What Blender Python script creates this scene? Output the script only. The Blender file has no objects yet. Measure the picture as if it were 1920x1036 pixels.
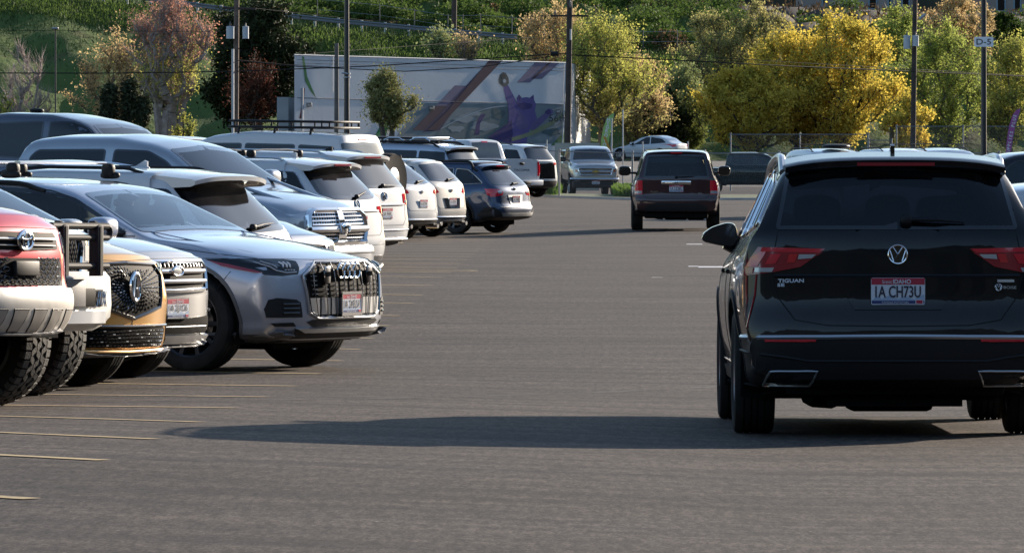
import bpy, bmesh, math, random
import numpy as np
from mathutils import Vector, Matrix
from mathutils.bvhtree import BVHTree
from mathutils.geometry import delaunay_2d_cdt
R = math.radians
rnd = random.Random(7)
scene = bpy.context.scene
col = scene.collection

# ---------------------------------------------------------------- camera, sky, sun, exposure
FPX, CX, CY, EYE = 11000.0, 1131.0, 270.0, 1.88      # focal length and principal point of the 1920 px wide photo
cam_d = bpy.data.cameras.new('camera'); cam = bpy.data.objects.new('camera', cam_d); col.objects.link(cam)
cam.location = (0, 0, EYE); cam.rotation_euler = (R(90), 0, 0)
cam_d.sensor_width = 36; cam_d.lens = FPX / 1920 * 36
cam_d.shift_x = (960 - CX) / 1920; cam_d.shift_y = -(518 - CY) / 1920
cam_d.clip_start = 1; cam_d.clip_end = 4000
scene.camera = cam
SUN_AZ, SUN_EL = 50.5, 15.4                           # azimuth measured from +X towards +Y
wd = bpy.data.worlds.new('World'); scene.world = wd; wd.use_nodes = True
nt = wd.node_tree; bg = nt.nodes['Background']; sky = nt.nodes.new('ShaderNodeTexSky')
sky.sky_type = 'NISHITA'; sky.sun_disc = False; sky.sun_elevation = R(SUN_EL); sky.sun_rotation = R(90 - SUN_AZ)
sky.air_density = 1.0; sky.dust_density = 0.6; sky.ozone_density = 2.0
nt.links.new(sky.outputs[0], bg.inputs[0]); bg.inputs[1].default_value = 0.10
sd = bpy.data.lights.new('sun', 'SUN'); sun = bpy.data.objects.new('sun', sd); col.objects.link(sun)
sd.energy = 5.0; sd.angle = R(0.5); sd.color = (1.0, 0.86, 0.70)
sun.rotation_euler = Vector((math.cos(R(SUN_AZ)) * math.cos(R(SUN_EL)), math.sin(R(SUN_AZ)) * math.cos(R(SUN_EL)), math.sin(R(SUN_EL)))).to_track_quat('Z', 'Y').to_euler()
scene.view_settings.view_transform = 'Standard'; scene.view_settings.look = 'None'
scene.view_settings.exposure = 1.14; scene.view_settings.gamma = 1.0

# ---------------------------------------------------------------- ground shape (read from the contact points of the cars)
GY = [-400, 0, 15, 22.8, 26, 29, 32.4, 35.6, 38.7, 42.4, 45.9, 53.4, 60, 75, 95, 128, 150, 183, 200, 230, 262, 330, 420]
GL = [1.2, 1.27, 1.33, 1.38, 1.40, 1.458, 1.537, 1.60, 1.67, 1.75, 1.80, 1.87, 1.87, 1.85, 1.86, 2.0, 1.93, 1.70, 1.80, 1.98, 2.25, 1.9, 1.7]
GR = [1.35, 1.42, 1.46, 1.52, 1.54, 1.60, 1.672, 1.722, 1.78, 1.83, 1.86, 1.88, 1.88, 1.88, 1.88, 1.88, 1.88, 1.88, 1.92, 1.99, 2.28, 1.9, 1.7]
_yy = np.arange(-400, 421, 0.5)
def _sm(v):
    a = np.interp(_yy, GY, v); k = np.exp(-np.linspace(-2, 2, 9) ** 2); k /= k.sum()
    return np.convolve(np.pad(a, 4, 'edge'), k, 'valid')
_gl, _gr = _sm(GL), _sm(GR)
def gz(x, y):
    l = np.interp(y, _yy, _gl); r = np.interp(y, _yy, _gr)
    t = (np.clip(x, -7, 0.85) + 2.2) / 3.8
    l = l + np.clip(-2.2 - np.asarray(x, float), 0, 2.5) * np.interp(y, [24, 31, 36], [-0.030, -0.025, 0.0]); t = np.maximum(t, 0)
    return EYE - (l + (r - l) * t) + np.clip((-6.5 - np.asarray(x, float)) * 0.06, 0, 0.3) * np.clip((np.asarray(y, float) - 55) / 15, 0, 1)
def at(px, py, Y):                                    # a point of the photo at a distance
    return Vector(((px - CX) / FPX * Y, Y, EYE - (py - CY) / FPX * Y))
def onground(px, Y):
    X = (px - CX) / FPX * Y
    return Vector((X, Y, float(gz(X, Y))))

# ---------------------------------------------------------------- materials
MATS = {}
def newmat(name):
    m = bpy.data.materials.new(name); m.use_nodes = True; MATS[name] = m
    return m, m.node_tree, m.node_tree.nodes['Principled BSDF']
def setp(b, **k):
    for a, v in k.items():
        b.inputs[a.replace('_', ' ')].default_value = v
def pbr(name, c, rough=0.5, metal=0.0, coat=0.0, spec=0.5, bump=0.0, bscale=200, var=0.0, vscale=3.0, emit=None):
    if name in MATS: return MATS[name]
    m, t, b = newmat(name)
    b.inputs['Base Color'].default_value = (*c, 1); b.inputs['Roughness'].default_value = rough
    b.inputs['Metallic'].default_value = metal; b.inputs['Coat Weight'].default_value = coat
    b.inputs['Coat Roughness'].default_value = 0.03; b.inputs['Specular IOR Level'].default_value = spec
    if var or bump:
        tc = t.nodes.new('ShaderNodeTexCoord')
        if var:
            n = t.nodes.new('ShaderNodeTexNoise'); n.inputs['Scale'].default_value = vscale; n.inputs['Detail'].default_value = 6
            t.links.new(tc.outputs['Object'], n.inputs['Vector'])
            r = t.nodes.new('ShaderNodeValToRGB'); r.color_ramp.elements[0].position = 0.3; r.color_ramp.elements[1].position = 0.7
            r.color_ramp.elements[0].color = (*[x * (1 - var) for x in c], 1); r.color_ramp.elements[1].color = (*[min(1, x * (1 + var)) for x in c], 1)
            t.links.new(n.outputs[0], r.inputs[0]); t.links.new(r.outputs[0], b.inputs['Base Color'])
        if bump:
            n2 = t.nodes.new('ShaderNodeTexNoise'); n2.inputs['Scale'].default_value = bscale; n2.inputs['Detail'].default_value = 3
            t.links.new(tc.outputs['Object'], n2.inputs['Vector'])
            bp = t.nodes.new('ShaderNodeBump'); bp.inputs['Strength'].default_value = bump; bp.inputs['Distance'].default_value = 0.01
            t.links.new(n2.outputs[0], bp.inputs['Height']); t.links.new(bp.outputs[0], b.inputs['Normal'])
    return m
def paint(name, c, metal=0.35, rough=0.35):
    """car paint: flake base under clear coat, with a thin film of road dust"""
    if name in MATS: return MATS[name]
    m, t, b = newmat(name)
    setp(b, Metallic=metal, Roughness=rough, Coat_Weight=1.0, Coat_Roughness=0.025)
    b.inputs['Base Color'].default_value = (*c, 1)
    b.inputs['Specular IOR Level'].default_value = 0.05 if max(c) < 0.03 else 0.25
    if max(c) < 0.012: b.inputs['Coat Weight'].default_value = 0.65
    tc = t.nodes.new('ShaderNodeTexCoord'); n = t.nodes.new('ShaderNodeTexNoise'); n.inputs['Scale'].default_value = 2.5; n.inputs['Detail'].default_value = 8
    t.links.new(tc.outputs['Object'], n.inputs['Vector'])
    mr = t.nodes.new('ShaderNodeMapRange'); mr.inputs[1].default_value = 0.4; mr.inputs[2].default_value = 0.75; mr.inputs[3].default_value = 0.02; mr.inputs[4].default_value = 0.07
    t.links.new(n.outputs[0], mr.inputs[0]); t.links.new(mr.outputs[0], b.inputs['Coat Roughness'])
    n2 = t.nodes.new('ShaderNodeTexNoise'); n2.inputs['Scale'].default_value = 5.0; n2.inputs['Detail'].default_value = 9; n2.inputs['Roughness'].default_value = 0.75; t.links.new(tc.outputs['Object'], n2.inputs['Vector'])
    sx = t.nodes.new('ShaderNodeSeparateXYZ'); t.links.new(tc.outputs['Object'], sx.inputs[0]); h = t.nodes.new('ShaderNodeMapRange'); h.inputs[1].default_value = 0.25; h.inputs[2].default_value = 0.85; h.inputs[3].default_value = 0.34; h.inputs[4].default_value = 0.0; t.links.new(sx.outputs[2], h.inputs[0])
    ml = t.nodes.new('ShaderNodeMath'); ml.operation = 'MULTIPLY'; t.links.new(n2.outputs[0], ml.inputs[0]); t.links.new(h.outputs[0], ml.inputs[1])
    mx = t.nodes.new('ShaderNodeMix'); mx.data_type = 'RGBA'; t.links.new(ml.outputs[0], mx.inputs[0]); mx.inputs[6].default_value = (*c, 1); mx.inputs[7].default_value = (0.16, 0.14, 0.12, 1); t.links.new(mx.outputs[2], b.inputs['Base Color'])
    return m
def glassmat(name, tint, amount=0.5, base=(0.012, 0.014, 0.016)):
    """window glass: a share of the light passes (tinted), the rest is dark glossy"""
    if name in MATS: return MATS[name]
    m, t, b = newmat(name)
    t.nodes.remove(b); tr = t.nodes.new('ShaderNodeBsdfTransparent'); tr.inputs[0].default_value = (*tint, 1)
    df = t.nodes.new('ShaderNodeBsdfDiffuse'); df.inputs[0].default_value = (0.2, 0.21, 0.22, 1)
    gl = t.nodes.new('ShaderNodeBsdfGlossy'); gl.inputs['Roughness'].default_value = 0.015; gl.inputs[0].default_value = (0.95, 0.97, 1, 1)
    m1 = t.nodes.new('ShaderNodeMixShader'); m1.inputs[0].default_value = 0.015; m2 = t.nodes.new('ShaderNodeMixShader')
    fr = t.nodes.new('ShaderNodeFresnel'); fr.inputs[0].default_value = 1.5
    t.links.new(tr.outputs[0], m1.inputs[1]); t.links.new(df.outputs[0], m1.inputs[2]); t.links.new(fr.outputs[0], m2.inputs[0])
    t.links.new(m1.outputs[0], m2.inputs[1]); t.links.new(gl.outputs[0], m2.inputs[2]); t.links.new(m2.outputs[0], t.nodes['Material Output'].inputs[0])
    return m
M = {}
M['rubber'] = pbr('rubber', (0.022, 0.021, 0.02), 0.85, spec=0.2, bump=0.3, bscale=90, var=0.3, vscale=9)
M['black'] = pbr('black_plastic', (0.014, 0.014, 0.015), 0.55, spec=0.25, bump=0.15, bscale=400)
M['gloss_black'] = pbr('gloss_black', (0.006, 0.006, 0.007), 0.08, coat=1.0)
M['grille_bar'] = pbr('grille_bar', (0.15, 0.155, 0.165), 0.25, 0.9)
M['grille_black'] = pbr('grille_black', (0.005, 0.005, 0.005), 0.6, spec=0.04)
M['grey_plastic'] = pbr('grey_plastic', (0.10, 0.10, 0.105), 0.5, bump=0.1, bscale=400)
M['chrome'] = pbr('chrome', (0.80, 0.80, 0.81), 0.08, 1.0)
M['satin'] = pbr('satin_silver', (0.55, 0.56, 0.57), 0.3, 0.85)
M['alloy'] = pbr('alloy_wheel', (0.42, 0.43, 0.45), 0.3, 0.8)
M['dark_alloy'] = pbr('dark_alloy', (0.05, 0.05, 0.055), 0.3, 0.7)
M['under'] = pbr('underbody', (0.008, 0.008, 0.008), 0.9, spec=0.05)
M['glass'] = pbr('tinted_glass', (0.008, 0.009, 0.011), 0.02, coat=0.1, spec=0.5)
M['dusty_glass'] = pbr('dusty_glass', (0.016, 0.016, 0.018), 0.09, coat=0.5, spec=0.6, var=0.5, vscale=3)
M['see_dark'] = glassmat('rear_glass', (0.38, 0.42, 0.46), 1.0)
M['see_clear'] = glassmat('windscreen_glass', (0.62, 0.70, 0.68), 1.0)
M['red_lens'] = pbr('red_lens', (0.60, 0.012, 0.030), 0.12, coat=1.0)
M['dark_red_lens'] = pbr('dark_red_lens', (0.27, 0.006, 0.020), 0.12, coat=1.0)
M['clear_lens'] = pbr('clear_lens', (0.45, 0.46, 0.48), 0.10, 0.3, coat=1.0)
M['smoke_lens'] = pbr('smoke_lens', (0.010, 0.012, 0.016), 0.04, spec=0.5)
M['amber_lens'] = pbr('amber_lens', (0.5, 0.10, 0.02), 0.12, coat=1.0)
M['white_p'] = pbr('plate_white', (0.62, 0.65, 0.70), 0.35)
M['plate_red'] = pbr('plate_red', (0.42, 0.03, 0.06), 0.35)
M['plate_navy'] = pbr('plate_navy', (0.03, 0.05, 0.16), 0.35)
M['plate_ink'] = pbr('plate_ink', (0.03, 0.03, 0.05), 0.4)
M['plate_sky'] = pbr('plate_mountain', (0.33, 0.42, 0.55), 0.35)
M['cabin'] = pbr('cabin', (0.06, 0.06, 0.063), 0.8)
M['seat'] = pbr('seat_fabric', (0.10, 0.10, 0.11), 0.8)
M['cream'] = pbr('cream_trim', (0.55, 0.52, 0.46), 0.6)
M['seam'] = pbr('seam', (0.004, 0.004, 0.004), 0.9)

# ---------------------------------------------------------------- mesh builder
class MB:
    def __init__(s): s.v = []; s.f = []; s.m = []; s.mats = []
    def mi(s, mat):
        if mat not in s.mats: s.mats.append(mat)
        return s.mats.index(mat)
    def add(s, vs, fs, mat):
        k = len(s.v); i = s.mi(mat)
        s.v.extend([tuple(v) for v in vs]); s.f.extend([tuple(k + a for a in f) for f in fs]); s.m.extend([i] * len(fs)); return s
    def box(s, x0, x1, y0, y1, z0, z1, mat, bev=0):
        if bev:
            bm = bmesh.new(); bmesh.ops.create_cube(bm, size=1)
            for v in bm.verts: v.co = Vector(((x0 + x1) / 2 + v.co.x * (x1 - x0), (y0 + y1) / 2 + v.co.y * (y1 - y0), (z0 + z1) / 2 + v.co.z * (z1 - z0)))
            bmesh.ops.bevel(bm, geom=bm.edges[:], offset=bev, segments=2, affect='EDGES', profile=0.5)
            bm.verts.index_update(); s.add([v.co for v in bm.verts], [[v.index for v in f.verts] for f in bm.faces], mat); bm.free(); return s
        vs = [(x, y, z) for x in (x0, x1) for y in (y0, y1) for z in (z0, z1)]
        return s.add(vs, [(0, 1, 3, 2), (4, 6, 7, 5), (0, 4, 5, 1), (2, 3, 7, 6), (0, 2, 6, 4), (1, 5, 7, 3)], mat)
    def tube(s, pts, r, mat, n=8, flat=None, cap=True):
        pts = [Vector(p) for p in pts]; rr = r if hasattr(r, '__len__') else [r] * len(pts)
        vs = []; fs = []; up = Vector((0, 0, 1)); prev = None
        for i, p in enumerate(pts):
            d = (pts[min(i + 1, len(pts) - 1)] - pts[max(i - 1, 0)]).normalized()
            if prev is None:
                a = d.cross(up); a = a.normalized() if a.length > 1e-3 else Vector((1, 0, 0))
            else:
                a = prev - d * prev.dot(d); a = a.normalized() if a.length > 1e-6 else prev
            prev = a; b = a.cross(d).normalized()
            for k in range(n):
                t = 2 * math.pi * k / n
                vs.append(p + a * math.cos(t) * rr[i] + b * math.sin(t) * rr[i] * (flat or 1))
        for i in range(len(pts) - 1):
            for k in range(n):
                fs.append((i * n + k, i * n + (k + 1) % n, (i + 1) * n + (k + 1) % n, (i + 1) * n + k))
        if cap: fs.append(tuple(range(n - 1, -1, -1))); fs.append(tuple((len(pts) - 1) * n + k for k in range(n)))
        return s.add(vs, fs, mat)
    def lathe(s, prof, c, axis, mat, n=32, a0=0, a1=360):
        """prof: (radius, along axis); c: centre; axis 'y','x','z'"""
        vs = []; fs = []; full = abs(a1 - a0) >= 360; m = n if full else n + 1
        for k in range(m):
            t = R(a0 + (a1 - a0) * k / n); cs, sn = math.cos(t), math.sin(t)
            for r, h in prof:
                p = {'y': (r * cs, h, r * sn), 'x': (h, r * cs, r * sn), 'z': (r * cs, r * sn, h)}[axis]
                vs.append((c[0] + p[0], c[1] + p[1], c[2] + p[2]))
        q = len(prof)
        for k in range(n):
            k2 = (k + 1) % m
            for i in range(q - 1): fs.append((k * q + i, k2 * q + i, k2 * q + i + 1, k * q + i + 1))
        return s.add(vs, fs, mat)
    def grid(s, P, mat, close=False):
        n, m = len(P), len(P[0]); vs = [p for r in P for p in r]
        fs = [(i * m + j, i * m + (j + 1) % m, (i + 1) * m + (j + 1) % m, (i + 1) * m + j) for i in range(n - 1) for j in range(m if close else m - 1)]
        return s.add(vs, fs, mat)
    def blob(s, c, d, mat, p=2.6, n=12, rot=None):
        """superellipsoid; d = half sizes"""
        vs = []; fs = []; e = 2 / p
        def f(a): return math.copysign(abs(a) ** e, a)
        for i in range(n + 1):
            ph = -math.pi / 2 + math.pi * i / n
            for j in range(2 * n):
                th = math.pi * j / n
                v = Vector((f(math.cos(ph)) * f(math.cos(th)) * d[0], f(math.cos(ph)) * f(math.sin(th)) * d[1], f(math.sin(ph)) * d[2]))
                if rot: v = rot @ v
                vs.append((c[0] + v.x, c[1] + v.y, c[2] + v.z))
        for i in range(n):
            for j in range(2 * n):
                fs.append((i * 2 * n + j, i * 2 * n + (j + 1) % (2 * n), (i + 1) * 2 * n + (j + 1) % (2 * n), (i + 1) * 2 * n + j))
        return s.add(vs, fs, mat)
    def prism(s, poly, origin, ux, uy, un, th, mat):
        """flat shape (2D poly) standing on origin, extruded th along un"""
        o, ux, uy, un = Vector(origin), Vector(ux), Vector(uy), Vector(un)
        r = delaunay_2d_cdt([Vector(p) for p in poly], [], [list(range(len(poly)))], 1, 1e-7)
        n = len(r[0]); a = [o + ux * p[0] + uy * p[1] + un * th for p in r[0]]; b = [o + ux * p[0] + uy * p[1] for p in r[0]]
        k = len(poly); A = [o + ux * p[0] + uy * p[1] + un * th for p in poly]; B = [o + ux * p[0] + uy * p[1] for p in poly]
        s.add(a, [tuple(f) for f in r[2]], mat); s.add(b, [tuple(f)[::-1] for f in r[2]], mat)
        return s.add(A + B, [(i, i + k, (i + 1) % k + k, (i + 1) % k) for i in range(k)], mat)
    def build(s, name, parent=None, sharp=35, label=None):
        me = bpy.data.meshes.new(name); me.from_pydata(s.v, [], s.f)
        for m in s.mats: me.materials.append(m)
        me.polygons.foreach_set('material_index', s.m)
        me.polygons.foreach_set('use_smooth', [sharp > 0] * len(s.f))
        me.update()
        if sharp > 0: me.set_sharp_from_angle(angle=R(sharp))
        o = bpy.data.objects.new(name, me); col.objects.link(o)
        if parent: o.parent = parent
        if label: o['label'] = label
        return o
def tag(o, label=None, cat=None, group=None, kind=None):
    if label: o['label'] = label
    if cat: o['category'] = cat
    if group: o['group'] = group
    if kind: o['kind'] = kind
    return o
def empty(name, loc, rz=0, pitch=0, roll=0):
    o = bpy.data.objects.new(name, None); col.objects.link(o); o.location = loc; o.rotation_euler = (roll, pitch, rz); o.empty_display_size = 0.3
    return o
_font = {}
def text_geo(txt, h):
    """letters as flat geometry: list of 2D verts and faces, centred, cap height h"""
    k = txt
    if k not in _font:
        c = bpy.data.curves.new('t', 'FONT'); c.body = txt; c.resolution_u = 3; c.align_x = 'CENTER'
        o = bpy.data.objects.new('t', c); col.objects.link(o)
        dg = bpy.context.evaluated_depsgraph_get(); me = bpy.data.meshes.new_from_object(o.evaluated_get(dg))
        v = np.array([p.co[:2] for p in me.vertices]); f = [tuple(p.vertices) for p in me.polygons]
        bpy.data.objects.remove(o); bpy.data.curves.remove(c); bpy.data.meshes.remove(me)
        v[:, 1] -= v[:, 1].min(); v[:, 0] -= (v[:, 0].min() + v[:, 0].max()) / 2
        _font[k] = (v, f)
    v, f = _font[k]; sc = h / max(1e-6, v[:, 1].max())
    return v * sc, f
def put_text(mb, txt, h, origin, ux, uy, un, mat, width=None, bold=0.0, rise=0.0015):
    v, f = text_geo(txt, h); o = Vector(origin); ux, uy, un = Vector(ux), Vector(uy), Vector(un)
    sx = width / (v[:, 0].max() - v[:, 0].min()) if width else 1
    offs = [(0, 0)] if not bold else [(-bold, 0), (bold, 0), (0, bold), (0, -bold)]
    for q, (a, b) in enumerate(offs):
        mb.add([o + ux * (p[0] * sx + a) + uy * (p[1] + b) + un * (rise + q * 0.0002) for p in v], f, mat)
# ---------------------------------------------------------------- car builder
def smooth1(xs, ys, sig, lo, hi):
    X = np.linspace(lo, hi, 600); o = np.argsort(xs); Y = np.interp(X, np.array(xs)[o], np.array(ys)[o])
    n = max(1, int(3 * sig / (X[1] - X[0]))); k = np.exp(-0.5 * (np.arange(-n, n + 1) * (X[1] - X[0]) / sig) ** 2); k /= k.sum()
    P = np.concatenate([2 * Y[0] - Y[1:n + 1][::-1], Y, 2 * Y[-1] - Y[-n - 1:-1][::-1]])
    return X, np.convolve(P, k, 'valid')
def inpoly(P, poly):
    x, y = P[:, 0], P[:, 1]; r = np.zeros(len(P), bool); n = len(poly)
    for i in range(n):
        x1, y1 = poly[i]; x2, y2 = poly[(i + 1) % n]
        c = ((y1 > y) != (y2 > y)) & (x < (x2 - x1) * (y - y1) / ((y2 - y1) + 1e-12) + x1); r ^= c
    return r
def inset(poly, d):
    n = len(poly); A = sum(poly[i][0] * poly[(i + 1) % n][1] - poly[(i + 1) % n][0] * poly[i][1] for i in range(n)); sg = 1 if A > 0 else -1; out = []
    for i in range(n):
        p0, p1, p2 = Vector(poly[i - 1]), Vector(poly[i]), Vector(poly[(i + 1) % n])
        a = (p1 - p0).normalized(); b = (p2 - p1).normalized(); na = Vector((-a.y, a.x)) * sg; nb = Vector((-b.y, b.x)) * sg
        m = (na + nb); m = m.normalized() if m.length > 1e-3 else na
        out.append(p1 + m * (d / max(0.5, m.dot(na))))
    return [tuple(o) for o in out]
def roundpoly(poly, r, n=4):
    out = []; k = len(poly)
    for i in range(k):
        p0, p1, p2 = Vector(poly[i - 1]), Vector(poly[i]), Vector(poly[(i + 1) % k])
        a = p0 - p1; b = p2 - p1; t = min(r, a.length * 0.45, b.length * 0.45); A = p1 + a.normalized() * t; B = p1 + b.normalized() * t
        for j in range(n + 1):
            u = j / n; out.append(tuple(A * (1 - u) ** 2 + p1 * 2 * u * (1 - u) + B * u * u))
    return out
def resample(poly, h, closed=True):
    out = []; n = len(poly)
    for i in range(n if closed else n - 1):
        a, b = Vector(poly[i]), Vector(poly[(i + 1) % n]); k = max(1, int(math.ceil((b - a).length / h)))
        for j in range(k): out.append(tuple(a + (b - a) * (j / k)))
    if not closed: out.append(tuple(poly[-1]))
    return out
def mirror(poly): return [(-p[0], p[1]) for p in poly][::-1]
def sym(half): return list(half) + [(-p[0], p[1]) for p in reversed(half)]

class Car:
    """x forward, y to the car's left, z up; body = loft of cross-sections closed by shaped front and rear caps"""
    def __init__(s, name, sp):
        s.sp = sp; s.name = name; s.root = empty(name, (0, 0, 0)); s.holes = []; s.bm = MB(); s.arch = []
        L, W = sp['L'], sp['W']; h = L / 2
        s.L, s.W = L, W
        sg = sp.get('sig', 0.07)
        X, T = smooth1(*zip(*[(a, b) for a, b in sp['top']]), sg, -h, h)
        _, B = smooth1(*zip(*sp['belt']), 0.08, -h, h); _, Zb = smooth1(*zip(*sp.get('bot', [(-h, 0.3), (-h + 0.6, 0.24), (h - 0.6, 0.24), (h, 0.24)])), 0.08, -h, h)
        pl = sp.get('plan', [(-h, 0.93), (-h + 0.5, 0.975), (-h + 1.2, 1), (h - 1.3, 1), (h - 0.5, 0.965), (h, 0.90)])
        _, P = smooth1(*zip(*pl), 0.15, -h, h); P = np.minimum(P, 1) * W
        s.X, s.T, s.B, s.Zb, s.P = X, T, B, Zb, P
        arc = np.concatenate([[0], np.cumsum(np.hypot(np.diff(X), np.diff(T)))]); N = sp.get('N', 110)
        st = np.interp(np.linspace(0, arc[-1], N), arc, X)
        k = sp.get('tumble', 0.36); cr = sp.get('crown', 0.035); s.a_f, s.a_r = sp.get('af', 0.38), sp.get('ar', 0.28)
        s.pf, s.pr = sp.get('pf', 2.5), sp.get('pr', 3.0)
        Fz, Fd = smooth1(*zip(*sp['front']), 0.03, 0, 2.3); Rz, Rd = smooth1(*zip(*sp['rear']), 0.03, 0, 2.3)
        s.k = k
        def sect(x):
            w = np.interp(x, X, P); zs = np.interp(x, X, B); zt = np.interp(x, X, T); zb = np.interp(x, X, Zb); zs = min(zs, zt - cr - 0.02)
            hh = zt - cr - zs; pts = [(w * 0.88 * i / 4, zb) for i in range(5)] + [(w - 0.05, zb + 0.025), (w - 0.02, zb + 0.09)]
            n = 14; z0, z1 = zb + 0.12, zs - 0.05
            for i in range(n):
                u = i / (n - 1); z = z0 + (z1 - z0) * u
                y = w - 0.05 * W * abs(2 * (u - 0.62)) ** 2.2 * (1 if u < 0.62 else 1.3)
                c = sp.get('crease')
                if c: y += c[1] * math.exp(-((z - c[0]) / 0.05) ** 2)
                pts.append((y, z))
            yb = pts[-1][0] - 0.02; pts.append((yb, zs - 0.015)); yb2 = yb - 0.03
            n = 13
            for i in range(n):
                t = i / (n - 1); pts.append((yb2 - hh * k * t - 0.02 * math.sin(math.pi * t) * 0 , zs + 0.004 + (hh - 0.004) * t))
            yt = pts[-1][0]; n = 12
            for i in range(1, n + 1):
                v = i / n; y = yt * (1 - v); pts.append((y, zt - cr * (1 - v) ** 2.2))
            a = np.array(pts)
            for _ in range(3): a[1:-1] = a[1:-1] * 0.5 + (a[:-2] + a[2:]) * 0.25
            return a, (yb2, zs, yt, zt - cr, w)
        s.sect = sect
        def outline(z, o):
            yb, zs, yt, ztop, w = o
            return np.where(z < zs, w, np.clip(w + (yt - w) * (z - zs) / max(0.02, ztop - zs), yt, w))
        def dxf(y, z, o):
            q = np.clip(np.abs(y) / (outline(z, o) + 1e-6), 0, 1); return np.interp(z, Fz, Fd) - s.a_f * (1 - (1 - q ** s.pf) ** (1 / s.pf))
        def dxr(y, z, o):
            q = np.clip(np.abs(y) / (outline(z, o) + 1e-6), 0, 1); return np.interp(z, Rz, Rd) + s.a_r * (1 - (1 - q ** s.pr) ** (1 / s.pr))
        s.dxf, s.dxr = dxf, dxr
        rows = []; info = []
        bl_f, bl_r = sp.get('blf', 1.0), sp.get('blr', 0.9)
        def ss(t): t = min(1, max(0, t)); return t * t * (3 - 2 * t)
        for x in st:
            a, o = sect(x); a = np.vstack([a, (a[1:-1] * [-1, 1])[::-1]])
            f = ss((x - (h - bl_f)) / bl_f); r = ss((-h + bl_r - x) / bl_r)
            xx = x + f * dxf(a[:, 0], a[:, 1], o) + r * dxr(a[:, 0], a[:, 1], o)
            rows.append(np.column_stack([xx, a])); info.append((a, o))
        m = len(rows[0]); V = [np.array(rows).reshape(-1, 3)]; F = []
        for i in range(N - 1):
            for j in range(m):
                j2 = (j + 1) % m; F.append((i * m + j, i * m + j2, (i + 1) * m + j2, (i + 1) * m + j))
        base = N * m
        for end, fn, hx in ((N - 1, dxf, h), (0, dxr, -h)):
            a, o = info[end]; zc = (a[:, 1].min() + a[:, 1].max()) / 2; c = np.array([0, zc]); prev = end * m
            for q in [0.985, 0.96, 0.925, 0.88, 0.82, 0.76, 0.69, 0.62, 0.54, 0.46, 0.38, 0.3, 0.22, 0.14, 0.06]:
                b = c + (a - c) * q; V.append(np.column_stack([hx + fn(b[:, 0], b[:, 1], o), b]))
                for j in range(m):
                    j2 = (j + 1) % m
                    F.append((prev + j, prev + j2, base + j2, base + j) if end else (prev + j2, prev + j, base + j, base + j2))
                prev = base; base += m
            F.append(tuple(prev + j for j in range(m)) if end else tuple(prev + j for j in range(m))[::-1])
        s.V = np.vstack(V); s.F = F
        s.Fx = np.array([[*s.V[list(f)].mean(axis=0)] for f in F])
        s.bvh = BVHTree.FromPolygons([tuple(v) for v in s.V], F)
    # ---- projection onto the body
    AX = {'F': ((1, 2), Vector((-1, 0, 0))), 'R': ((1, 2), Vector((1, 0, 0))), 'L': ((0, 2), Vector((0, -1, 0))), 'S': ((0, 2), Vector((0, 1, 0))), 'T': ((0, 1), Vector((0, 0, -1)))}
    def proj(s, p, axis, off=0.0):
        if axis in 'FR':
            lim = float(s.P[-1] if axis == 'F' else s.P[0]) * 0.985; p = (max(-lim, min(lim, p[0])), p[1])
        (a, b), d = s.AX[axis]; o = [0, 0, 0]; o[a] = p[0]; o[b] = p[1]; k = 3 - a - b; o[k] = -d[k] * 6
        hit = s.bvh.ray_cast(Vector(o), d)
        if hit[0] is None:
            o[k] = -d[k] * (s.L / 2 if k == 0 else s.W if k == 1 else 1.2); hit = s.bvh.find_nearest(Vector(o))
            return Vector(o) * 0.3 + (hit[0] + hit[1] * off) * 0.7, hit[1]
        n = hit[1]
        if n.dot(d) > 0: n = -n
        return hit[0] + n * off, n
    def panel(s, mb, poly, axis, mat, off=0.006, h=0.04, frit=None, fritmat=None, hole=0, depth=0.02, rnd_=0.0):
        if rnd_: poly = roundpoly(poly, rnd_)
        if axis in 'FR' and h <= 0.07: h = min(h, 0.03); off = max(off, 0.007)
        B = resample(poly, h); nb = len(B); P = np.array(B); lo, hi = P.min(0), P.max(0)
        gx = np.arange(lo[0] + h / 2, hi[0], h); gy = np.arange(lo[1] + h / 2, hi[1], h)
        G = np.array([(x, y) for x in gx for y in gy]) if len(gx) and len(gy) else np.zeros((0, 2))
        edges = []; extra = []
        if len(G):
            G = G[inpoly(G, inset(B, h * 0.35))]
        if frit:
            I = inset(B, frit); extra = I; edges = [(nb + i, nb + (i + 1) % len(I)) for i in range(len(I))]
        pts = [Vector(p) for p in B] + [Vector(p) for p in extra] + [Vector(p) for p in G]
        r = delaunay_2d_cdt(pts, edges, [list(range(nb))], 1, 1e-6)
        v2 = r[0]; vs = []; ns = []
        for p in v2:
            q, n = s.proj(p, axis, off); vs.append(q); ns.append(n)
        fs = [tuple(f) for f in r[2]]
        # orientation: make normals look outward
        d = s.AX[axis][1]; k0 = len(vs)
        def orient(f):
            a, b, c = vs[f[0]], vs[f[1]], vs[f[2]]; return f if (b - a).cross(c - a).dot(d) < 0 else f[::-1]
        fs = [orient(f) for f in fs]
        if frit:
            I = inset(B, frit * 0.98); C = np.array([[sum(v2[i][0] for i in f) / len(f), sum(v2[i][1] for i in f) / len(f)] for f in fs]); ins = inpoly(C, I)
            mb.add(vs, [f for f, q in zip(fs, ins) if q], mat); mb.add(vs, [f for f, q in zip(fs, ins) if not q], fritmat or M['gloss_black'])
        else: mb.add(vs, fs, mat)
        cnt = {}
        for f in fs:
            for i in range(len(f)):
                e = (f[i], f[(i + 1) % len(f)]); cnt[e] = 1
        be = [e for e in cnt if (e[1], e[0]) not in cnt]
        rv = []; rf = []
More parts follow.
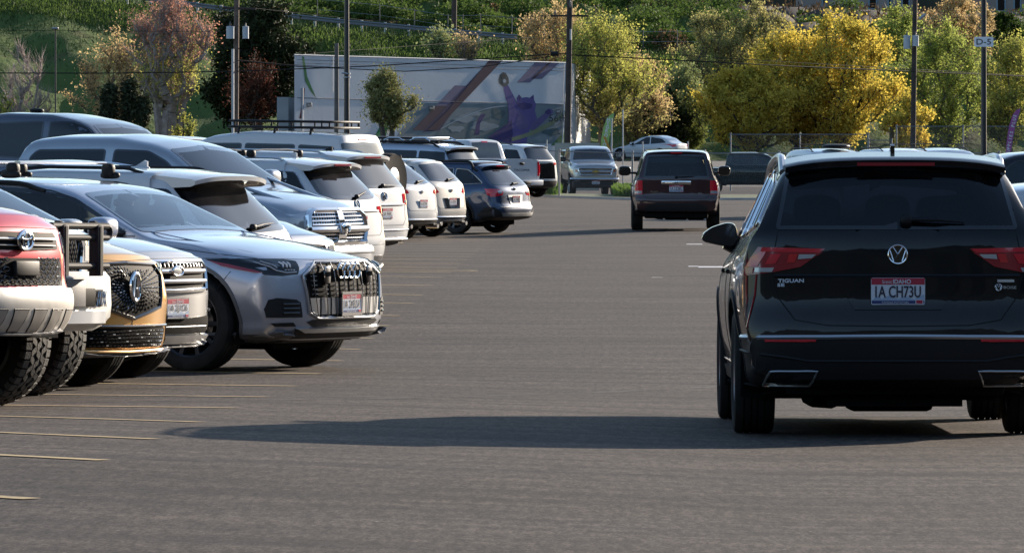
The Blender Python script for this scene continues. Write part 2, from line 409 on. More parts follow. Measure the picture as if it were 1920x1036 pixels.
        for a, b in be:
            k = len(rv); rv += [vs[a], vs[b], vs[b] - ns[b] * (off + depth), vs[a] - ns[a] * (off + depth)]; rf.append((k + 1, k, k + 3, k + 2))
        mb.add(rv, rf, (fritmat or M['gloss_black']) if frit else mat)
        if hole: s.holes.append((np.array(inset(B, hole)), axis))
        return mb
    def line(s, mb, pts, axis, mat, r=0.004, off=0.0, closed=False, n=6, flat=None, h=0.08):
        P = resample(pts + ([pts[0]] if closed else []), h, False)
        return mb.tube([s.proj(p, axis, off)[0] for p in P], r, mat, n=n, flat=flat)
    def both(s, fn):                                   # left and right side
        fn('L'); fn('S')
    # ---- finish the body: cut arches and window holes
    def finish(s, mat, place, rz, pitch=0, roll=0):
        keep = np.ones(len(s.F), bool); V = s.V.copy(); C = s.Fx
        snap = {}
        for xw, zw, ra in s.arch:
            m = (np.hypot(C[:, 0] - xw, C[:, 2] - zw) < ra) & (np.abs(C[:, 1]) > s.W * 0.55); keep &= ~m
            touched = set(i for f, q in zip(s.F, m) if q for i in f)
            kept = set(i for f, q in zip(s.F, keep) if q for i in f)
            for i in touched & kept:
                d = np.array([V[i][0] - xw, V[i][2] - zw]); l = np.hypot(*d)
                if l > 0.6 * ra and abs(V[i][1]) > s.W * 0.7: V[i][0] = xw + d[0] / l * ra; V[i][2] = zw + d[1] / l * ra
        for poly, ax in s.holes:
            (a, b), d = s.AX[ax]; k = 3 - a - b
            m = inpoly(C[:, [a, b]], poly) & (C[:, k] * -d[k] > (0 if k != 0 else -s.L / 2)) 
            if ax == 'F': m &= (C[:, 0] > -0.6) & (C[:, 2] > 0.8)
            if ax == 'R': m &= (C[:, 0] < -s.L / 2 + 1.2)
            if ax in 'LS': m &= np.abs(C[:, 1]) > 0.4
            keep &= ~m
        b = MB(); b.add([tuple(v) for v in V], [f for f, q in zip(s.F, keep) if q], mat)
        if s.bm.v:
            for i, mt in enumerate(s.bm.mats):
                b.add(s.bm.v, [f for f, q in zip(s.bm.f, s.bm.m) if q == i], mt)
        o = b.build('body', s.root, sharp=40)
        s.root.location = place; s.root.rotation_euler = (roll, pitch, rz)
        return o
    # ---- running gear
    def wheels(s, xf, xr, r, w=0.24, track=None, style='alloy', spokes=10, gap=0.06, tread=False, rimr=0.68, arch='black', liner=True, steer=0, archw=0.045):
        """four wheels and arches"""
        tr = track or (s.W - w / 2 - 0.01)
        ty = MB(); hw = w / 2
        prof = [(r * rimr, -hw * 0.86), (r * 0.80, -hw * 0.99), (r * 0.90, -hw), (r * 0.965, -hw * 0.93), (r * 0.99, -hw * 0.78)]
        for g in (-0.5, -0.15, 0.15, 0.5):
            prof += [(r, hw * (g - 0.06)), (r * 0.978, hw * (g - 0.04)), (r * 0.978, hw * (g + 0.04)), (r, hw * (g + 0.06))]
        prof += [(r * 0.99, hw * 0.78), (r * 0.965, hw * 0.93), (r * 0.90, hw), (r * 0.80, hw * 0.99), (r * rimr, hw * 0.86)]
        ty.lathe(prof, (0, 0, 0), 'y', M['rubber'], n=56)
        if tread:
            nb = 44; tm = pbr('tread', (0.07, 0.068, 0.062), 0.8, bump=0.3, bscale=90)
            for k in range(nb):
                for q, (y0, y1, sk) in enumerate(((-1.0, -0.62, 0.0), (-0.56, -0.22, 0.5), (-0.16, 0.16, 0.1), (0.22, 0.56, 0.6), (0.62, 1.0, 0.2))):
                    a0 = 2 * math.pi * (k + sk) / nb; da = 2 * math.pi / nb * (0.76 if q % 2 == 0 else 0.70)
                    sw = 0.04 * (1 if (k + q) % 2 else -1) * (0 if q in (0, 4) else 1)
                    vs = []
                    for rr in (r * 0.975, r * 1.012):
                        for a, y, e in ((a0, y0, -sw), (a0 + da, y0, -sw), (a0 + da, y1, sw), (a0, y1, sw)):
                            rr2 = rr * (0.985 if abs(y) > 0.9 else 1); vs.append((rr2 * math.cos(a + e), y * hw, rr2 * math.sin(a + e)))
                    ty.add(vs, [(4, 5, 6, 7), (0, 1, 5, 4), (1, 2, 6, 5), (2, 3, 7, 6), (3, 0, 4, 7)], tm)
                    if q in (0, 4):
                        sgn = -1 if q == 0 else 1; vs = []
                        for rr, yy in ((r * 0.90, hw * 1.0), (r * 0.98, hw * 1.03)):
                            for a in (a0, a0 + da * (0.6 if k % 2 else 0.95)):
                                vs += [(rr * math.cos(a), sgn * yy * 0.97, rr * math.sin(a)), (rr * math.cos(a), sgn * yy * 1.03, rr * math.sin(a))]
                        ty.add(vs, [(1, 3, 7, 5), (0, 1, 5, 4), (2, 6, 7, 3), (4, 5, 7, 6)], tm)
        am = M['alloy'] if style == 'alloy' else M['dark_alloy']
        ri = MB(); rr = r * rimr
        ri.lathe([(rr + 0.012, hw * 0.86), (rr, hw * 0.88), (rr * 0.95, hw * 0.80), (rr * 0.93, hw * 0.3), (rr * 0.9, -hw * 0.8), (rr + 0.012, -hw * 0.86)], (0, 0, 0), 'y', am, n=48)
        ri.lathe([(0.0, hw * 0.72), (rr * 0.17, hw * 0.72), (rr * 0.24, hw * 0.60), (rr * 0.24, hw * 0.2), (0, hw * 0.2)], (0, 0, 0), 'y', am, n=24)
        for k in range(spokes):
            a = 2 * math.pi * k / spokes; wd_ = 0.13 if spokes <= 6 else 0.07
            c, sn = math.cos(a), math.sin(a); vs = []
            for q, ww, yy in ((0.16, wd_ * 0.9, 0.62), (0.55, wd_ * 0.7, 0.68), (0.95, wd_ * 1.0, 0.80)):
                for e, dep in ((-1, 0), (1, 0), (1, -0.25), (-1, -0.25)):
                    x_, z_ = rr * q, e * rr * ww * (1 if dep == 0 else 1.25); vs.append((x_ * c - z_ * sn, hw * (yy + dep), x_ * sn + z_ * c))
            fs = []
            for i in range(2):
                for j in range(4): fs.append((i * 4 + j, i * 4 + (j + 1) % 4, i * 4 + 4 + (j + 1) % 4, i * 4 + 4 + j))
            ri.add(vs, fs, am)
        hb = MB(); hb.lathe([(0, hw * 0.1), (rr * 0.62, hw * 0.1), (rr * 0.62, -hw * 0.1), (0, -hw * 0.1)], (0, 0, 0), 'y', pbr('brake_disc', (0.2, 0.19, 0.18), 0.4, 0.8), n=32)
        hb.lathe([(0, -hw * 0.3), (rr * 0.9, -hw * 0.3)], (0, 0, 0), 'y', M['under'], n=32)
        first = None
        for x, f in ((xf, 1), (xr, 0)):
            for sd_ in (1, -1):
                if first is None:
                    w_ = hb.build('wheel', s.root); t_ = ty.build('tyre', w_, sharp=30); r_ = ri.build('rim', w_, sharp=40); first = (w_, t_, r_)
                else:
                    w_ = first[0].copy(); col.objects.link(w_)
                    for q in first[1:]:
                        c_ = q.copy(); col.objects.link(c_); c_.parent = w_
                w_.location = (x, sd_ * tr, r); w_.rotation_euler = (0, 0, (0 if sd_ > 0 else math.pi) + (steer if f else 0))
        # arches, liners, underbody
        ub = MB(); ra = r + gap
        for x in (xf, xr):
            s.arch.append((x, r + 0.01, ra))
            for sd_ in (1, -1):
                Y1 = s.W - 0.045; Y0 = s.W * 0.42
                zc_ = float(np.interp(x, s.X, s.Zb)); t0 = math.degrees(math.asin(max(-0.5, min(0.6, (zc_ - r - 0.01) / ra)))); TT = np.linspace(t0, 180 - t0, 20)
                P = [[(x + ra * math.cos(R(t)), sd_ * y, r + 0.01 + ra * math.sin(R(t))) for y in (Y0, Y1)] for t in TT]
                ub.grid(P, M['under']); ub.add([(x + ra * math.cos(R(t)), sd_ * Y0, r + ra * math.sin(R(t))) for t in TT], [tuple(range(20))], M['under'])
                if arch:
                    am2 = arch if not isinstance(arch, str) else M[arch]; q = 'L' if sd_ > 0 else 'S'; P = []
                    for t in range(-20, 201, 5):
                        c, sn = math.cos(R(t)), math.sin(R(t)); zc = r + 0.01
                        if zc + ra * sn < np.interp(x, s.X, s.Zb) - 0.02: continue
                        a, na = s.proj((x + (ra + 0.003) * c, zc + (ra + 0.003) * sn), q, 0.008); b, nb_ = s.proj((x + (ra + archw) * c, zc + (ra + archw) * sn), q, 0.010)
                        e, ne = s.proj((x + (ra + archw) * c, zc + (ra + archw) * sn), q, -0.01)
                        i_ = Vector((x + (ra - 0.004) * c, a.y - sd_ * 0.05, zc + (ra - 0.004) * sn))
                        P.append([i_, a, b, e])
                    s.bm.grid(P, am2)
        zb = float(np.interp(0, s.X, s.Zb)); h = s.L / 2
        ub.box(xr + ra, xf - ra, -s.W * 0.86, s.W * 0.86, zb - 0.03, zb + 0.03, M['under'])
        ub.box(-h + 0.35, h - 0.45, -s.W * 0.42, s.W * 0.42, zb - 0.05, zb + 0.05, M['under'])
        ub.tube([(xr, -tr, r), (xr, tr, r)], 0.06, M['under'], n=8); ub.box(xr - 0.2, xr + 0.2, -0.25, 0.25, zb - 0.09, zb, M['under'], bev=0.04)
        ub.tube([(xr + 0.6, 0.3, zb - 0.06), (xr - 0.2, 0.45, zb - 0.03), (-h + 0.35, 0.5, zb)], 0.035, M['under'])
        ub.build('underbody', s.root)
    def cabin(s, xf, xr, belt, w=0.55, hw=True, cream=False):
        """seats, dashboard and steering wheel seen through clear glass"""
        b = MB(); zf = float(np.interp(0, s.X, s.Zb)) + 0.12; W = s.W - 0.16
        P = [(xf + 0.1, W), (xr - 0.1, W), (xr - 0.1, -W), (xf + 0.1, -W)]
        b.add([(x, y, z) for z in (zf, belt - 0.03) for x, y in P], [(0, 1, 2, 3), (0, 4, 5, 1), (2, 1, 5, 6), (3, 2, 6, 7), (0, 3, 7, 4)], M['cabin'])
        b.blob((xf + 0.05, 0, belt - 0.13), (0.28, W * 0.92, 0.13), M['cabin'], p=4)
        b.blob((xf - 0.05, W * 0.45, belt - 0.0), (0.12, 0.2, 0.07), M['cabin'], p=3)
        b.build('cabin_trim', s.root)
        for x, ys in ((xf - 0.95, (W * 0.47, -W * 0.47)), (xf - 1.85, (W * 0.55, 0, -W * 0.55))):
            st_ = MB()
            for y in ys:
                st_.blob((x + 0.22, y, belt - 0.52), (0.27, 0.25, 0.09), M['seat'], p=4); st_.blob((x - 0.08, y, belt - 0.22), (0.09, 0.25, 0.36), M['seat'], p=3.5, rot=Matrix.Rotation(R(-12), 3, 'Y'))
                st_.blob((x - 0.17, y, belt + 0.19), (0.05, 0.13, 0.09), M['seat'], p=3); st_.tube([(x - 0.15, y - 0.05, belt + 0.05), (x - 0.16, y - 0.05, belt + 0.16)], 0.008, M['satin']); st_.tube([(x - 0.15, y + 0.05, belt + 0.05), (x - 0.16, y + 0.05, belt + 0.16)], 0.008, M['satin'])
            st_.build('seat', s.root)
        sw = MB(); c = Vector((xf - 0.33, W * 0.47, belt - 0.05)); rot = Matrix.Rotation(R(-65), 3, 'Y')
        sw.tube([c + rot @ Vector((0.185 * math.cos(t * math.pi / 12), 0.185 * math.sin(t * math.pi / 12), 0)) for t in range(25)], 0.016, M['cabin'], n=8)
        sw.blob(c, (0.05, 0.06, 0.05), M['cabin']); sw.tube([c, c + rot @ Vector((0, 0.18, 0))], 0.012, M['cabin']); sw.tube([c, c + rot @ Vector((0, -0.18, 0))], 0.012, M['cabin'])
        sw.tube([c, c + Vector((0.35, 0, -0.1))], 0.03, M['cabin']); sw.build('steering_wheel', s.root)
    def mirrors(s, x, z, mat, out=0.22, sz=(0.09, 0.13, 0.085), black=True, dy=0.0, sides=(1, -1)):
        for sd_ in sides:
            q, n = s.proj((x, z - 0.03), 'L' if sd_ > 0 else 'S', 0)
            b = MB(); c = Vector((x - 0.03, q.y + sd_ * (out - 0.04 + dy), z + 0.02))
            b.blob(c, sz, mat, p=3.2, n=10)
            b.box(c.x - sz[0] * 1.0, c.x - sz[0] * 0.93, c.y - sz[1] * 0.8, c.y + sz[1] * 0.8, c.z - sz[2] * 0.72, c.z + sz[2] * 0.72, M['gloss_black'])
            if black: b.blob(c - Vector((0, 0, sz[2] * 0.72)), (sz[0] * 0.9, sz[1] * 0.93, sz[2] * 0.38), M['black'], p=3)
            b.tube([q - Vector((0, sd_ * 0.03, 0.0)), c + Vector((0, -sd_ * sz[1] * 0.5, -sz[2] * 0.4))], [0.05, 0.035], M['black'], flat=0.6)
            b.build('door_mirror', s.root)
    def plate(s, end, z, txt, y=0, frame='black', off=0.02, tilt=0, x=None, chromeframe=False):
        d = 1 if end == 'F' else -1
        q, n = s.proj((y, z), end, 0); X0 = (q.x if x is None else x) + d * off
        ux = Vector((0, d, 0)); un = Vector((d, 0, 0)); uy = Vector((0, 0, 1))
        if tilt: un = Vector((d * math.cos(R(tilt)), 0, math.sin(R(tilt)))); uy = Vector((-d * math.sin(R(tilt)), 0, math.cos(R(tilt))))
        o = Vector((X0, y, z - 0.076)); b = MB()
        def rect(x0, x1, y0, y1, th, m, base=0): b.prism([(x0, y0), (x1, y0), (x1, y1), (x0, y1)], o + un * base, ux, uy, un, th, m)
        rect(-0.158, 0.158, -0.006, 0.158, 0.012, M['chrome'] if chromeframe else M[frame], -0.01)
        b.prism(roundpoly([(-0.152, 0.0), (0.152, 0.0), (0.152, 0.152), (-0.152, 0.152)], 0.012), o, ux, uy, un, 0.004, M['white_p'])
        rect(-0.150, 0.150, 0.114, 0.1505, 0.0015, M['plate_red'], 0.004); rect(-0.148, 0.148, 0.006, 0.024, 0.0015, M['plate_navy'], 0.004)
        b.prism([(-0.148, 0.024), (-0.12, 0.05), (-0.09, 0.035), (-0.05, 0.055), (0, 0.034), (0.04, 0.05), (0.09, 0.032), (0.148, 0.06), (0.148, 0.024)], o + un * 0.004, ux, uy, un, 0.001, M['plate_sky'])
        rect(0.098, 0.142, 0.004, 0.030, 0.0028, M['white_p'], 0.004); rect(0.102, 0.138, 0.007, 0.027, 0.004, M['plate_red'], 0.004)
        if chromeframe:
            for r_ in ((-0.160, 0.160, 0.150, 0.172), (-0.160, 0.160, -0.022, 0.006), (-0.160, -0.150, 0, 0.16), (0.150, 0.160, 0, 0.16)): rect(*r_, 0.008, M['chrome'], 0.0)
        p = b.build('license_plate', s.root, sharp=0)
        t = MB(); put_text(t, txt, 0.064, o + uy * 0.042 + un * 0.0055, ux, uy, un, M['plate_ink'], width=0.255, bold=0.0014)
        put_text(t, 'Scenic', 0.020, o + uy * 0.120 - ux * 0.062 + un * 0.0065, ux, uy, un, M['white_p'], width=0.055)
        put_text(t, 'IDAHO', 0.024, o + uy * 0.119 + ux * 0.022 + un * 0.0065, ux, uy, un, M['white_p'], width=0.10, bold=0.0008)
        put_text(t, 'FAMOUS POTATOES', 0.010, o + uy * 0.009 + un * 0.0065 - ux * 0.015, ux, uy, un, M['white_p'], width=0.15)
        t.build('lettering', p, sharp=0); return p
    def badge_vw(s, end, y, z, r, parent=None, name='badge'):
        d = 1 if end == 'F' else -1; q, n = s.proj((y, z), end, 0.004); un = n; ux = Vector((0, d, 0)); ux = (ux - un * ux.dot(un)).normalized(); uy = un.cross(ux); uy = uy if uy.z > 0 else -uy
        b = MB(); P = lambda a, c: q + ux * a * r + uy * c * r + un * 0.006
        b.tube([P(math.cos(t * math.pi / 16), math.sin(t * math.pi / 16)) for t in range(33)], r * 0.10, M['chrome'], n=8)
        for pl in ([(-0.52, 0.78), (-0.06, 0.06), (0.06, 0.06), (0.52, 0.78)], [(-0.86, 0.42), (-0.45, -0.76), (0, 0.02), (0.45, -0.76), (0.86, 0.42)]):
            b.tube([P(*p) for p in pl], r * 0.085, M['chrome'], n=6)
        b.prism([(r * 0.95 * math.cos(t), r * 0.95 * math.sin(t)) for t in [k * math.pi / 12 for k in range(24)]], q, ux, uy, un, 0.003, M['gloss_black'])
        return b.build(name, parent or s.root)
    def letters(s, end, txt, y, z, h, mat, width=None, name='lettering', off=0.006, bold=0.0, parent=None):
        d = 1 if end == 'F' else -1; q, n = s.proj((y, z), end, off); ux = Vector((0, d, 0)); un = n; ux = (ux - un * ux.dot(un)).normalized(); uy = un.cross(ux); uy = uy if uy.z > 0 else -uy
        b = MB(); put_text(b, txt, h, q, ux, uy, un, mat, width=width, bold=bold); return b.build(name, parent or s.root, sharp=0)
    def windows(s, polys, mat=None, trim=None, frit=0.02, fritmat=None, hole=0):
        for poly in polys:
            for ax in 'LS':
                b = MB(); s.panel(b, poly, ax, mat or M['glass'], off=0.003, h=0.07, frit=frit, fritmat=fritmat or M['gloss_black'], hole=hole, rnd_=0.05)
                if trim: s.line(b, roundpoly(poly, 0.05), ax, trim, r=0.009, off=0.004, closed=True)
                b.build('side_window', s.root)
    def wscreen(s, end, half, mat, frit=0.045, hole=0, name=None, rnd_=0.05, off=0.004):
        b = MB(); s.panel(b, sym(half), end, mat, off=off, h=0.08, frit=frit, hole=hole, rnd_=rnd_)
        return b.build(name or ('windscreen' if end == 'F' else 'rear_window'), s.root)
    def rails(s, x0, x1, inset_=0.06, h=0.04, mat=None, r=0.016, raised=True):
        for sd_ in (1, -1):
            pts = []
            for i in range(25):
                u = i / 24; x = x0 + (x1 - x0) * u; a, o = s.sect(x); y = o[2] - inset_
                q, n = s.proj((x, sd_ * y), 'T', 0); e = min(1, min(u, 1 - u) * 9); e = e * e * (3 - 2 * e)
                pts.append(q + Vector((0, 0, h * (e if raised else 1) - 0.006)))
            b = MB(); b.tube(pts, r, mat or M['satin'], n=8)
            if raised == 'solid':
                b.tube([p - Vector((0, 0, h * 0.5)) for p in pts], r * 1.1, mat or M['black'], n=6)
            b.build('roof_rail', s.root)
    def antenna(s, x, mat, y=0.0):
        q, n = s.proj((x, y), 'T', 0); b = MB()
        P = [(0, 0.0), (0.17, 0.0), (0.10, 0.035), (0.03, 0.075), (0.0, 0.065)]
        for i in range(1):
            b.prism([(p[0], p[1]) for p in P], q + Vector((-0.08, -0.012, -0.008)), (1, 0, 0), (0, 0, 1), (0, 1, 0), 0.024, mat)
        b.blob(q + Vector((0.0, 0, 0.0)), (0.10, 0.03, 0.015), mat); b.build('antenna', s.root)
    def wiper(s, y0, z0, y1, z1, end='R'):
        a, n = s.proj((y0, z0), end, 0.03); c, n2 = s.proj((y1, z1), end, 0.02); m = (a + c) / 2
        b = MB(); b.blob(a, (0.03, 0.035, 0.03), M['black']); b.tube([a, a * 0.5 + c * 0.5 + n * 0.012, c], [0.02, 0.015, 0.007], M['black'], flat=0.6); b.build('rear_wiper' if end == 'R' else 'wiper', s.root)
    def spoiler(s, x0, x1, z0, z1, hw0, hw1, mat, th=0.035, under=None):
        """slab continuing the roof past the rear glass"""
        P = []; n = 16
        for i in range(n + 1):
            v = -1 + 2 * i / n; row = []
            for u in (0, 0.35, 0.7, 0.92, 1.0):
                x = x0 + (x1 - x0) * u; y = v * (hw0 + (hw1 - hw0) * u); cr = 0.03 * v * v * v * v + 0.012 * v * v
                row.append((x + 0.05 * v ** 4 * u + 0.015 * v * v, y, z0 + (z1 - z0) * u - cr - (0.010 if u == 1 else 0)))
            for u in (1.0, 0.9, 0.5, 0.0):
                x = x0 + (x1 - x0) * u; y = v * (hw0 + (hw1 - hw0) * u); cr = 0.03 * v ** 4 + 0.012 * v * v
                row.append((x + 0.05 * v ** 4 * u + 0.015 * v * v + 0.01 * (u == 1), y, z0 + (z1 - z0) * u - cr - th * (0.8 if u == 1 else 1 + 1.2 * (1 - u))))
            P.append(row)
        b = MB(); b.grid([r_[:6] for r_ in P], mat); b.grid([r_[5:] for r_ in P], under or M['black'])
        for k in (0, n): b.add(P[k], [tuple(range(len(P[k])))], mat)
        return b.build('spoiler', s.root)
    def seams(s, sides=(), front=(), rear=(), r=0.0035):
        for p in sides:
            for ax in 'LS': s.line(s.bm, p, ax, M['seam'], r=r, off=-0.0005)
        for p in front: s.line(s.bm, p, 'F', M['seam'], r=r, off=-0.0005)
        for p in rear: s.line(s.bm, p, 'R', M['seam'], r=r, off=-0.0005)
    def handles(s, xs, z, mat):
        for x in xs:
            for ax in 'LS':
                b = MB(); s.line(b, [(x - 0.1, z), (x + 0.1, z + 0.005)], ax, mat, r=0.014, off=0.022, flat=1.0); b.build('door_handle', s.root)
# ---------------------------------------------------------------- placing cars
TH = 27.2
def place(c, mat, px, Y, end='F', th=TH, dz=0.0):
    """the middle of the nose ('F') or tail ('R') stands at image column px and distance Y"""
    a = R(-th) if end == 'F' else R(180 - th)
    N = Vector(((px - CX) / FPX * Y, Y, 0)); d = Vector((math.cos(a), math.sin(a), 0))
    p = N - d * (c.L / 2) * (1 if end == 'F' else -1)
    xf, xr = c.sp['xf'], c.sp['xr']; A = p + d * xf; B = p + d * xr; l = Vector((-d.y, d.x, 0)) * c.W * 0.85
    za, zb = float(gz(A.x, A.y)), float(gz(B.x, B.y)); zl, zr = float(gz(p.x + l.x, p.y + l.y)), float(gz(p.x - l.x, p.y - l.y))
    pitch = -math.atan2(za - zb, xf - xr); roll = math.atan2(zl - zr, 2 * l.length)
    p.z = (za * (-xr) + zb * xf) / (xf - xr) + dz
    return c.finish(mat, p, a, pitch, roll)
def std(c, xf, xr, r, w=0.24, **k):
    c.sp['xf'], c.sp['xr'] = xf, xr; c.wheels(xf, xr, r, w, **k)

# ---------------------------------------------------------------- silver-blue family SUV at the head of the row
def make_quattro():
    c = Car('parked_car', dict(L=5.06, W=0.985, N=120,
        top=[(2.53, 0.895), (2.40, 0.945), (2.0, 1.0), (1.6, 1.05), (1.28, 1.085), (1.18, 1.10), (0.48, 1.43), (0.32, 1.485), (-0.1, 1.54), (-0.6, 1.56), (-1.6, 1.54), (-2.1, 1.50), (-2.53, 1.42)],
        belt=[(2.53, 0.84), (2.2, 0.90), (1.5, 0.985), (0.9, 1.055), (0, 1.05), (-1.4, 1.09), (-2.53, 1.14)],
        bot=[(2.53, 0.25), (2.1, 0.22), (1.4, 0.22), (-1.8, 0.22), (-2.53, 0.34)],
        front=[(0, -0.20), (0.22, -0.16), (0.30, -0.05), (0.42, 0.0), (0.62, 0.0), (0.80, -0.02), (0.87, -0.06), (0.92, -0.14), (1, -0.2), (2.3, -0.3)],
        rear=[(0, 0.1), (0.3, 0.1), (0.5, 0.0), (0.9, 0.03), (1.1, 0.08), (1.5, 0.42), (1.6, 0.5), (2.3, 0.5)], plan=[(-2.53, 0.93), (-2.03, 0.975), (-1.3, 1), (1.2, 1), (2.03, 0.985), (2.53, 0.965)], af=0.42, pf=2.6, tumble=0.34, crease=(0.93, 0.012)))
    std(c, 1.62, -1.38, 0.385, 0.285, style='dark', spokes=10, arch='grey_plastic', gap=0.055, rimr=0.70, archw=0.03, steer=0)
    pm = paint('paint_silver_blue', (0.42, 0.45, 0.52), 0.5, 0.32)
    # glass
    c.windows([[(1.02, 1.10), (-0.38, 1.125), (-0.42, 1.475), (0.20, 1.445), (0.46, 1.375)]], M['see_clear'], None, frit=0.03, hole=0.02)
    c.windows([[(-0.48, 1.13), (-1.50, 1.16), (-1.48, 1.44), (-1.1, 1.47), (-0.48, 1.475)], [(-1.56, 1.165), (-2.12, 1.21), (-1.86, 1.37), (-1.54, 1.44)]], M['glass'], None)
    t = MB()
    for ax in 'LS': c.line(t, [(1.08, 1.075), (-0.46, 1.10), (-2.15, 1.185)], ax, M['satin'], r=0.008, off=0.003)
    t.build('window_trim', c.root)
    c.wscreen('F', [(0.0, 1.125), (0.4, 1.120), (0.74, 1.105), (0.83, 1.11), (0.66, 1.415), (0.3, 1.438), (0.0, 1.443)], M['see_clear'], frit=0.03, hole=0.022)
    c.cabin(0.95, -1.5, 1.08)
    p = MB(); p.tube([(0.98, -0.72, 1.1), (0.46, -0.62, 1.39)], 0.028, M['cream']); p.build('pillar_trim', c.root)
    p = MB(); p.blob((0.42, 0, 1.34), (0.03, 0.13, 0.035), M['gloss_black'], p=4); p.blob((0.46, 0, 1.38), (0.08, 0.07, 0.03), M['cabin']); p.build('rear_view_mirror', c.root)
    # grille: frame, dark field, bars
    oct_ = [(0.0, 0.865), (0.40, 0.865), (0.605, 0.765), (0.55, 0.47), (0.44, 0.425), (0.0, 0.425)]
    g = MB(); c.panel(g, sym(oct_), 'F', M['grille_black'], off=0.006, h=0.05)
    for q in (-3.5, -2.5, -1.5, -0.5, 0.5, 1.5, 2.5, 3.5):
        y = q * 0.140; zt = 0.855 - max(0, abs(y) - 0.38) * 0.5
        c.line(g, [(y * 1.0, zt), (y * 1.02, 0.66), (y * 0.93, 0.44)], 'F', M['grille_bar'], r=0.0040, off=0.022, n=6)
    for z in (0.825, 0.79, 0.755, 0.72, 0.685, 0.65, 0.615):
        for q in range(-4, 4):
            if z > 0.70 and abs(q + 0.5) < 1.6: continue
            c.line(g, [((q + 0.5) * 0.140 - 0.035, z), ((q + 0.5) * 0.140 + 0.035, z)], 'F', M['grille_bar'], r=0.0034, off=0.016, n=5)
    for q in range(-4, 4):
        y0, y1 = (q + 0.08) * 0.14, (q + 0.92) * 0.14
        if abs(q + 0.5) < 1: continue
        c.panel(g, [(y0, 0.455), (y1, 0.455), (y1, 0.585), (y0, 0.585)], 'F', M['satin'], off=0.016, h=0.1)
    gr = g.build('grille', c.root)
    f = MB(); c.line(f, sym(oct_), 'F', M['satin'], r=0.011, off=0.012, closed=True, h=0.05); c.line(f, sym([(p_[0] * 0.965, 0.645 + (p_[1] - 0.645) * 0.955) for p_ in oct_]), 'F', M['gloss_black'], r=0.009, off=0.010, closed=True, h=0.05); f.build('grille_frame', gr)
    b = MB()
    for k in (-1.5, -0.5, 0.5, 1.5):
        q, n = c.proj((k * 0.082, 0.790), 'F', 0.035); b.tube([q + Vector((0, 0.058 * math.cos(t * math.pi / 12), 0.058 * math.sin(t * math.pi / 12))) for t in range(25)], 0.0078, M['chrome'], n=8)
    b.build('badge', c.root)
    for sd_ in (1, -1):
        r_ = MB(); q, n = c.proj((sd_ * 0.335, 0.755), 'F', 0.02); r_.box(q.x - 0.02, q.x + 0.02, q.y - 0.045, q.y + 0.045, 0.70, 0.80, M['gloss_black'], bev=0.008); r_.box(q.x, q.x + 0.022, q.y - 0.036, q.y + 0.036, 0.79, 0.835, M['satin'], bev=0.006); r_.build('radar_sensor', gr)
    # lamps
    hl = [(0.65, 0.775), (0.70, 0.772), (0.80, 0.762), (0.915, 0.772), (0.965, 0.874), (0.955, 0.892), (0.85, 0.895), (0.66, 0.887), (0.585, 0.874)]
    for sd_ in (1, -1):
        hs = lambda y: y if y < 0.6 else 0.6 + (y - 0.6) * 0.95
        hl2 = [(hs(a_), b_) for a_, b_ in hl]; P = hl2 if sd_ > 0 else mirror(hl2); l = MB(); c.panel(l, P, 'F', M['smoke_lens'], off=0.006, h=0.035); hb = l.build('headlight', c.root)
        d = MB(); e = sd_
        c.line(d, [(e * 0.665, 0.790), (e * 0.76, 0.786), (e * 0.828, 0.803), (e * 0.872, 0.845), (e * 0.852, 0.862)], 'F', M['clear_lens'], r=0.007, off=0.010, h=0.03)
        c.line(d, [(e * 0.813, 0.822), (e * 0.832, 0.84), (e * 0.818, 0.87)], 'F', M['clear_lens'], r=0.007, off=0.010, h=0.03)
        for yy in (0.68, 0.71, 0.74): c.line(d, [(e * yy, 0.86), (e * (yy + 0.028), 0.825)], 'F', M['clear_lens'], r=0.009, off=0.010, h=0.03)
        for yy in (0.675, 0.70, 0.725, 0.75): c.line(d, [(e * yy, 0.806), (e * (yy + 0.015), 0.806)], 'F', M['clear_lens'], r=0.006, off=0.010, h=0.03)
        d.build('lamp_optics', hb)
        d = MB(); c.panel(d, [(e * a_, b_) for a_, b_ in ([(0.905, 0.788), (0.918, 0.788), (0.948, 0.866), (0.938, 0.880), (0.922, 0.85)])], 'F', M['dark_red_lens'], off=0.012, h=0.03); d.build('side_marker', hb)
    # lower intakes, blade, splitter
    inl = [(0.62, 0.435), (0.90, 0.435), (0.91, 0.50), (0.89, 0.575), (0.84, 0.59), (0.68, 0.575), (0.64, 0.55)]
    for sd_ in (1, -1):
        P = inl if sd_ > 0 else mirror(inl); l = MB(); c.panel(l, P, 'F', M['black'], off=0.005, h=0.04)
        for z in (0.47, 0.505, 0.54): c.line(l, [(sd_ * 0.66, z), (sd_ * 0.80, z)], 'F', M['gloss_black'], r=0.008, off=0.014)
        l.build('air_intake', c.root)
    l = MB(); c.panel(l, sym([(0, 0.355), (0.47, 0.355), (0.56, 0.395), (0.50, 0.412), (0, 0.412)]), 'F', M['black'], off=0.004, h=0.05)
    for sd_ in (1, -1): c.panel(l, [(sd_ * a_, b_) for a_, b_ in [(0.66, 0.365), (0.84, 0.365), (0.87, 0.39), (0.70, 0.395)]], 'F', M['black'], off=0.006, h=0.05)
    l.build('lower_grille', c.root)
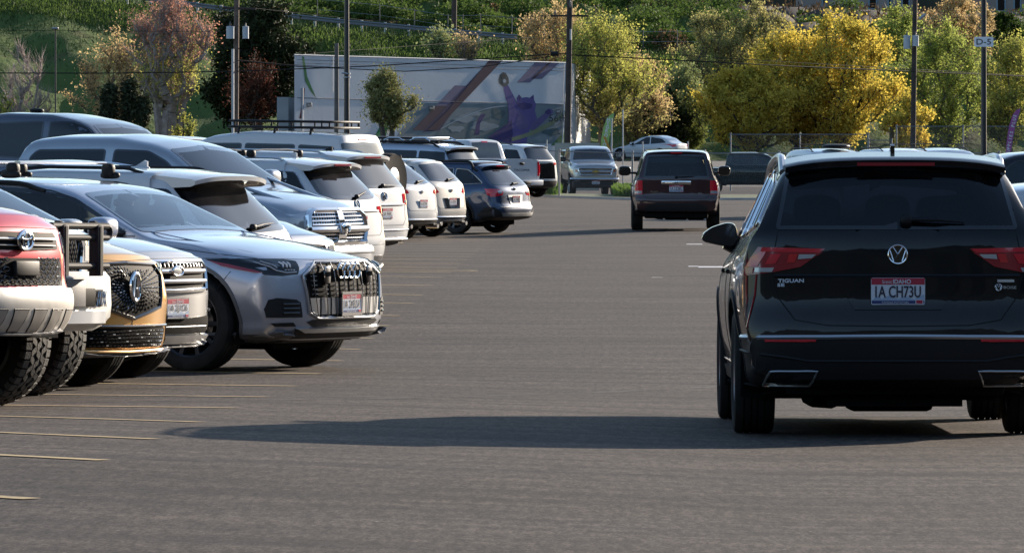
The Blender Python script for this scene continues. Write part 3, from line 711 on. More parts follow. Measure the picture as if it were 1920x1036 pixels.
    l = MB(); c.panel(l, sym([(0, 0.318), (0.55, 0.318), (0.66, 0.352), (0.0, 0.345)]), 'F', M['satin'], off=0.022, h=0.05); c.panel(l, sym([(0, 0.225), (0.62, 0.225), (0.66, 0.34), (0.0, 0.322)]), 'F', M['black'], off=0.010, h=0.06); c.panel(l, sym([(0.60, 0.225), (0.90, 0.235), (0.905, 0.30), (0.66, 0.335)])[:4], 'F', M['grey_plastic'], off=0.006, h=0.06); c.panel(l, [(-a_, b_) for a_, b_ in [(0.60, 0.225), (0.90, 0.235), (0.905, 0.30), (0.66, 0.335)]], 'F', M['grey_plastic'], off=0.006, h=0.06)
    l.build('front_splitter', c.root)
    c.plate('F', 0.535, '1A 243LV', off=0.035, chromeframe=True)
    c.mirrors(0.95, 1.12, pm, out=0.27, sz=(0.10, 0.135, 0.088), sides=(-1,))
    c.seams(sides=[[(1.08, 0.98), (1.0, 0.5), (0.98, 0.30)], [(-0.44, 1.1), (-0.42, 0.9), (-0.46, 0.30)], [(2.0, 0.80), (1.86, 0.62)], [(1.0, 1.04), (1.6, 0.965), (2.15, 0.90)]], front=[[(-0.97, 0.90), (-0.6, 0.895), (-0.4, 0.888), (0, 0.886), (0.4, 0.888), (0.6, 0.895), (0.97, 0.90)]])
    for sd_ in (1, -1):                                 # power-dome creases in the bonnet
        q = [c.proj((x, sd_ * y), 'T', 0.0)[0] for x, y in ((2.30, 0.60), (2.0, 0.66), (1.6, 0.70), (1.1, 0.70))]; c.bm.tube([p_ - Vector((0, 0, 0.004)) for p_ in q], 0.010, pm, flat=0.6)
    c.handles([0.05, -1.05], 0.86, pm)
    c.rails(0.15, -1.9, inset_=0.0, h=0.035, mat=M['black'], r=0.020)
    for x in (-0.18, -1.05):                            # roof bars
        b = MB(); z = c.proj((x, 0), 'T', 0)[0].z + 0.125; b.tube([(x, -0.66, z), (x, 0.66, z)], 0.032, M['satin'], flat=0.42)
        for sd_ in (1, -1):
            y = c.sect(x)[1][2]; b.blob((x, sd_ * (y - 0.02), z - 0.055), (0.055, 0.045, 0.055), M['black'], p=3); b.blob((x, sd_ * (y + 0.01), z - 0.10), (0.09, 0.035, 0.03), M['black'], p=3)
        b.build('roof_bar', c.root)
    place(c, pm, 652, 47.0)
    tag(c.root, 'silver blue SUV with octagonal grille, four-ring badge and roof bars', 'car', 'cars parked in the left row')
    return c

# ---------------------------------------------------------------- black SUV driving away on the right
def make_black():
    S, X0, Y0 = 333.0, 1685.0, 829.0
    def U(*pts): return [(-(x - X0) / S, (Y0 - y) / S) for x, y in pts]       # seen from behind: image left = car left
    c = Car('moving_car', dict(L=4.70, W=0.915, N=110,
        top=[(2.35, 0.93), (2.2, 1.0), (1.5, 1.06), (1.05, 1.10), (0.35, 1.50), (0.1, 1.57), (-0.4, 1.625), (-1.2, 1.63), (-1.9, 1.60), (-2.35, 1.565)],
        belt=[(2.35, 0.86), (1.2, 1.03), (0, 1.06), (-1.4, 1.10), (-2.35, 1.15)],
        bot=[(2.35, 0.28), (1.4, 0.22), (-1.6, 0.22), (-2.1, 0.27), (-2.35, 0.33)],
        front=[(0, -0.1), (0.4, 0), (0.8, -0.03), (0.95, -0.15), (2.3, -0.2)],
        rear=[(0, 0.12), (0.28, 0.10), (0.40, 0.03), (0.55, 0.0), (0.66, 0.015), (0.74, 0.05), (0.92, 0.062), (1.08, 0.075), (1.16, 0.09), (1.52, 0.30), (1.58, 0.36), (1.64, 0.44), (2.3, 0.5)],
        af=0.4, ar=0.30, pr=3.2, tumble=0.44, crown=0.04, plan=[(-2.35, 0.955), (-1.9, 0.975), (-1.2, 1), (1.2, 1), (1.9, 0.965), (2.35, 0.9)]))
    std(c, 1.40, -1.39, 0.355, 0.235, style='alloy', spokes=5, arch='black', archw=0.05, track=0.785)
    pm = paint('paint_black', (0.006, 0.007, 0.009), 0.0, 0.3)
    c.windows([[(0.85, 1.12), (-0.30, 1.135), (-0.30, 1.50), (0.1, 1.485), (0.30, 1.45)], [(-0.37, 1.135), (-1.22, 1.15), (-1.22, 1.515), (-0.37, 1.51)], [(-1.28, 1.155), (-1.90, 1.20), (-1.72, 1.44), (-1.28, 1.50)]], M['see_dark'], M['chrome'])
    c.wscreen('F', [(0, 1.14), (0.72, 1.12), (0.55, 1.46), (0, 1.50)], M['see_clear'], hole=0.022)
    # rear window, the lower part opaque
    rg = U((1487, 322), (1464, 437), (1685, 438)) ; c.wscreen('R', [(0, 1.172), (0.672, 1.172), (0.682, 1.19), (0.60, 1.555), (0, 1.562)], M['see_dark'], frit=0.022, hole=0.012)
    c.cabin(0.75, -1.75, 1.10)
    c.spoiler(-1.72, -2.12, 1.622, 1.578, 0.615, 0.625, pm, th=0.05, under=M['gloss_black'])
    l = MB(); l.box(-2.125, -2.11, -0.22, 0.22, 1.535, 1.553, M['dark_red_lens']); l.build('brake_light', c.root)
    # body-side rim in the roof pillars, tailgate outline
    c.seams(rear=[U((1462, 437), (1455, 472)), U((1908, 437), (1915, 472)), [(0.71, 0.93), (0.68, 0.80), (0.58, 0.665), (0.40, 0.635), (0, 0.63), (-0.40, 0.635), (-0.58, 0.665), (-0.68, 0.80), (-0.71, 0.93)]], sides=[[(-0.33, 1.1), (-0.33, 0.35)], [(0.95, 1.05), (0.90, 0.35)], [(-1.24, 1.1), (-1.0, 0.75), (-0.98, 0.35)]])
    # tailgate crease band and plate recess
    b = MB(); c.panel(b, sym([(0, 0.905), (0.36, 0.905), (0.245, 0.722), (0, 0.722)]), 'R', pm, off=-0.02, h=0.05, depth=0.0)
    c.line(b, sym([(0.0, 0.912), (0.37, 0.912), (0.40, 0.915)]), 'R', M['gloss_black'], r=0.006, off=0.004); b.build('tailgate_recess', c.root)
    b = MB()
    for k in range(2):
        c.line(b, [(-0.69, 0.915 - k * 0.004), (0.69, 0.915 - k * 0.004)], 'R', pm, r=0.012, off=0.0, flat=0.7)
    b.build('tailgate_edge', c.root)
    # tail lamps
    for e in (1, -1):
        def Q(*pts):
            P = U(*pts); return [(e * a_, b_) for a_, b_ in P]
        l = MB(); c.panel(l, Q((1425, 471), (1549, 474), (1541, 483), (1526, 492), (1503, 508), (1453, 518), (1400, 525), (1401, 508), (1412, 490)), 'R', M['dark_red_lens'], off=0.008, h=0.03); t_ = l.build('tail_light', c.root)
        d = MB()
        c.panel(d, Q((1432, 472), (1546, 475), (1537, 482), (1430, 480)), 'R', M['red_lens'], off=0.012, h=0.03)
        c.panel(d, Q((1428, 480), (1440, 480), (1424, 507), (1404, 509), (1412, 492)), 'R', M['red_lens'], off=0.012, h=0.03)
        c.panel(d, Q((1448, 484), (1468, 484), (1457, 502), (1438, 504)), 'R', M['red_lens'], off=0.013, h=0.03)
        c.panel(d, Q((1482, 484), (1498, 484), (1492, 500), (1478, 501)), 'R', pbr('stop_lens', (0.55, 0.012, 0.02), 0.12, coat=1), off=0.013, h=0.03)
        c.panel(d, Q((1500, 485), (1532, 485), (1524, 492), (1498, 494)), 'R', M['clear_lens'], off=0.013, h=0.03)
        c.panel(d, Q((1420, 510), (1454, 510), (1450, 518), (1419, 518)), 'R', M['clear_lens'], off=0.013, h=0.03)
        c.panel(d, Q((1402, 510), (1417, 510), (1416, 520), (1401, 523)), 'R', M['dark_red_lens'], off=0.013, h=0.03)
        d.build('lamp_segments', t_)
        d = MB(); c.line(d, Q((1421, 523), (1418, 560), (1408, 600), (1403, 622)), 'R', M['dark_red_lens'], r=0.006, off=0.001); d.build('reflector_strip', t_)
        l = MB(); c.panel(l, Q((1437, 641), (1532, 641), (1530, 648), (1437, 648)), 'R', M['red_lens'], off=0.014, h=0.04); l.build('reflector', c.root)
        # exhaust trim
        ex = Q((1447, 703), (1466, 702), (1534, 702), (1521, 728), (1437, 728), (1440, 716)); ex = [(a_, b_ ) for a_, b_ in ex]
        l = MB(); c.panel(l, ex, 'R', M['gloss_black'], off=0.010, h=0.04); c.line(l, ex, 'R', M['satin'], r=0.0065, off=0.014, closed=True, h=0.04); l.build('exhaust_trim', c.root)
    # chrome strip, lower bumper
    l = MB(); c.line(l, [(-0.93, 0.568), (-0.85, 0.566), (0, 0.572), (0.85, 0.566), (0.93, 0.568)], 'R', M['satin'], r=0.018, off=0.006, flat=0.8); l.build('chrome_strip', c.root)
    l = MB(); c.panel(l, sym([(0, 0.305), (0.80, 0.305), (0.89, 0.34), (0.93, 0.42), (0.93, 0.552), (0, 0.556)]), 'R', M['black'], off=0.005, h=0.05)
    c.line(l, [(-0.9, 0.49), (-0.62, 0.455), (-0.5, 0.435), (0.5, 0.435), (0.62, 0.455), (0.9, 0.49)], 'R', M['black'], r=0.012, off=0.006, flat=0.8)
    c.panel(l, sym([(0, 0.29), (0.66, 0.29), (0.76, 0.42), (0.62, 0.445), (0, 0.425)]), 'R', M['black'], off=0.012, h=0.05)
    l.build('lower_bumper', c.root)
    l = MB(); l.box(-2.1, -1.3, -0.62, 0.62, 0.235, 0.33, M['under'], bev=0.03); l.box(-2.0, -1.6, -0.60, -0.28, 0.205, 0.30, M['under'], bev=0.04); l.box(-2.0, -1.6, 0.28, 0.6, 0.215, 0.3, M['under'], bev=0.04)
    l.build('muffler', c.root)
    for ax in 'LS':
        l = MB(); c.panel(l, [(-1.0, 0.24), (1.0, 0.24), (1.0, 0.36), (-1.0, 0.36)], ax, M['black'], off=0.012, h=0.1); c.line(l, [(-0.98, 0.40), (0.98, 0.40)], ax, M['chrome'], r=0.008, off=0.010); l.build('side_skirt', c.root)
    c.plate('R', 0.826, '1A CH73U', off=0.012, tilt=0)
    c.badge_vw('R', 0.0, 1.033, 0.052)
    l = c.letters('R', 'TIGUAN', (1685 - 1485) / S, (Y0 - 537.5) / S, 0.020, M['white_p'], width=0.145, bold=0.001)  # chrome lettering, here and below, in white that stands for its bright reflection
    c.letters('R', 'SE', (1685 - 1466.5) / S, (Y0 - 545) / S, 0.017, M['white_p'], width=0.04, bold=0.001)
    q = MB(); c.panel(q, U((1872, 532), (1904, 532), (1904, 537), (1872, 537)), 'R', M['satin'], off=0.008, h=0.03); q.build('badge', c.root)
    c.badge_vw('R', -(1874 - 1685) / S, (Y0 - 546.5) / S, 0.019, name='dealer_badge')
    c.letters('R', 'BOISE', -(1896 - 1685) / S, (Y0 - 549.5) / S, 0.016, M['satin'], width=0.075)
    for e in (1, -1):                                   # wedge-shaped door mirrors
        P = U((1315, 456), (1318, 445), (1335, 433), (1362, 425), (1376, 426), (1383, 436), (1384, 462), (1376, 472), (1350, 469), (1320, 462)); y0 = sum(p_[0] for p_ in P) / 10; z0 = sum(p_[1] for p_ in P) / 10; b = MB(); k = 1.09
        rows = [[(0.82 - dx, e * (y0 - 0.095 + (a_ - y0) * s_ * k), 1.150 + (b_ - z0) * s_ * k) for a_, b_ in roundpoly(P, 0.025, 3)] for dx, s_ in ((-0.10, 0.35), (-0.07, 0.72), (-0.02, 0.95), (0.05, 1.0), (0.07, 0.97), (0.072, 0.90))]
        b.grid(rows, M['gloss_black'], close=True); b.add(rows[-1], [tuple(range(len(rows[-1])))], pbr('mirror_glass', (0.05, 0.05, 0.055), 0.04, 0.6)); q, n = c.proj((0.84, 1.06), 'L' if e > 0 else 'S', 0)
        b.tube([q - Vector((0, e * 0.03, 0)), (0.84, q.y + e * 0.05, 1.09), (0.83, e * (0.86), 1.11)], [0.04, 0.03, 0.03], M['gloss_black']); b.build('door_mirror', c.root)
    c.rails(0.15, -1.78, inset_=-0.01, h=0.06, mat=M['satin'], r=0.022)
    c.antenna(-1.72, M['gloss_black'])
    c.wiper(-0.05, 1.215, -0.38, 1.205)
    c.handles([-0.15, -1.05], 0.93, pm)
    # heading straight up the aisle, nose a little to the left
    a = R(90.6); tail = Vector(((1685 - CX) / FPX * 33.0, 33.0, 0)); d = Vector((math.cos(a), math.sin(a), 0)); p = tail + d * 2.35
    za = float(gz(p.x, p.y + 1.4)); zb = float(gz(p.x, p.y - 1.39)); p.z = (za + zb) / 2
    zl, zr = float(gz(p.x - 0.78, p.y)), float(gz(p.x + 0.78, p.y)); c.finish(pm, p, a, -math.atan2(za - zb, 2.79), 0)
    tag(c.root, 'black SUV driving away close to the camera, its rear plate facing us', 'car', 'cars driving along the aisle')
    return c
# ---------------------------------------------------------------- ground
def make_ground():
    ys = np.concatenate([np.arange(-400, -20, 20), np.arange(-20, 10, 5), np.arange(10, 210, 0.5), np.arange(210, 421, 6)])
    xs = np.concatenate([np.linspace(-400, -20, 12), np.arange(-18, 18.1, 0.75), np.linspace(20, 400, 12)])
    V = [(x, y, float(gz(x, y)) - (0.0 if y < 395 else 0.5)) for y in ys for x in xs]; n = len(xs)
    F = [(j * n + i, j * n + i + 1, (j + 1) * n + i + 1, (j + 1) * n + i) for j in range(len(ys) - 1) for i in range(n - 1)]
    m, t, b = newmat('asphalt'); N = t.nodes.new; Lk = t.links.new
    geo = N('ShaderNodeNewGeometry')
    def noise(sc, vec=None, detail=5, rough=0.6):
        mp = N('ShaderNodeMapping'); mp.inputs['Scale'].default_value = vec or (1, 1, 1); Lk(geo.outputs['Position'], mp.inputs[0])
        x = N('ShaderNodeTexNoise'); x.inputs['Scale'].default_value = sc; x.inputs['Detail'].default_value = detail; x.inputs['Roughness'].default_value = rough; Lk(mp.outputs[0], x.inputs['Vector']); return x.outputs[0]
    def ramp(f, p0, c0, p1, c1):
        r = N('ShaderNodeValToRGB'); r.color_ramp.elements[0].position = p0; r.color_ramp.elements[0].color = (*c0, 1); r.color_ramp.elements[1].position = p1; r.color_ramp.elements[1].color = (*c1, 1); Lk(f, r.inputs[0]); return r.outputs[0]
    def mul(a, c_, f=1.0, bt='MULTIPLY'):
        x = N('ShaderNodeMix'); x.data_type = 'RGBA'; x.blend_type = bt; x.inputs[0].default_value = f; Lk(a, x.inputs[6]); Lk(c_, x.inputs[7]); return x.outputs[2]
    base = ramp(noise(0.35, (0.35, 1, 1), 6), 0.35, (0.055, 0.0465, 0.041), 0.65, (0.079, 0.067, 0.0595))
    c1 = mul(base, ramp(noise(1.6, (0.10, 1.3, 1), 7, 0.7), 0.36, (0.62, 0.64, 0.68), 0.60, (1.16, 1.13, 1.10)))
    c1b = mul(c1, ramp(noise(5, (0.22, 0.8, 1), 6, 0.8), 0.38, (0.78, 0.79, 0.81), 0.60, (1.16, 1.14, 1.12)))
    c1b = mul(c1b, ramp(noise(22, (1, 0.16, 1), 3, 0.9), 0.38, (0.60, 0.60, 0.61), 0.62, (1.35, 1.33, 1.31)))
    c2 = mul(c1b, ramp(noise(60, (1, 0.35, 1), 4, 0.8), 0.36, (0.55, 0.55, 0.56), 0.64, (1.5, 1.48, 1.46)))
    # tyre tracks: long narrow dark streaks along and across the aisle
    st = ramp(noise(0.7, (0.05, 1.6, 1), 3, 0.5), 0.30, (0.50, 0.50, 0.53), 0.42, (1, 1, 1)); c3 = mul(c2, st, 0.85)
    c3 = mul(c3, ramp(noise(0.8, (0.6, 1, 1), 3, 0.5), 0.66, (1, 1, 1), 0.72, (0.62, 0.62, 0.64)), 0.8); c3 = mul(c3, ramp(noise(2.6, (0.5, 1, 1), 2, 0.5), 0.70, (1, 1, 1), 0.73, (0.55, 0.55, 0.57)), 0.9)
    vo = N('ShaderNodeTexVoronoi'); vo.inputs['Scale'].default_value = 7.0; Lk(geo.outputs['Position'], vo.inputs['Vector'])
    sp = ramp(vo.outputs['Distance'], 0.045, (1, 1, 1), 0.055, (0, 0, 0)); sel = ramp(noise(3.1, None, 2), 0.60, (0, 0, 0), 0.62, (1, 1, 1)); k = mul(sp, sel)
    fin = N('ShaderNodeMix'); fin.data_type = 'RGBA'; Lk(k, fin.inputs[0]); Lk(c3, fin.inputs[6]); fin.inputs[7].default_value = (0.30, 0.28, 0.25, 1)
    Lk(fin.outputs[2], b.inputs['Base Color']); b.inputs['Roughness'].default_value = 0.78; b.inputs['Specular IOR Level'].default_value = 0.12
    bp = N('ShaderNodeBump'); bp.inputs['Strength'].default_value = 0.55; bp.inputs['Distance'].default_value = 0.006; Lk(noise(70, None, 4, 0.8), bp.inputs['Height'])
    bp2 = N('ShaderNodeBump'); bp2.inputs['Strength'].default_value = 0.35; bp2.inputs['Distance'].default_value = 0.03; Lk(noise(2.2, (0.3, 1, 1), 5, 0.6), bp2.inputs['Height']); Lk(bp.outputs[0], bp2.inputs['Normal']); Lk(bp2.outputs[0], b.inputs['Normal'])
    g = MB(); g.v = V; g.f = F; g.mats = [m]; g.m = [0] * len(F); o = g.build('parking_lot', sharp=0)
    for p in o.data.polygons: p.use_smooth = True
    tag(o, kind='structure')
    # painted bay lines, each end read off the photo
    lm, t, b = newmat('line_paint'); tc = t.nodes.new('ShaderNodeNewGeometry'); n = t.nodes.new('ShaderNodeTexNoise'); n.inputs['Scale'].default_value = 6; n.inputs['Detail'].default_value = 8; n.inputs['Roughness'].default_value = 0.8
    t.links.new(tc.outputs['Position'], n.inputs['Vector']); r = t.nodes.new('ShaderNodeValToRGB'); r.color_ramp.elements[0].position = 0.36; r.color_ramp.elements[0].color = (0.12, 0.095, 0.065, 1); r.color_ramp.elements[1].position = 0.50; r.color_ramp.elements[1].color = (0.38, 0.28, 0.13, 1)
    t.links.new(n.outputs[0], r.inputs[0]); t.links.new(r.outputs[0], b.inputs['Base Color']); b.inputs['Roughness'].default_value = 0.8
    ends = [61, 194, 290, 378, 445, 502, 555, 600, 640, 674, 699, 727, 748, 775, 792, 813, 832]
    ln = MB(); d = Vector((math.cos(R(-TH)), math.sin(R(-TH)), 0)); nn = Vector((-d.y, d.x, 0))
    def strip(pts, w):
        P = []
        for i, p in enumerate(pts):
            q = (pts[min(i + 1, len(pts) - 1)] - pts[max(i - 1, 0)]).normalized(); s_ = Vector((-q.y, q.x, 0)) * w / 2
            a, b_ = p - s_, p + s_; P.append([(a.x, a.y, float(gz(a.x, a.y)) + 0.004), (b_.x, b_.y, float(gz(b_.x, b_.y)) + 0.004)])
        ln.grid(P, lm)
    for i, px in enumerate(ends):
        Y = 24400.0 / (CX - px); E = Vector(((px - CX) / FPX * Y, Y, 0)); strip([E - d * 0.3 * k for k in range(22)], 0.13)
    for k in range(18, 46):
        Y = 24400.0 / (CX - 832) + (k - 17) * 3.17
        if Y > 150: break
        E = Vector((-2.2, Y, 0)); strip([E - d * 0.3 * j for j in range(20)], 0.13)
    Y = 86.0; E = Vector(((850 - CX) / FPX * Y, Y, 0)); P = []                     # hairpin end of a bay line
    for j in range(20): P.append(E + d * (-5 + j * 0.26) + nn * 0.32)
    for j in range(9): t_ = math.pi / 2 - j * math.pi / 8; P.append(E + d * (0.32 * math.cos(t_)) + nn * 0.32 * math.sin(t_))
    for j in range(20): P.append(E + d * (-j * 0.26) - nn * 0.32)
    strip(P, 0.10)
    tag(ln.build('bay_lines', sharp=0), kind='structure')
    tm = pbr('tyre_mark', (0.036, 0.034, 0.033), 0.8, var=0.3, vscale=5); tk = MB(); ln_ = ln; ln = tk
    def mark(pts, w):
        P = []
        for px, py in pts:
            Y = 35.0
            for _ in range(30): Y = FPX * (EYE - float(gz((px - CX) / FPX * Y, Y))) / (py - CY)
            P.append(Vector(((px - CX) / FPX * Y, Y, 0)))
        Q = []
        for i in range(len(P) - 1): Q += [P[i] + (P[i + 1] - P[i]) * (k / 12) for k in range(12)]
        Q.append(P[-1]); G_ = []
        for i, p in enumerate(Q):
            q = (Q[min(i + 1, len(Q) - 1)] - Q[max(i - 1, 0)]).normalized(); s_ = Vector((-q.y, q.x, 0)) * w / 2 * (0.6 + 0.4 * math.sin(i * 0.7)); G_.append([(v.x, v.y, float(gz(v.x, v.y)) + 0.002) for v in (p - s_, p + s_)])
        tk.grid(G_, tm)
    mark([(240, 752), (520, 750), (820, 744), (1100, 736), (1350, 724)], 0.07); mark([(820, 484), (1000, 477), (1180, 480), (1330, 474)], 0.12); mark([(640, 575), (900, 566), (1340, 562)], 0.07)
    tag(tk.build('tyre_marks', sharp=0), kind='structure')
    wp = pbr('white_paint', (0.55, 0.55, 0.56), 0.7, var=0.35, vscale=8); aw = MB()
    for (px, py, w_, l_) in ((1335, 501, 0.42, 0.9), (1300, 500, 0.15, 0.5), (1232, 521, 0.15, 0.15), (1302, 457, 0.30, 0.7)):
        Y = 11000 * 1.88 / (py - CY); X = (px - CX) / FPX * Y; P = []
        for yy in (Y - l_ / 2, Y + l_ / 2): P.append([(xx, yy, float(gz(xx, yy)) + 0.004) for xx in (X - w_ / 2, X + w_ / 2)])
        aw.grid(P, wp)
    tag(aw.build('aisle_markings', sharp=0), kind='structure')

def make_added_slopes():
    """unseen dark slopes, added behind and beside the camera to darken the car reflections"""
    q = random.Random(3); bm_ = pbr('added_slope_dark', (0.008, 0.011, 0.009), 0.95, var=0.6, vscale=0.15)
    P = []
    for j in range(14):
        y = -80 - j * 14; P.append([(-260 + i * 9, y + q.uniform(-4, 4), -1 + min(1, j / 7) ** 0.8 * (62 + 9 * math.sin(i * 0.4) + q.uniform(-4, 4))) for i in range(60)])
    b = MB(); b.grid(P[::-1], bm_); tag(b.build('added_slope_behind', sharp=0), kind='structure')
    P = []
    for j in range(8):
        x = 170 + j * 9; P.append([(x + q.uniform(-3, 3), -200 + i * 9, -1 + min(1, j / 4) ** 0.7 * (50 + 6 * math.sin(i * 0.5) + q.uniform(-4, 4))) for i in range(90)])
    b = MB(); b.grid(P, bm_); tag(b.build('added_slope_beside', sharp=0), kind='structure')  # added out of view: keeps the bright sky near the sun out of reflections
# ---------------------------------------------------------------- the other cars of the left row
ROW = 'cars parked in the left row'
def base(name, L, W, H, nose=0.60, cowl=0.685, hood=1.0, ws=0.75, rk=0.36, belt=(0.60, 0.64, 0.68), zb=0.24, af=0.34, ar=0.28, tumble=0.36, tailz=0.955, peak=-0.3, crease=None, fp=None, rp=None, N=100, top=None, pr=3.2, pf=2.9, crown=0.035, sig=0.07):
    h = L / 2; cx = h - hood
    sp = dict(L=L, W=W, N=N, sig=sig, crown=crown,
        top=top or [(h, nose * H - 0.02), (h - 0.14, nose * H + 0.03), (h - 0.5, (nose + cowl) / 2 * H + 0.03), (cx + 0.05, cowl * H), (cx - ws, 0.925 * H), (cx - ws - 0.25, 0.965 * H), (peak, H), (-h + 0.9, 0.99 * H), (-h, tailz * H)],
        belt=[(h, nose * H - 0.08), (cx, belt[0] * H), (0, belt[1] * H), (-h, belt[2] * H)],
        bot=[(h, zb + 0.04), (h - 0.7, zb), (-h + 0.7, zb), (-h, zb + 0.10)],
        front=fp or [(0, -0.12), (zb + 0.03, -0.09), (zb + 0.14, -0.02), (0.5, 0), (nose * H - 0.12, -0.02), (nose * H - 0.03, -0.08), (nose * H + 0.05, -0.16), (2.3, -0.3)],
        rear=rp or [(0, 0.12), (0.17 * H, 0.10), (0.24 * H, 0.03), (0.33 * H, 0), (0.42 * H, 0.02), (0.55 * H, 0.05), (0.66 * H, 0.08), (0.94 * H, rk), (H, rk + 0.08), (2.3, rk + 0.15)],
        af=af, ar=ar, pr=pr, pf=pf, tumble=tumble, crease=crease)
    c = Car(name, sp); c.H = H; return c
def side_glass(c, x0, x1, z0, z1, mat=None, trim=None, quarter=True, slant=0.32, back=0.25):
    """front door, rear door and quarter windows between x0 (front) and x1 (rear)"""
    m1 = x0 - (x0 - x1) * 0.40; m2 = x0 - (x0 - x1) * (0.74 if quarter else 1.0); dz = (z1 - z0)
    P = [[(x0, z0), (m1 + 0.03, z0 + 0.01), (m1 + 0.03, z1), (x0 - slant * 1.6, z1 - 0.01), (x0 - slant * 1.15, z1 - dz * 0.25)]]
    P.append([(m1 - 0.03, z0 + 0.01), (m2 + 0.03, z0 + 0.03), (m2 + (0.03 if quarter else back * 0.7), z1 - 0.01), (m1 - 0.03, z1)])
    if quarter: P.append([(m2 - 0.03, z0 + 0.03), (x1, z0 + 0.06), (x1 + back, z1 - 0.04), (m2 - 0.03, z1 - 0.01)])
    c.windows(P, mat or M['glass'], trim)
    c.seams(sides=[[(m1, z0 - 0.02), (m1, 0.35)], [(x0 + 0.12, z0 - 0.06), (x0 + 0.05, 0.4)], [(m2 + 0.02, z0 - 0.02), (m2 + 0.1, 0.7)]])
    c.handles([m1 + 0.18, m2 + 0.2], z0 - 0.17, M['black'] if trim is None else M['chrome'])
def lamp(c, end, pts, mat, name, inner=(), label=None):
    for e in (1, -1):
        b = MB(); c.panel(b, [(e * a, z) for a, z in pts], end, mat, off=0.007, h=0.05); o = b.build(name, c.root, label=label)
        if inner:
            d = MB()
            for q, m_ in inner: c.panel(d, [(e * a, z) for a, z in q], end, m_, off=0.012, h=0.05)
            d.build('lamp_segments', o)
def trim(c, end, half, mat, name, off=0.006, h=0.07, rnd_=0):
    b = MB(); c.panel(b, sym(half), end, mat, off=off, h=h, rnd_=rnd_); return b.build(name, c.root)
def tailshape(c, z0, z1, w0, w1, r=0.004):
    """outline of the tailgate"""
    c.seams(rear=[[(w1, z1), (w0 + 0.02, (z0 + z1) / 2), (w0, z0 + 0.08), (w0 - 0.1, z0), (-w0 + 0.1, z0), (-w0, z0 + 0.08), (-w0 - 0.02, (z0 + z1) / 2), (-w1, z1)]], r=r)

WHITE = lambda: paint('paint_white', (0.56, 0.58, 0.60), 0.0, 0.35)
def hatch():                                            # 6: white hatch behind the quattro, tail out
    c = base('parked_car', 4.6, 0.93, 1.66, rk=0.50, ar=0.34, crease=(0.9, 0.012), rp=[(0, 0.12), (0.3, 0.1), (0.5, 0), (0.9, 0.03), (1.06, 0.09), (1.50, 0.50), (1.66, 0.6), (2.3, 0.7)])
    std(c, 1.35, -1.30, 0.35, 0.23, spokes=5); side_glass(c, 0.95, -1.95, 1.10, 1.50)
    c.wscreen('R', [(0, 1.07), (0.60, 1.09), (0.70, 1.14), (0.60, 1.50), (0, 1.53)], M['dusty_glass'], frit=0.05)
    c.wscreen('F', [(0, 1.14), (0.70, 1.12), (0.55, 1.50), (0, 1.53)], M['glass'])
    c.spoiler(-1.45, -2.02, 1.635, 1.585, 0.60, 0.62, WHITE(), th=0.06, under=M['gloss_black'])
    lamp(c, 'R', [(0.60, 0.90), (0.84, 0.88), (0.87, 1.0), (0.80, 1.03), (0.62, 0.99)], M['red_lens'], 'tail_light')
    tailshape(c, 0.72, 1.08, 0.62, 0.74); trim(c, 'R', [(0, 0.30), (0.84, 0.32), (0.88, 0.48), (0, 0.45)], M['black'], 'lower_bumper')
    c.letters('R', 'RAV4', 0.45, 0.93, 0.04, M['chrome'], width=0.2); c.plate('R', 0.85, '1A 6K2J'); c.antenna(-1.0, WHITE()); c.wiper(0.02, 1.10, -0.42, 1.14); c.mirrors(0.85, 1.15, WHITE()); c.rails(0.2, -1.4, mat=M['black'])
    place(c, WHITE(), 496, 52.3, 'R'); tag(c.root, 'white hatchback tail out behind the silver blue SUV, dusty rear window and wiper showing', 'car', ROW)
def blue_crest():                                       # 7: steel-blue crossover, only its nose and roof show
    c = base('parked_car', 4.94, 0.97, 1.715, nose=0.575, hood=1.25, ws=0.85)
    std(c, 1.55, -1.35, 0.38, 0.25, style='dark', arch=None); side_glass(c, 0.95, -2.05, 1.12, 1.56, trim=M['chrome'])
    c.wscreen('F', [(0, 1.17), (0.72, 1.16), (0.57, 1.54), (0, 1.57)], M['glass']); pm = paint('paint_steel_blue', (0.16, 0.19, 0.25), 0.5)
    b = MB(); P = [(0, 0.88), (0.36, 0.86), (0.42, 0.72), (0.30, 0.48), (0, 0.40)]; c.panel(b, sym(P), 'F', M['black'], off=0.006); c.line(b, sym(P), 'F', M['chrome'], r=0.02, off=0.012, closed=True)
    for k in range(-4, 5):
        c.line(b, [(k * 0.08 - 0.1, 0.84 - abs(k) * .01), (k * 0.08 + 0.1 * (1 if abs(k) < 3 else .3), 0.58)], 'F', M['chrome'], r=0.009, off=0.012); c.line(b, [(k * 0.08 + 0.1, 0.84 - abs(k) * .01), (k * 0.08 - 0.1 * (1 if abs(k) < 3 else .3), 0.58)], 'F', M['chrome'], r=0.009, off=0.012)
    b.build('grille', c.root)
    lamp(c, 'F', [(0.48, 0.80), (0.86, 0.82), (0.90, 0.90), (0.48, 0.86)], M['clear_lens'], 'headlight')
    c.rails(0.55, -1.9, inset_=0.0, h=0.045, mat=M['chrome']); c.mirrors(1.0, 1.16, pm); place(c, pm, 577, 58.2)
    tag(c.root, 'steel blue crossover, only its roof and the corner of its nose showing', 'car', ROW)
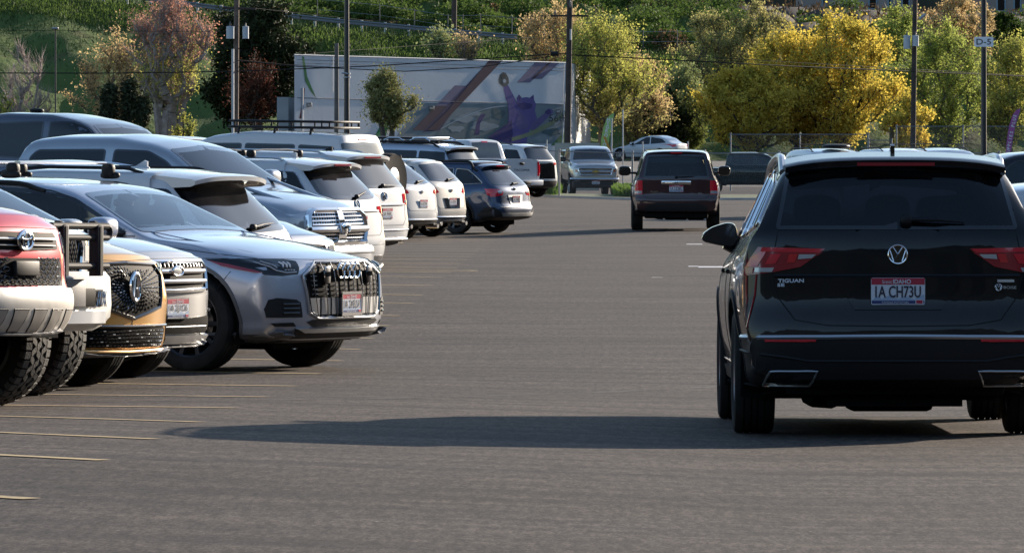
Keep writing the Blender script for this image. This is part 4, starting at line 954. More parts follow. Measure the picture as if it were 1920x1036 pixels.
def ram():
    H = 1.97; L = 5.8; h = L / 2
    top = [(h, 1.15), (h - 0.10, 1.24), (h - 0.5, 1.30), (h - 1.0, 1.36), (h - 1.08, 1.375), (h - 1.80, 1.83), (h - 2.05, 1.90), (h - 2.55, H), (h - 3.3, H - 0.005), (h - 3.64, 1.93), (h - 3.74, 1.82), (h - 3.82, 1.38), (h - 3.9, 1.36), (-h, 1.38)]
    c = Car('pickup_truck', dict(L=L, W=1.0, N=150, top=top, sig=0.05, belt=[(h, 1.08), (h - 1.0, 1.24), (h - 3.8, 1.30), (-h, 1.34)],
        bot=[(h, 0.40), (-h, 0.5)], front=[(0, -0.1), (0.5, 0.02), (0.72, 0.04), (0.76, -0.04), (0.90, -0.03), (1.05, -0.05), (1.17, -0.10), (1.25, -0.2), (2.3, -0.3)], rear=[(0, 0.1), (0.6, 0), (1.3, 0), (2.3, 0.05)], af=0.34, ar=0.08, pf=3.2, pr=8, tumble=0.32, crown=0.05, crease=None))
    std(c, h - 0.98, h - 4.5, 0.41, 0.28, spokes=5, arch=None, gap=0.08); pm = paint('paint_silver', (0.40, 0.43, 0.47), 0.55, 0.3)
    c.windows([[(h - 1.40, 1.38), (h - 2.50, 1.39), (h - 2.50, 1.80), (h - 2.05, 1.785), (h - 1.80, 1.68)], [(h - 2.60, 1.39), (h - 3.58, 1.40), (h - 3.60, 1.70), (h - 3.5, 1.79), (h - 2.60, 1.80)]], M['glass'])
    c.wscreen('F', [(0, 1.42), (0.80, 1.40), (0.66, 1.80), (0, 1.84)], M['see_clear'], hole=0.025); c.cabin(h - 1.4, h - 3.55, 1.38)
    for e in (1, -1):                                   # raised bonnet flanks
        q = [c.proj((x, e * y), 'T', -0.01)[0] for x, y in ((h - 0.14, 0.42), (h - 0.6, 0.46), (h - 1.3, 0.55))]; c.bm.tube(q, [0.03, 0.045, 0.03], pm, flat=0.5, n=10)
    g = MB(); P = [(0, 1.13), (0.50, 1.13), (0.60, 1.07), (0.63, 0.92), (0.57, 0.76), (0, 0.76)]; c.panel(g, sym(P), 'F', M['black'], off=0.01)
    c.line(g, sym(P), 'F', M['chrome'], r=0.045, off=0.012, closed=True, flat=0.8)
    for z in [0.79, 0.83, 0.87, 0.98, 1.02, 1.06, 1.10]: c.line(g, [(-0.57, z), (0.57, z)], 'F', M['chrome'], r=0.010, off=0.022)
    for k in range(-11, 12):
        if abs(k) > 1: c.line(g, [(k * 0.05, 0.79), (k * 0.05 + 0.015, 0.88)], 'F', M['chrome'], r=0.008, off=0.022); c.line(g, [(k * 0.05, 0.975), (k * 0.05 + 0.015, 1.10)], 'F', M['chrome'], r=0.008, off=0.022)
    c.line(g, [(-0.62, 0.925), (0.62, 0.925)], 'F', M['chrome'], r=0.042, off=0.03, flat=0.9); c.panel(g, sym([(0, 1.11), (0.05, 1.11), (0.065, 0.95), (0.10, 0.76), (0, 0.76)]), 'F', M['chrome'], off=0.05, h=0.04); gr = g.build('grille', c.root)
    q, n = c.proj((0, 0.925), 'F', 0.07); b = MB(); b.blob(q, (0.03, 0.055, 0.07), M['chrome'], p=2.4)
    for e in (1, -1): b.tube([q + Vector((0.0, e * 0.03, 0.05)), q + Vector((0.01, e * 0.09, 0.03)), q + Vector((0.02, e * 0.08, -0.03)), q + Vector((0.02, e * 0.045, -0.03))], [0.02, 0.018, 0.012, 0.006], M['chrome'])
    b.build('badge', c.root)
    lamp(c, 'F', [(0.68, 0.80), (0.90, 0.84), (0.93, 1.06), (0.68, 1.05)], M['clear_lens'], 'headlight')
    b = MB(); c.panel(b, sym([(0, 0.43), (0.85, 0.45), (0.92, 0.55), (0.90, 0.72), (0, 0.72)]), 'F', pm, off=0.03, depth=0.05); c.line(b, [(-0.85, 0.66), (0.85, 0.66)], 'F', M['seam'], r=0.006, off=0.03); b.build('bumper', c.root)
    c.mirrors(h - 1.55, 1.44, pm, out=0.32, sz=(0.08, 0.14, 0.11)); place(c, pm, 640, 65.0)
    tag(c.root, 'silver pickup truck with big chrome crosshair grille, nose out between white SUVs', 'pickup truck', ROW)
def white_suv1():                                       # 9: white SUV with roof bars
    c = base('parked_car', 4.70, 0.93, 1.69, rk=0.50, ar=0.32, crease=(0.88, 0.012)); W = WHITE()
    std(c, 1.40, -1.39, 0.355, 0.235, spokes=5); side_glass(c, 0.95, -2.0, 1.13, 1.53, trim=M['chrome'])
    c.wscreen('R', [(0, 1.13), (0.5, 1.145), (0.71, 1.22), (0.60, 1.52), (0, 1.55)], M['dusty_glass'], frit=0.05); c.wscreen('F', [(0, 1.14), (0.70, 1.12), (0.55, 1.50), (0, 1.53)], M['glass'])
    c.spoiler(-1.45, -2.05, 1.675, 1.615, 0.60, 0.62, W, th=0.06, under=M['gloss_black']); l = MB(); l.box(-2.066, -2.04, -0.2, 0.2, 1.57, 1.59, M['dark_red_lens']); l.build('brake_light', c.root)
    lamp(c, 'R', [(0.52, 1.0), (0.84, 0.90), (0.88, 1.0), (0.80, 1.06), (0.52, 1.05)], M['red_lens'], 'tail_light')
    b = MB(); c.line(b, [(-0.54, 0.99), (0.54, 0.99)], 'R', M['chrome'], r=0.012, off=0.008); b.build('chrome_strip', c.root)
    tailshape(c, 0.68, 1.05, 0.62, 0.74); trim(c, 'R', [(0, 0.28), (0.6, 0.28), (0.68, 0.42), (0, 0.42)], M['grey_plastic'], 'lower_bumper'); c.seams(rear=[[(-0.85, 0.56), (0.85, 0.56)]])
    c.plate('R', 0.85, '1A 7TR2', frame='chrome'); c.badge_vw('R', 0, 1.08, 0.055); c.wiper(-0.02, 1.16, -0.4, 1.23); c.mirrors(0.85, 1.15, W); c.rails(0.2, -1.6, mat=M['satin'])
    for x in (-0.2, -1.05):
        b = MB(); z = c.proj((x, 0), 'T', 0)[0].z + 0.10; b.tube([(x, -0.62, z - .02), (x, -0.3, z), (x, 0.3, z), (x, 0.62, z - .02)], 0.03, M['grey_plastic'], flat=0.4)
        for e in (1, -1): b.blob((x, e * 0.60, z - 0.05), (0.06, 0.05, 0.05), M['black'], p=3)
        b.build('roof_bar', c.root)
    b = MB(); b.tube([(-2.34, -0.5, 0.30), (-2.42, -0.3, 0.27), (-2.42, 0.3, 0.27), (-2.34, 0.5, 0.30)], 0.03, M['grey_plastic']); b.build('tow_step', c.root)
    c.antenna(-1.3, W); place(c, W, 680, 75.0, 'R'); tag(c.root, 'white SUV with two black footed roof bars, tail out right of the silver pickup', 'car', ROW)
def white_suv2():                                       # 10: white three-row SUV
    c = base('parked_car', 5.04, 0.99, 1.77, rk=0.42, ar=0.30, crease=(0.98, 0.015)); W = WHITE()
    std(c, 1.50, -1.48, 0.38, 0.25, spokes=5, archw=0.06); side_glass(c, 1.0, -2.15, 1.18, 1.60, trim=M['chrome'])
    c.wscreen('R', [(0, 1.18), (0.70, 1.185), (0.75, 1.22), (0.64, 1.60), (0, 1.63)], M['dusty_glass'], frit=0.05); c.wscreen('F', [(0, 1.2), (0.74, 1.18), (0.58, 1.57), (0, 1.6)], M['glass'])
    c.spoiler(-1.65, -2.24, 1.755, 1.70, 0.64, 0.66, W, th=0.07, under=W); l = MB(); l.box(-2.25, -2.235, -0.25, 0.25, 1.645, 1.668, M['dark_red_lens']); l.build('brake_light', c.root)
    lamp(c, 'R', [(0.60, 0.93), (0.92, 0.93), (0.93, 1.10), (0.60, 1.10)], M['red_lens'], 'tail_light', [([(0.64, 0.96), (0.78, 0.96), (0.78, 1.0), (0.64, 1.0)], M['clear_lens'])])
    b = MB(); c.line(b, [(-0.6, 0.935), (0.6, 0.935)], 'R', M['chrome'], r=0.016, off=0.010); b.build('chrome_strip', c.root)
    tailshape(c, 0.62, 1.1, 0.62, 0.74); trim(c, 'R', [(0, 0.27), (0.7, 0.28), (0.80, 0.40), (0, 0.40)], M['black'], 'lower_bumper'); b = MB(); c.line(b, [(-0.74, 0.41), (0.74, 0.41)], 'R', M['chrome'], r=0.02, off=0.02); c.line(b, [(-0.86, 0.55), (0.86, 0.55)], 'R', M['chrome'], r=0.010, off=0.008); b.build('bumper_trim', c.root)
    for e in (1, -1):
        b = MB(); c.panel(b, [(e * a, z) for a, z in [(0.42, 0.31), (0.66, 0.31), (0.70, 0.37), (0.42, 0.37)]], 'R', M['chrome'], off=0.02, h=0.05); b.build('exhaust_trim', c.root)
    c.plate('R', 0.80, '1A 9H4L'); c.badge_vw('R', 0, 1.07, 0.065); c.letters('R', 'ATLAS', 0.5, 0.86, 0.03, M['chrome'], width=0.16); c.wiper(0.02, 1.215, -0.42, 1.21); c.mirrors(0.95, 1.2, W); c.rails(0.2, -1.8, mat=M['satin']); c.antenna(-1.45, M['black'])
    place(c, W, 727, 90.0, 'R'); tag(c.root, 'large white three-row SUV tail out, sun glinting on its chrome bumper trim', 'car', ROW)
def rack_suv():                                         # 11: tall white off-roader with rack and spare wheel
    H = 2.10; c = base('parked_car', 4.75, 0.97, H, rk=0.24, ar=0.16, belt=(0.60, 0.62, 0.64), tailz=0.975, zb=0.45, pr=4, tumble=0.22); W = WHITE()
    std(c, 1.4, -1.4, 0.44, 0.28, spokes=6); side_glass(c, 0.95, -2.1, 1.38, 1.88, quarter=True, back=0.1)
    c.wscreen('R', [(0, 1.42), (0.74, 1.42), (0.68, 1.90), (0, 1.92)], M['dusty_glass'], frit=0.05); c.wscreen('F', [(0, 1.40), (0.74, 1.38), (0.62, 1.88), (0, 1.9)], M['glass'])
    lamp(c, 'R', [(0.70, 0.95), (0.90, 0.95), (0.90, 1.30), (0.74, 1.30)], M['red_lens'], 'tail_light'); l = MB(); c.panel(l, [(-0.15, 1.95), (0.15, 1.95), (0.15, 1.975), (-0.15, 1.975)], 'R', M['red_lens'], off=0.01); l.build('brake_light', c.root)
    b = MB(); b.lathe([(0.0, -0.1), (0.28, -0.1), (0.42, -0.12), (0.44, -0.06), (0.44, 0.06), (0.40, 0.12), (0.26, 0.12)], (-2.58, -0.12, 1.30), 'x', M['rubber'], n=40); b.lathe([(0.26, 0.05), (0.20, 0.02), (0.0, 0.0)], (-2.70, -0.12, 1.30), 'x', M['alloy'], n=20); b.build('spare_wheel', c.root)
    b = MB(); zt = H + 0.05
    for z in (zt + 0.0, zt + 0.10):
        b.tube([(0.3 if z < zt + .05 else -0.15, 0.0, z), (0.15, 0.55, z), (0.0, 0.62, z), (-1.7, 0.62, z), (-1.78, 0.5, z), (-1.78, -0.5, z), (-1.7, -0.62, z), (0.0, -0.62, z), (0.15, -0.55, z), (0.3 if z < zt + .05 else -0.15, 0, z)], 0.022, M['black'])
    for x in (0.0, -0.4, -0.85, -1.3, -1.7):
        for e in (1, -1): b.tube([(x, e * 0.62, zt), (x, e * 0.62, zt + 0.10)], 0.014, M['black'])
        b.tube([(x, -0.62, zt), (x, 0.62, zt)], 0.014, M['black'])
    for y in (-0.5, -0.25, 0, 0.25, 0.5): b.tube([(-1.78, y, zt), (-1.78, y, zt + 0.10)], 0.014, M['black']); b.tube([(0.1, y, zt), (-1.75, y, zt)], 0.012, M['black'])
    for x in (-0.1, -0.8, -1.5):
        for e in (1, -1): b.tube([(x, e * 0.62, zt), (x, e * 0.66, zt - 0.14)], 0.022, M['black'])
    b.build('roof_rack', c.root); place(c, W, 700, 98.5, 'R'); tag(c.root, 'tall white off-roader with a long black roof rack and a spare wheel on its tail', 'car', ROW)
def white_far(px, Y, H, rk, label, txt, lampz, chrome=False, L=4.7):
    c = base('parked_car', L, 0.94, H, rk=rk, ar=0.36, N=80, crease=(0.9, 0.012)); W = WHITE() if not chrome else paint('paint_pearl', (0.55, 0.53, 0.49), 0.1)
    std(c, 1.4, -1.38, 0.36, 0.24, spokes=5); side_glass(c, 0.95, -2.0, 0.68 * H, 0.91 * H, trim=M['chrome'])
    c.wscreen('R', [(0, 0.69 * H), (0.66, 0.71 * H), (0.58, 0.91 * H), (0, 0.93 * H)], M['dusty_glass'], frit=0.05); c.wscreen('F', [(0, 0.68 * H), (0.70, 0.67 * H), (0.55, 0.90 * H), (0, 0.92 * H)], M['glass'])
    c.spoiler(-1.3, -2.35 + rk + 0.02, H - 0.02, 0.955 * H, 0.58, 0.60, W, th=0.06, under=M['gloss_black'])
    lamp(c, 'R', [(0.50, lampz), (0.86, lampz - 0.08), (0.90, lampz + 0.08), (0.60, lampz + 0.10)], M['red_lens'], 'tail_light'); tailshape(c, 0.62, 1.08, 0.62, 0.72)
    if chrome: trim(c, 'R', [(0, 0.62), (0.30, 0.62), (0.36, 0.84), (0, 0.84)], M['chrome'], 'plate_recess', off=0.01)
    trim(c, 'R', [(0, 0.27), (0.8, 0.29), (0.85, 0.42), (0, 0.42)], M['grey_plastic'] if chrome else M['black'], 'lower_bumper')
    b = MB(); c.line(b, [(-0.82, 0.44), (0.82, 0.44)], 'R', M['chrome'], r=0.016, off=0.01)
    for e in (1, -1): b.tube([(-L / 2 - 0.02, e * 0.55, 0.30), (-L / 2 + 0.25, e * 0.55, 0.30)], 0.045, M['chrome'])
    b.build('exhaust_trim', c.root)
    c.plate('R', 0.76, txt, frame='chrome'); q = MB(); qq, n = c.proj((0, 1.0), 'R', 0.012); q.blob(qq, (0.012, 0.05, 0.04), M['chrome']); q.build('badge', c.root); c.wiper(0.02, 0.71 * H, -0.4, 0.735 * H); c.mirrors(0.85, 0.7 * H, W)
    c.rails(0.3, -1.4, mat=M['black']); c.antenna(-1.0, M['black']); place(c, W, px, Y, 'R'); tag(c.root, label, 'car', ROW)
def blue_wagon():
    c = base('parked_car', 4.82, 0.93, 1.64, rk=0.62, ar=0.34, crease=(0.86, 0.015), tailz=0.93, rp=[(0, 0.12), (0.3, 0.10), (0.40, 0.0), (0.58, 0.0), (0.64, 0.05), (0.95, 0.10), (1.05, 0.14), (1.46, 0.56), (1.6, 0.66), (2.3, 0.8)])
    pm = paint('paint_navy', (0.030, 0.055, 0.11), 0.45, 0.3); std(c, 1.42, -1.32, 0.36, 0.235, spokes=5, style='dark', archw=0.06); side_glass(c, 1.0, -1.98, 1.06, 1.46, trim=M['satin'], back=0.42)
    c.wscreen('R', [(0, 1.08), (0.62, 1.08), (0.70, 1.12), (0.58, 1.42), (0, 1.45)], M['dusty_glass'], frit=0.05); c.wscreen('F', [(0, 1.10), (0.70, 1.09), (0.55, 1.44), (0, 1.47)], M['glass'])
    c.spoiler(-1.35, -1.92, 1.60, 1.535, 0.56, 0.58, pm, th=0.05, under=M['gloss_black']); l = MB(); l.box(-1.94, -1.92, -0.15, 0.15, 1.495, 1.515, M['red_lens']); l.build('brake_light', c.root)
    lamp(c, 'R', [(0.46, 0.93), (0.50, 0.86), (0.80, 0.82), (0.90, 0.92), (0.905, 1.0), (0.62, 1.0)], M['red_lens'], 'tail_light', [([(0.50, 0.90), (0.62, 0.89), (0.64, 0.96), (0.52, 0.96)], M['clear_lens'])])
    tailshape(c, 0.60, 1.05, 0.60, 0.72); trim(c, 'R', [(0, 0.30), (0.78, 0.31), (0.88, 0.42), (0.90, 0.58), (0.80, 0.60), (0.62, 0.47), (0, 0.47)], M['black'], 'lower_bumper', off=0.012); trim(c, 'R', [(0, 0.40), (0.6, 0.40), (0.64, 0.46), (0, 0.46)], M['satin'], 'bumper_guard', off=0.03)
    b = MB(); c.panel(b, sym([(0, 0.585), (0.7, 0.585), (0.72, 0.60), (0, 0.60)]), 'R', M['grey_plastic'], off=0.012); b.build('bumper_step', c.root)
    trim(c, 'R', [(0, 0.66), (0.24, 0.66), (0.30, 0.86), (0, 0.86)], M['satin'], 'plate_recess', off=0.004); lamp(c, 'R', [(0.74, 0.44), (0.80, 0.44), (0.80, 0.54), (0.74, 0.54)], M['dark_red_lens'], 'reflector')
    c.plate('R', 0.76, '1A 3WB8'); c.letters('R', 'OUTBACK', 0.50, 0.80, 0.035, M['chrome'], width=0.2); q = MB(); qq, n = c.proj((0, 0.99), 'R', 0.012); q.blob(qq, (0.012, 0.07, 0.035), M['chrome']); q.build('badge', c.root); c.wiper(-0.02, 1.09, -0.35, 1.12)
    c.mirrors(0.85, 1.12, pm); c.handles([0.1, -0.8], 0.9, pm); c.rails(0.35, -1.75, inset_=-0.01, h=0.07, mat=M['black'], r=0.028); place(c, pm, 972, 130.5, 'R', th=31); tag(c.root, 'dark blue wagon tail out with big red lamps at the far end of the row', 'car', ROW)
def silver_rails():
    H = 1.95; c = base('parked_car', 5.2, 1.0, H, rk=0.34, ar=0.25, belt=(0.6, 0.63, 0.66), tumble=0.28, N=80); pm = paint('paint_light_blue_silver', (0.42, 0.47, 0.55), 0.5)
    std(c, 1.55, -1.5, 0.4, 0.26, spokes=6, arch=None); side_glass(c, 1.05, -2.3, 1.28, 1.76, back=0.1)
    c.wscreen('R', [(0, 1.28), (0.78, 1.28), (0.70, 1.76), (0, 1.80)], M['dusty_glass'], frit=0.05); c.wscreen('F', [(0, 1.3), (0.76, 1.28), (0.62, 1.72), (0, 1.76)], M['glass'])
    c.spoiler(-1.7, -2.42, H - 0.03, H - 0.09, 0.66, 0.68, pm, th=0.07); lamp(c, 'R', [(0.72, 0.9), (0.92, 0.9), (0.92, 1.2), (0.76, 1.2)], M['red_lens'], 'tail_light'); c.rails(0.4, -2.0, h=0.07, mat=M['black'], r=0.025); c.antenna(-1.5, M['black'])
    b = MB(); z = H + 0.10
    b.grid([[(x, -0.56, z - 0.02), (x, -0.5, z + 0.04), (x, 0.5, z + 0.04), (x, 0.56, z - 0.02)] for x in (0.5, 0.3, -1.0, -1.1)], M['black']); b.box(-1.55, -1.10, -0.56, 0.56, z - 0.03, z + 0.045, M['satin'], bev=0.02)
    for x in (0.2, -0.6, -1.4):
        for e in (1, -1): b.tube([(x + 0.3, e * 0.66, z - 0.05), (x + 0.15, e * 0.64, z + 0.02), (x - 0.15, e * 0.64, z + 0.02), (x - 0.3, e * 0.66, z - 0.05)], 0.018, M['chrome'])
    b.build('roof_tray', c.root); c.plate('R', 0.95, '1A 5GX'); place(c, pm, 885, 152, 'R', th=30); tag(c.root, 'light silver SUV with roof tray and curved chrome rails, behind the dark blue wagon', 'car', ROW)
def pickup_body(L, H, cabx, hood, W=0.97, lift=0.0, zb=0.5, tailgate=1.28, N=110, nose=1.15, cablen=2.35):
    h = L / 2; cx = h - hood
    top = [(h, nose - 0.06), (h - 0.12, nose), (cx, nose + 0.13), (cx - 0.70, H - 0.12), (cx - 0.9, H - 0.06), (cx - 1.3, H), (cx - cablen + 0.2, H - 0.005), (cx - cablen + 0.02, H - 0.035), (cx - cablen - 0.04, H - 0.12), (cx - cablen - 0.12, tailgate + 0.04), (cx - cablen - 0.18, tailgate), (-h, tailgate)]
    return Car('pickup_truck', dict(L=L, W=W, N=N, top=top, sig=0.032, belt=[(h, nose - 0.12), (cx, nose + 0.03), (cx - cablen, nose + 0.08), (-h, tailgate - 0.04)],
        bot=[(h, zb), (-h, zb + 0.05)], front=[(0, -0.1), (zb, -0.05), (zb + 0.2, 0.0), (nose - 0.15, -0.03), (nose - 0.02, -0.12), (2.3, -0.3)], rear=[(0, 0.1), (0.6, 0.0), (2.3, 0.04)], af=0.32, ar=0.06, pf=3.2, pr=8, tumble=0.20, crown=0.04)), h, cx
def pickup_glass(c, cx, H, nose, cablen=2.35, rear=True, mat=None):
    z0, z1 = nose + 0.14, H - 0.12
    c.windows([[(cx - 0.25, z0), (cx - 1.25, z0), (cx - 1.25, z1), (cx - 0.85, z1), (cx - 0.62, z1 - 0.10)], [(cx - 1.33, z0), (cx - cablen + 0.12, z0 + 0.02), (cx - cablen + 0.14, z1 - 0.04), (cx - 1.33, z1)]], mat or M['glass'])
    c.wscreen('F', [(0, nose + 0.17), (0.76, nose + 0.15), (0.62, H - 0.15), (0, H - 0.12)], M['glass'])
    c.seams(sides=[[(cx - 1.29, z0 - 0.05), (cx - 1.29, 0.6)], [(cx - 0.1, z0 - 0.1), (cx - 0.15, 0.6)], [(cx - cablen + 0.05, z0), (cx - cablen + 0.05, 0.6)]])
    if rear:
        b = MB(); c.panel(b, sym([(0, z0 + 0.03), (0.66, z0 + 0.03), (0.60, z1 + 0.0), (0, z1 + 0.02)]), 'R', M['dusty_glass'], off=0.006, frit=0.03); b.build('rear_window', c.root)
def white_pickup():
    c, h, cx = pickup_body(5.4, 2.02, 0, 1.4, nose=1.22, tailgate=1.38, zb=0.55); W = WHITE(); c.sp['xf'], c.sp['xr'] = h - 0.95, h - 4.2
    c.wheels(h - 0.95, h - 4.2, 0.42, 0.27, spokes=6, gap=0.08); pickup_glass(c, cx, 2.02, 1.22)
    trim(c, 'R', [(0, 0.78), (0.70, 0.78), (0.70, 1.36), (0, 1.36)], W, 'tailgate', off=0.012, h=0.1); c.seams(rear=[[(0.72, 0.76), (0.72, 1.37)], [(-0.72, 0.76), (-0.72, 1.37)]]); b = MB(); qq, n = c.proj((0, 1.22), 'R', 0.03); b.blob(qq, (0.02, 0.11, 0.045), M['black']); b.build('tailgate_handle', c.root)
    c.letters('R', 'TACOMA', 0.0, 0.98, 0.07, M['seam'], width=0.75, off=0.016); lamp(c, 'R', [(0.76, 0.82), (0.93, 0.84), (0.93, 1.28), (0.76, 1.28)], M['red_lens'], 'tail_light')
    l = MB(); c.panel(l, [(-0.14, 1.90), (0.14, 1.90), (0.14, 1.94), (-0.14, 1.94)], 'R', M['red_lens'], off=0.01); l.build('brake_light', c.root)
    b = MB(); b.box(-h - 0.14, -h + 0.05, -0.9, 0.9, 0.52, 0.70, W, bev=0.04); b.box(-h - 0.145, -h - 0.1, -0.3, 0.3, 0.55, 0.66, M['black'], bev=0.01); b.build('bumper', c.root)
    place(c, W, 978, 188, 'R', th=42, dz=-0.12); tag(c.root, 'white pickup truck tail out with dark lettering on its tailgate, near the fence', 'pickup truck', ROW)
def far_white():
    c = base('parked_car', 4.9, 0.97, 1.80, rk=0.36, N=80); W = WHITE(); std(c, 1.45, -1.45, 0.38, 0.25, spokes=5); side_glass(c, 1.0, -2.1, 1.2, 1.62)
    c.wscreen('R', [(0, 1.25), (0.70, 1.25), (0.62, 1.62), (0, 1.65)], M['dusty_glass']); trim(c, 'R', [(0, 0.62), (0.62, 0.62), (0.66, 1.20), (0, 1.20)], M['gloss_black'], 'tailgate_panel'); lamp(c, 'R', [(0.60, 1.08), (0.93, 1.08), (0.93, 1.2), (0.60, 1.2)], M['red_lens'], 'tail_light'); trim(c, 'R', [(0, 0.3), (0.75, 0.3), (0.75, 0.55), (0, 0.55)], M['black'], 'lower_bumper')
    c.spoiler(-1.6, -2.16, 1.78, 1.72, 0.60, 0.62, W, th=0.06, under=M['gloss_black']); c.rails(0.3, -1.6, mat=M['black']); place(c, W, 1021, 196, 'R', th=38); tag(c.root, 'white SUV with a black tailgate panel, farthest in the row beside the fence', 'car', ROW)
def back_row():
    # grey crew cab, nose out, far left
    H = 1.97; c, h, cx = pickup_body(5.8, H, 0, 1.45, nose=1.2, cablen=2.2); pm = paint('paint_slate', (0.085, 0.10, 0.135), 0.4); c.sp['xf'], c.sp['xr'] = h - 0.95, h - 4.5; c.wheels(h - 0.95, h - 4.5, 0.42, 0.28, spokes=6); pickup_glass(c, cx, H, 1.2, 2.2)
    b = MB(); b.blob((cx - 1.95, 0, H + 0.02), (0.10, 0.06, 0.03), M['black']); b.build('roof_antenna', c.root); c.rails(cx - 0.9, cx - 2.1, h=0.0, mat=M['black'], r=0.008, raised=False); place(c, pm, 478, 75.0); c.root.location.z += 0.22; tag(c.root, 'slate grey crew-cab pickup whose tall cab rises at the far left', 'pickup truck', ROW)
    # white pickup with topper far behind
    H = 2.0; c, h, cx = pickup_body(5.5, H, 0, 1.4, nose=1.2); W = WHITE(); c.sp['xf'], c.sp['xr'] = h - 0.95, h - 4.2; c.wheels(h - 0.95, h - 4.2, 0.4, 0.27, spokes=6); pickup_glass(c, cx, H, 1.2); place(c, W, 575, 118); tag(c.root, 'white pickup truck mostly hidden, its pale cab roof showing behind the silver pickup', 'pickup truck', ROW)
    c = base('parked_car', 4.7, 0.93, 1.78, N=70); pm = paint('paint_black_roof', (0.012, 0.013, 0.016), 0.2); std(c, 1.4, -1.35, 0.37, 0.24); side_glass(c, 0.95, -2.0, 1.2, 1.62); c.wscreen('F', [(0, 1.2), (0.7, 1.18), (0.55, 1.6), (0, 1.63)], M['glass'])
    for x in (0.3, -0.7):
        b = MB(); z = 1.93; b.tube([(x, -0.7, z), (x, 0.7, z)], 0.04, M['white_p'], flat=0.4)
        for e in (1, -1): b.blob((x, e * 0.60, z - 0.07), (0.06, 0.05, 0.07), M['black'], p=3)
        b.build('roof_bar', c.root)
    place(c, pm, 530, 102); tag(c.root, 'black car of which only the roof with two pale roof bars shows', 'car', ROW)
    c = base('parked_car', 4.7, 0.93, 1.84, N=70); W = paint('paint_silver', (0.44, 0.46, 0.49), 0.55, 0.3); std(c, 1.4, -1.35, 0.37, 0.24); side_glass(c, 0.95, -2.0, 1.2, 1.66); c.wscreen('F', [(0, 1.2), (0.7, 1.18), (0.55, 1.6), (0, 1.63)], M['glass']); c.rails(0.3, -1.8, h=0.06, mat=M['black']); place(c, W, 150, 95); tag(c.root, 'pale silver car at the left edge, mostly cut off by the frame', 'car', ROW)
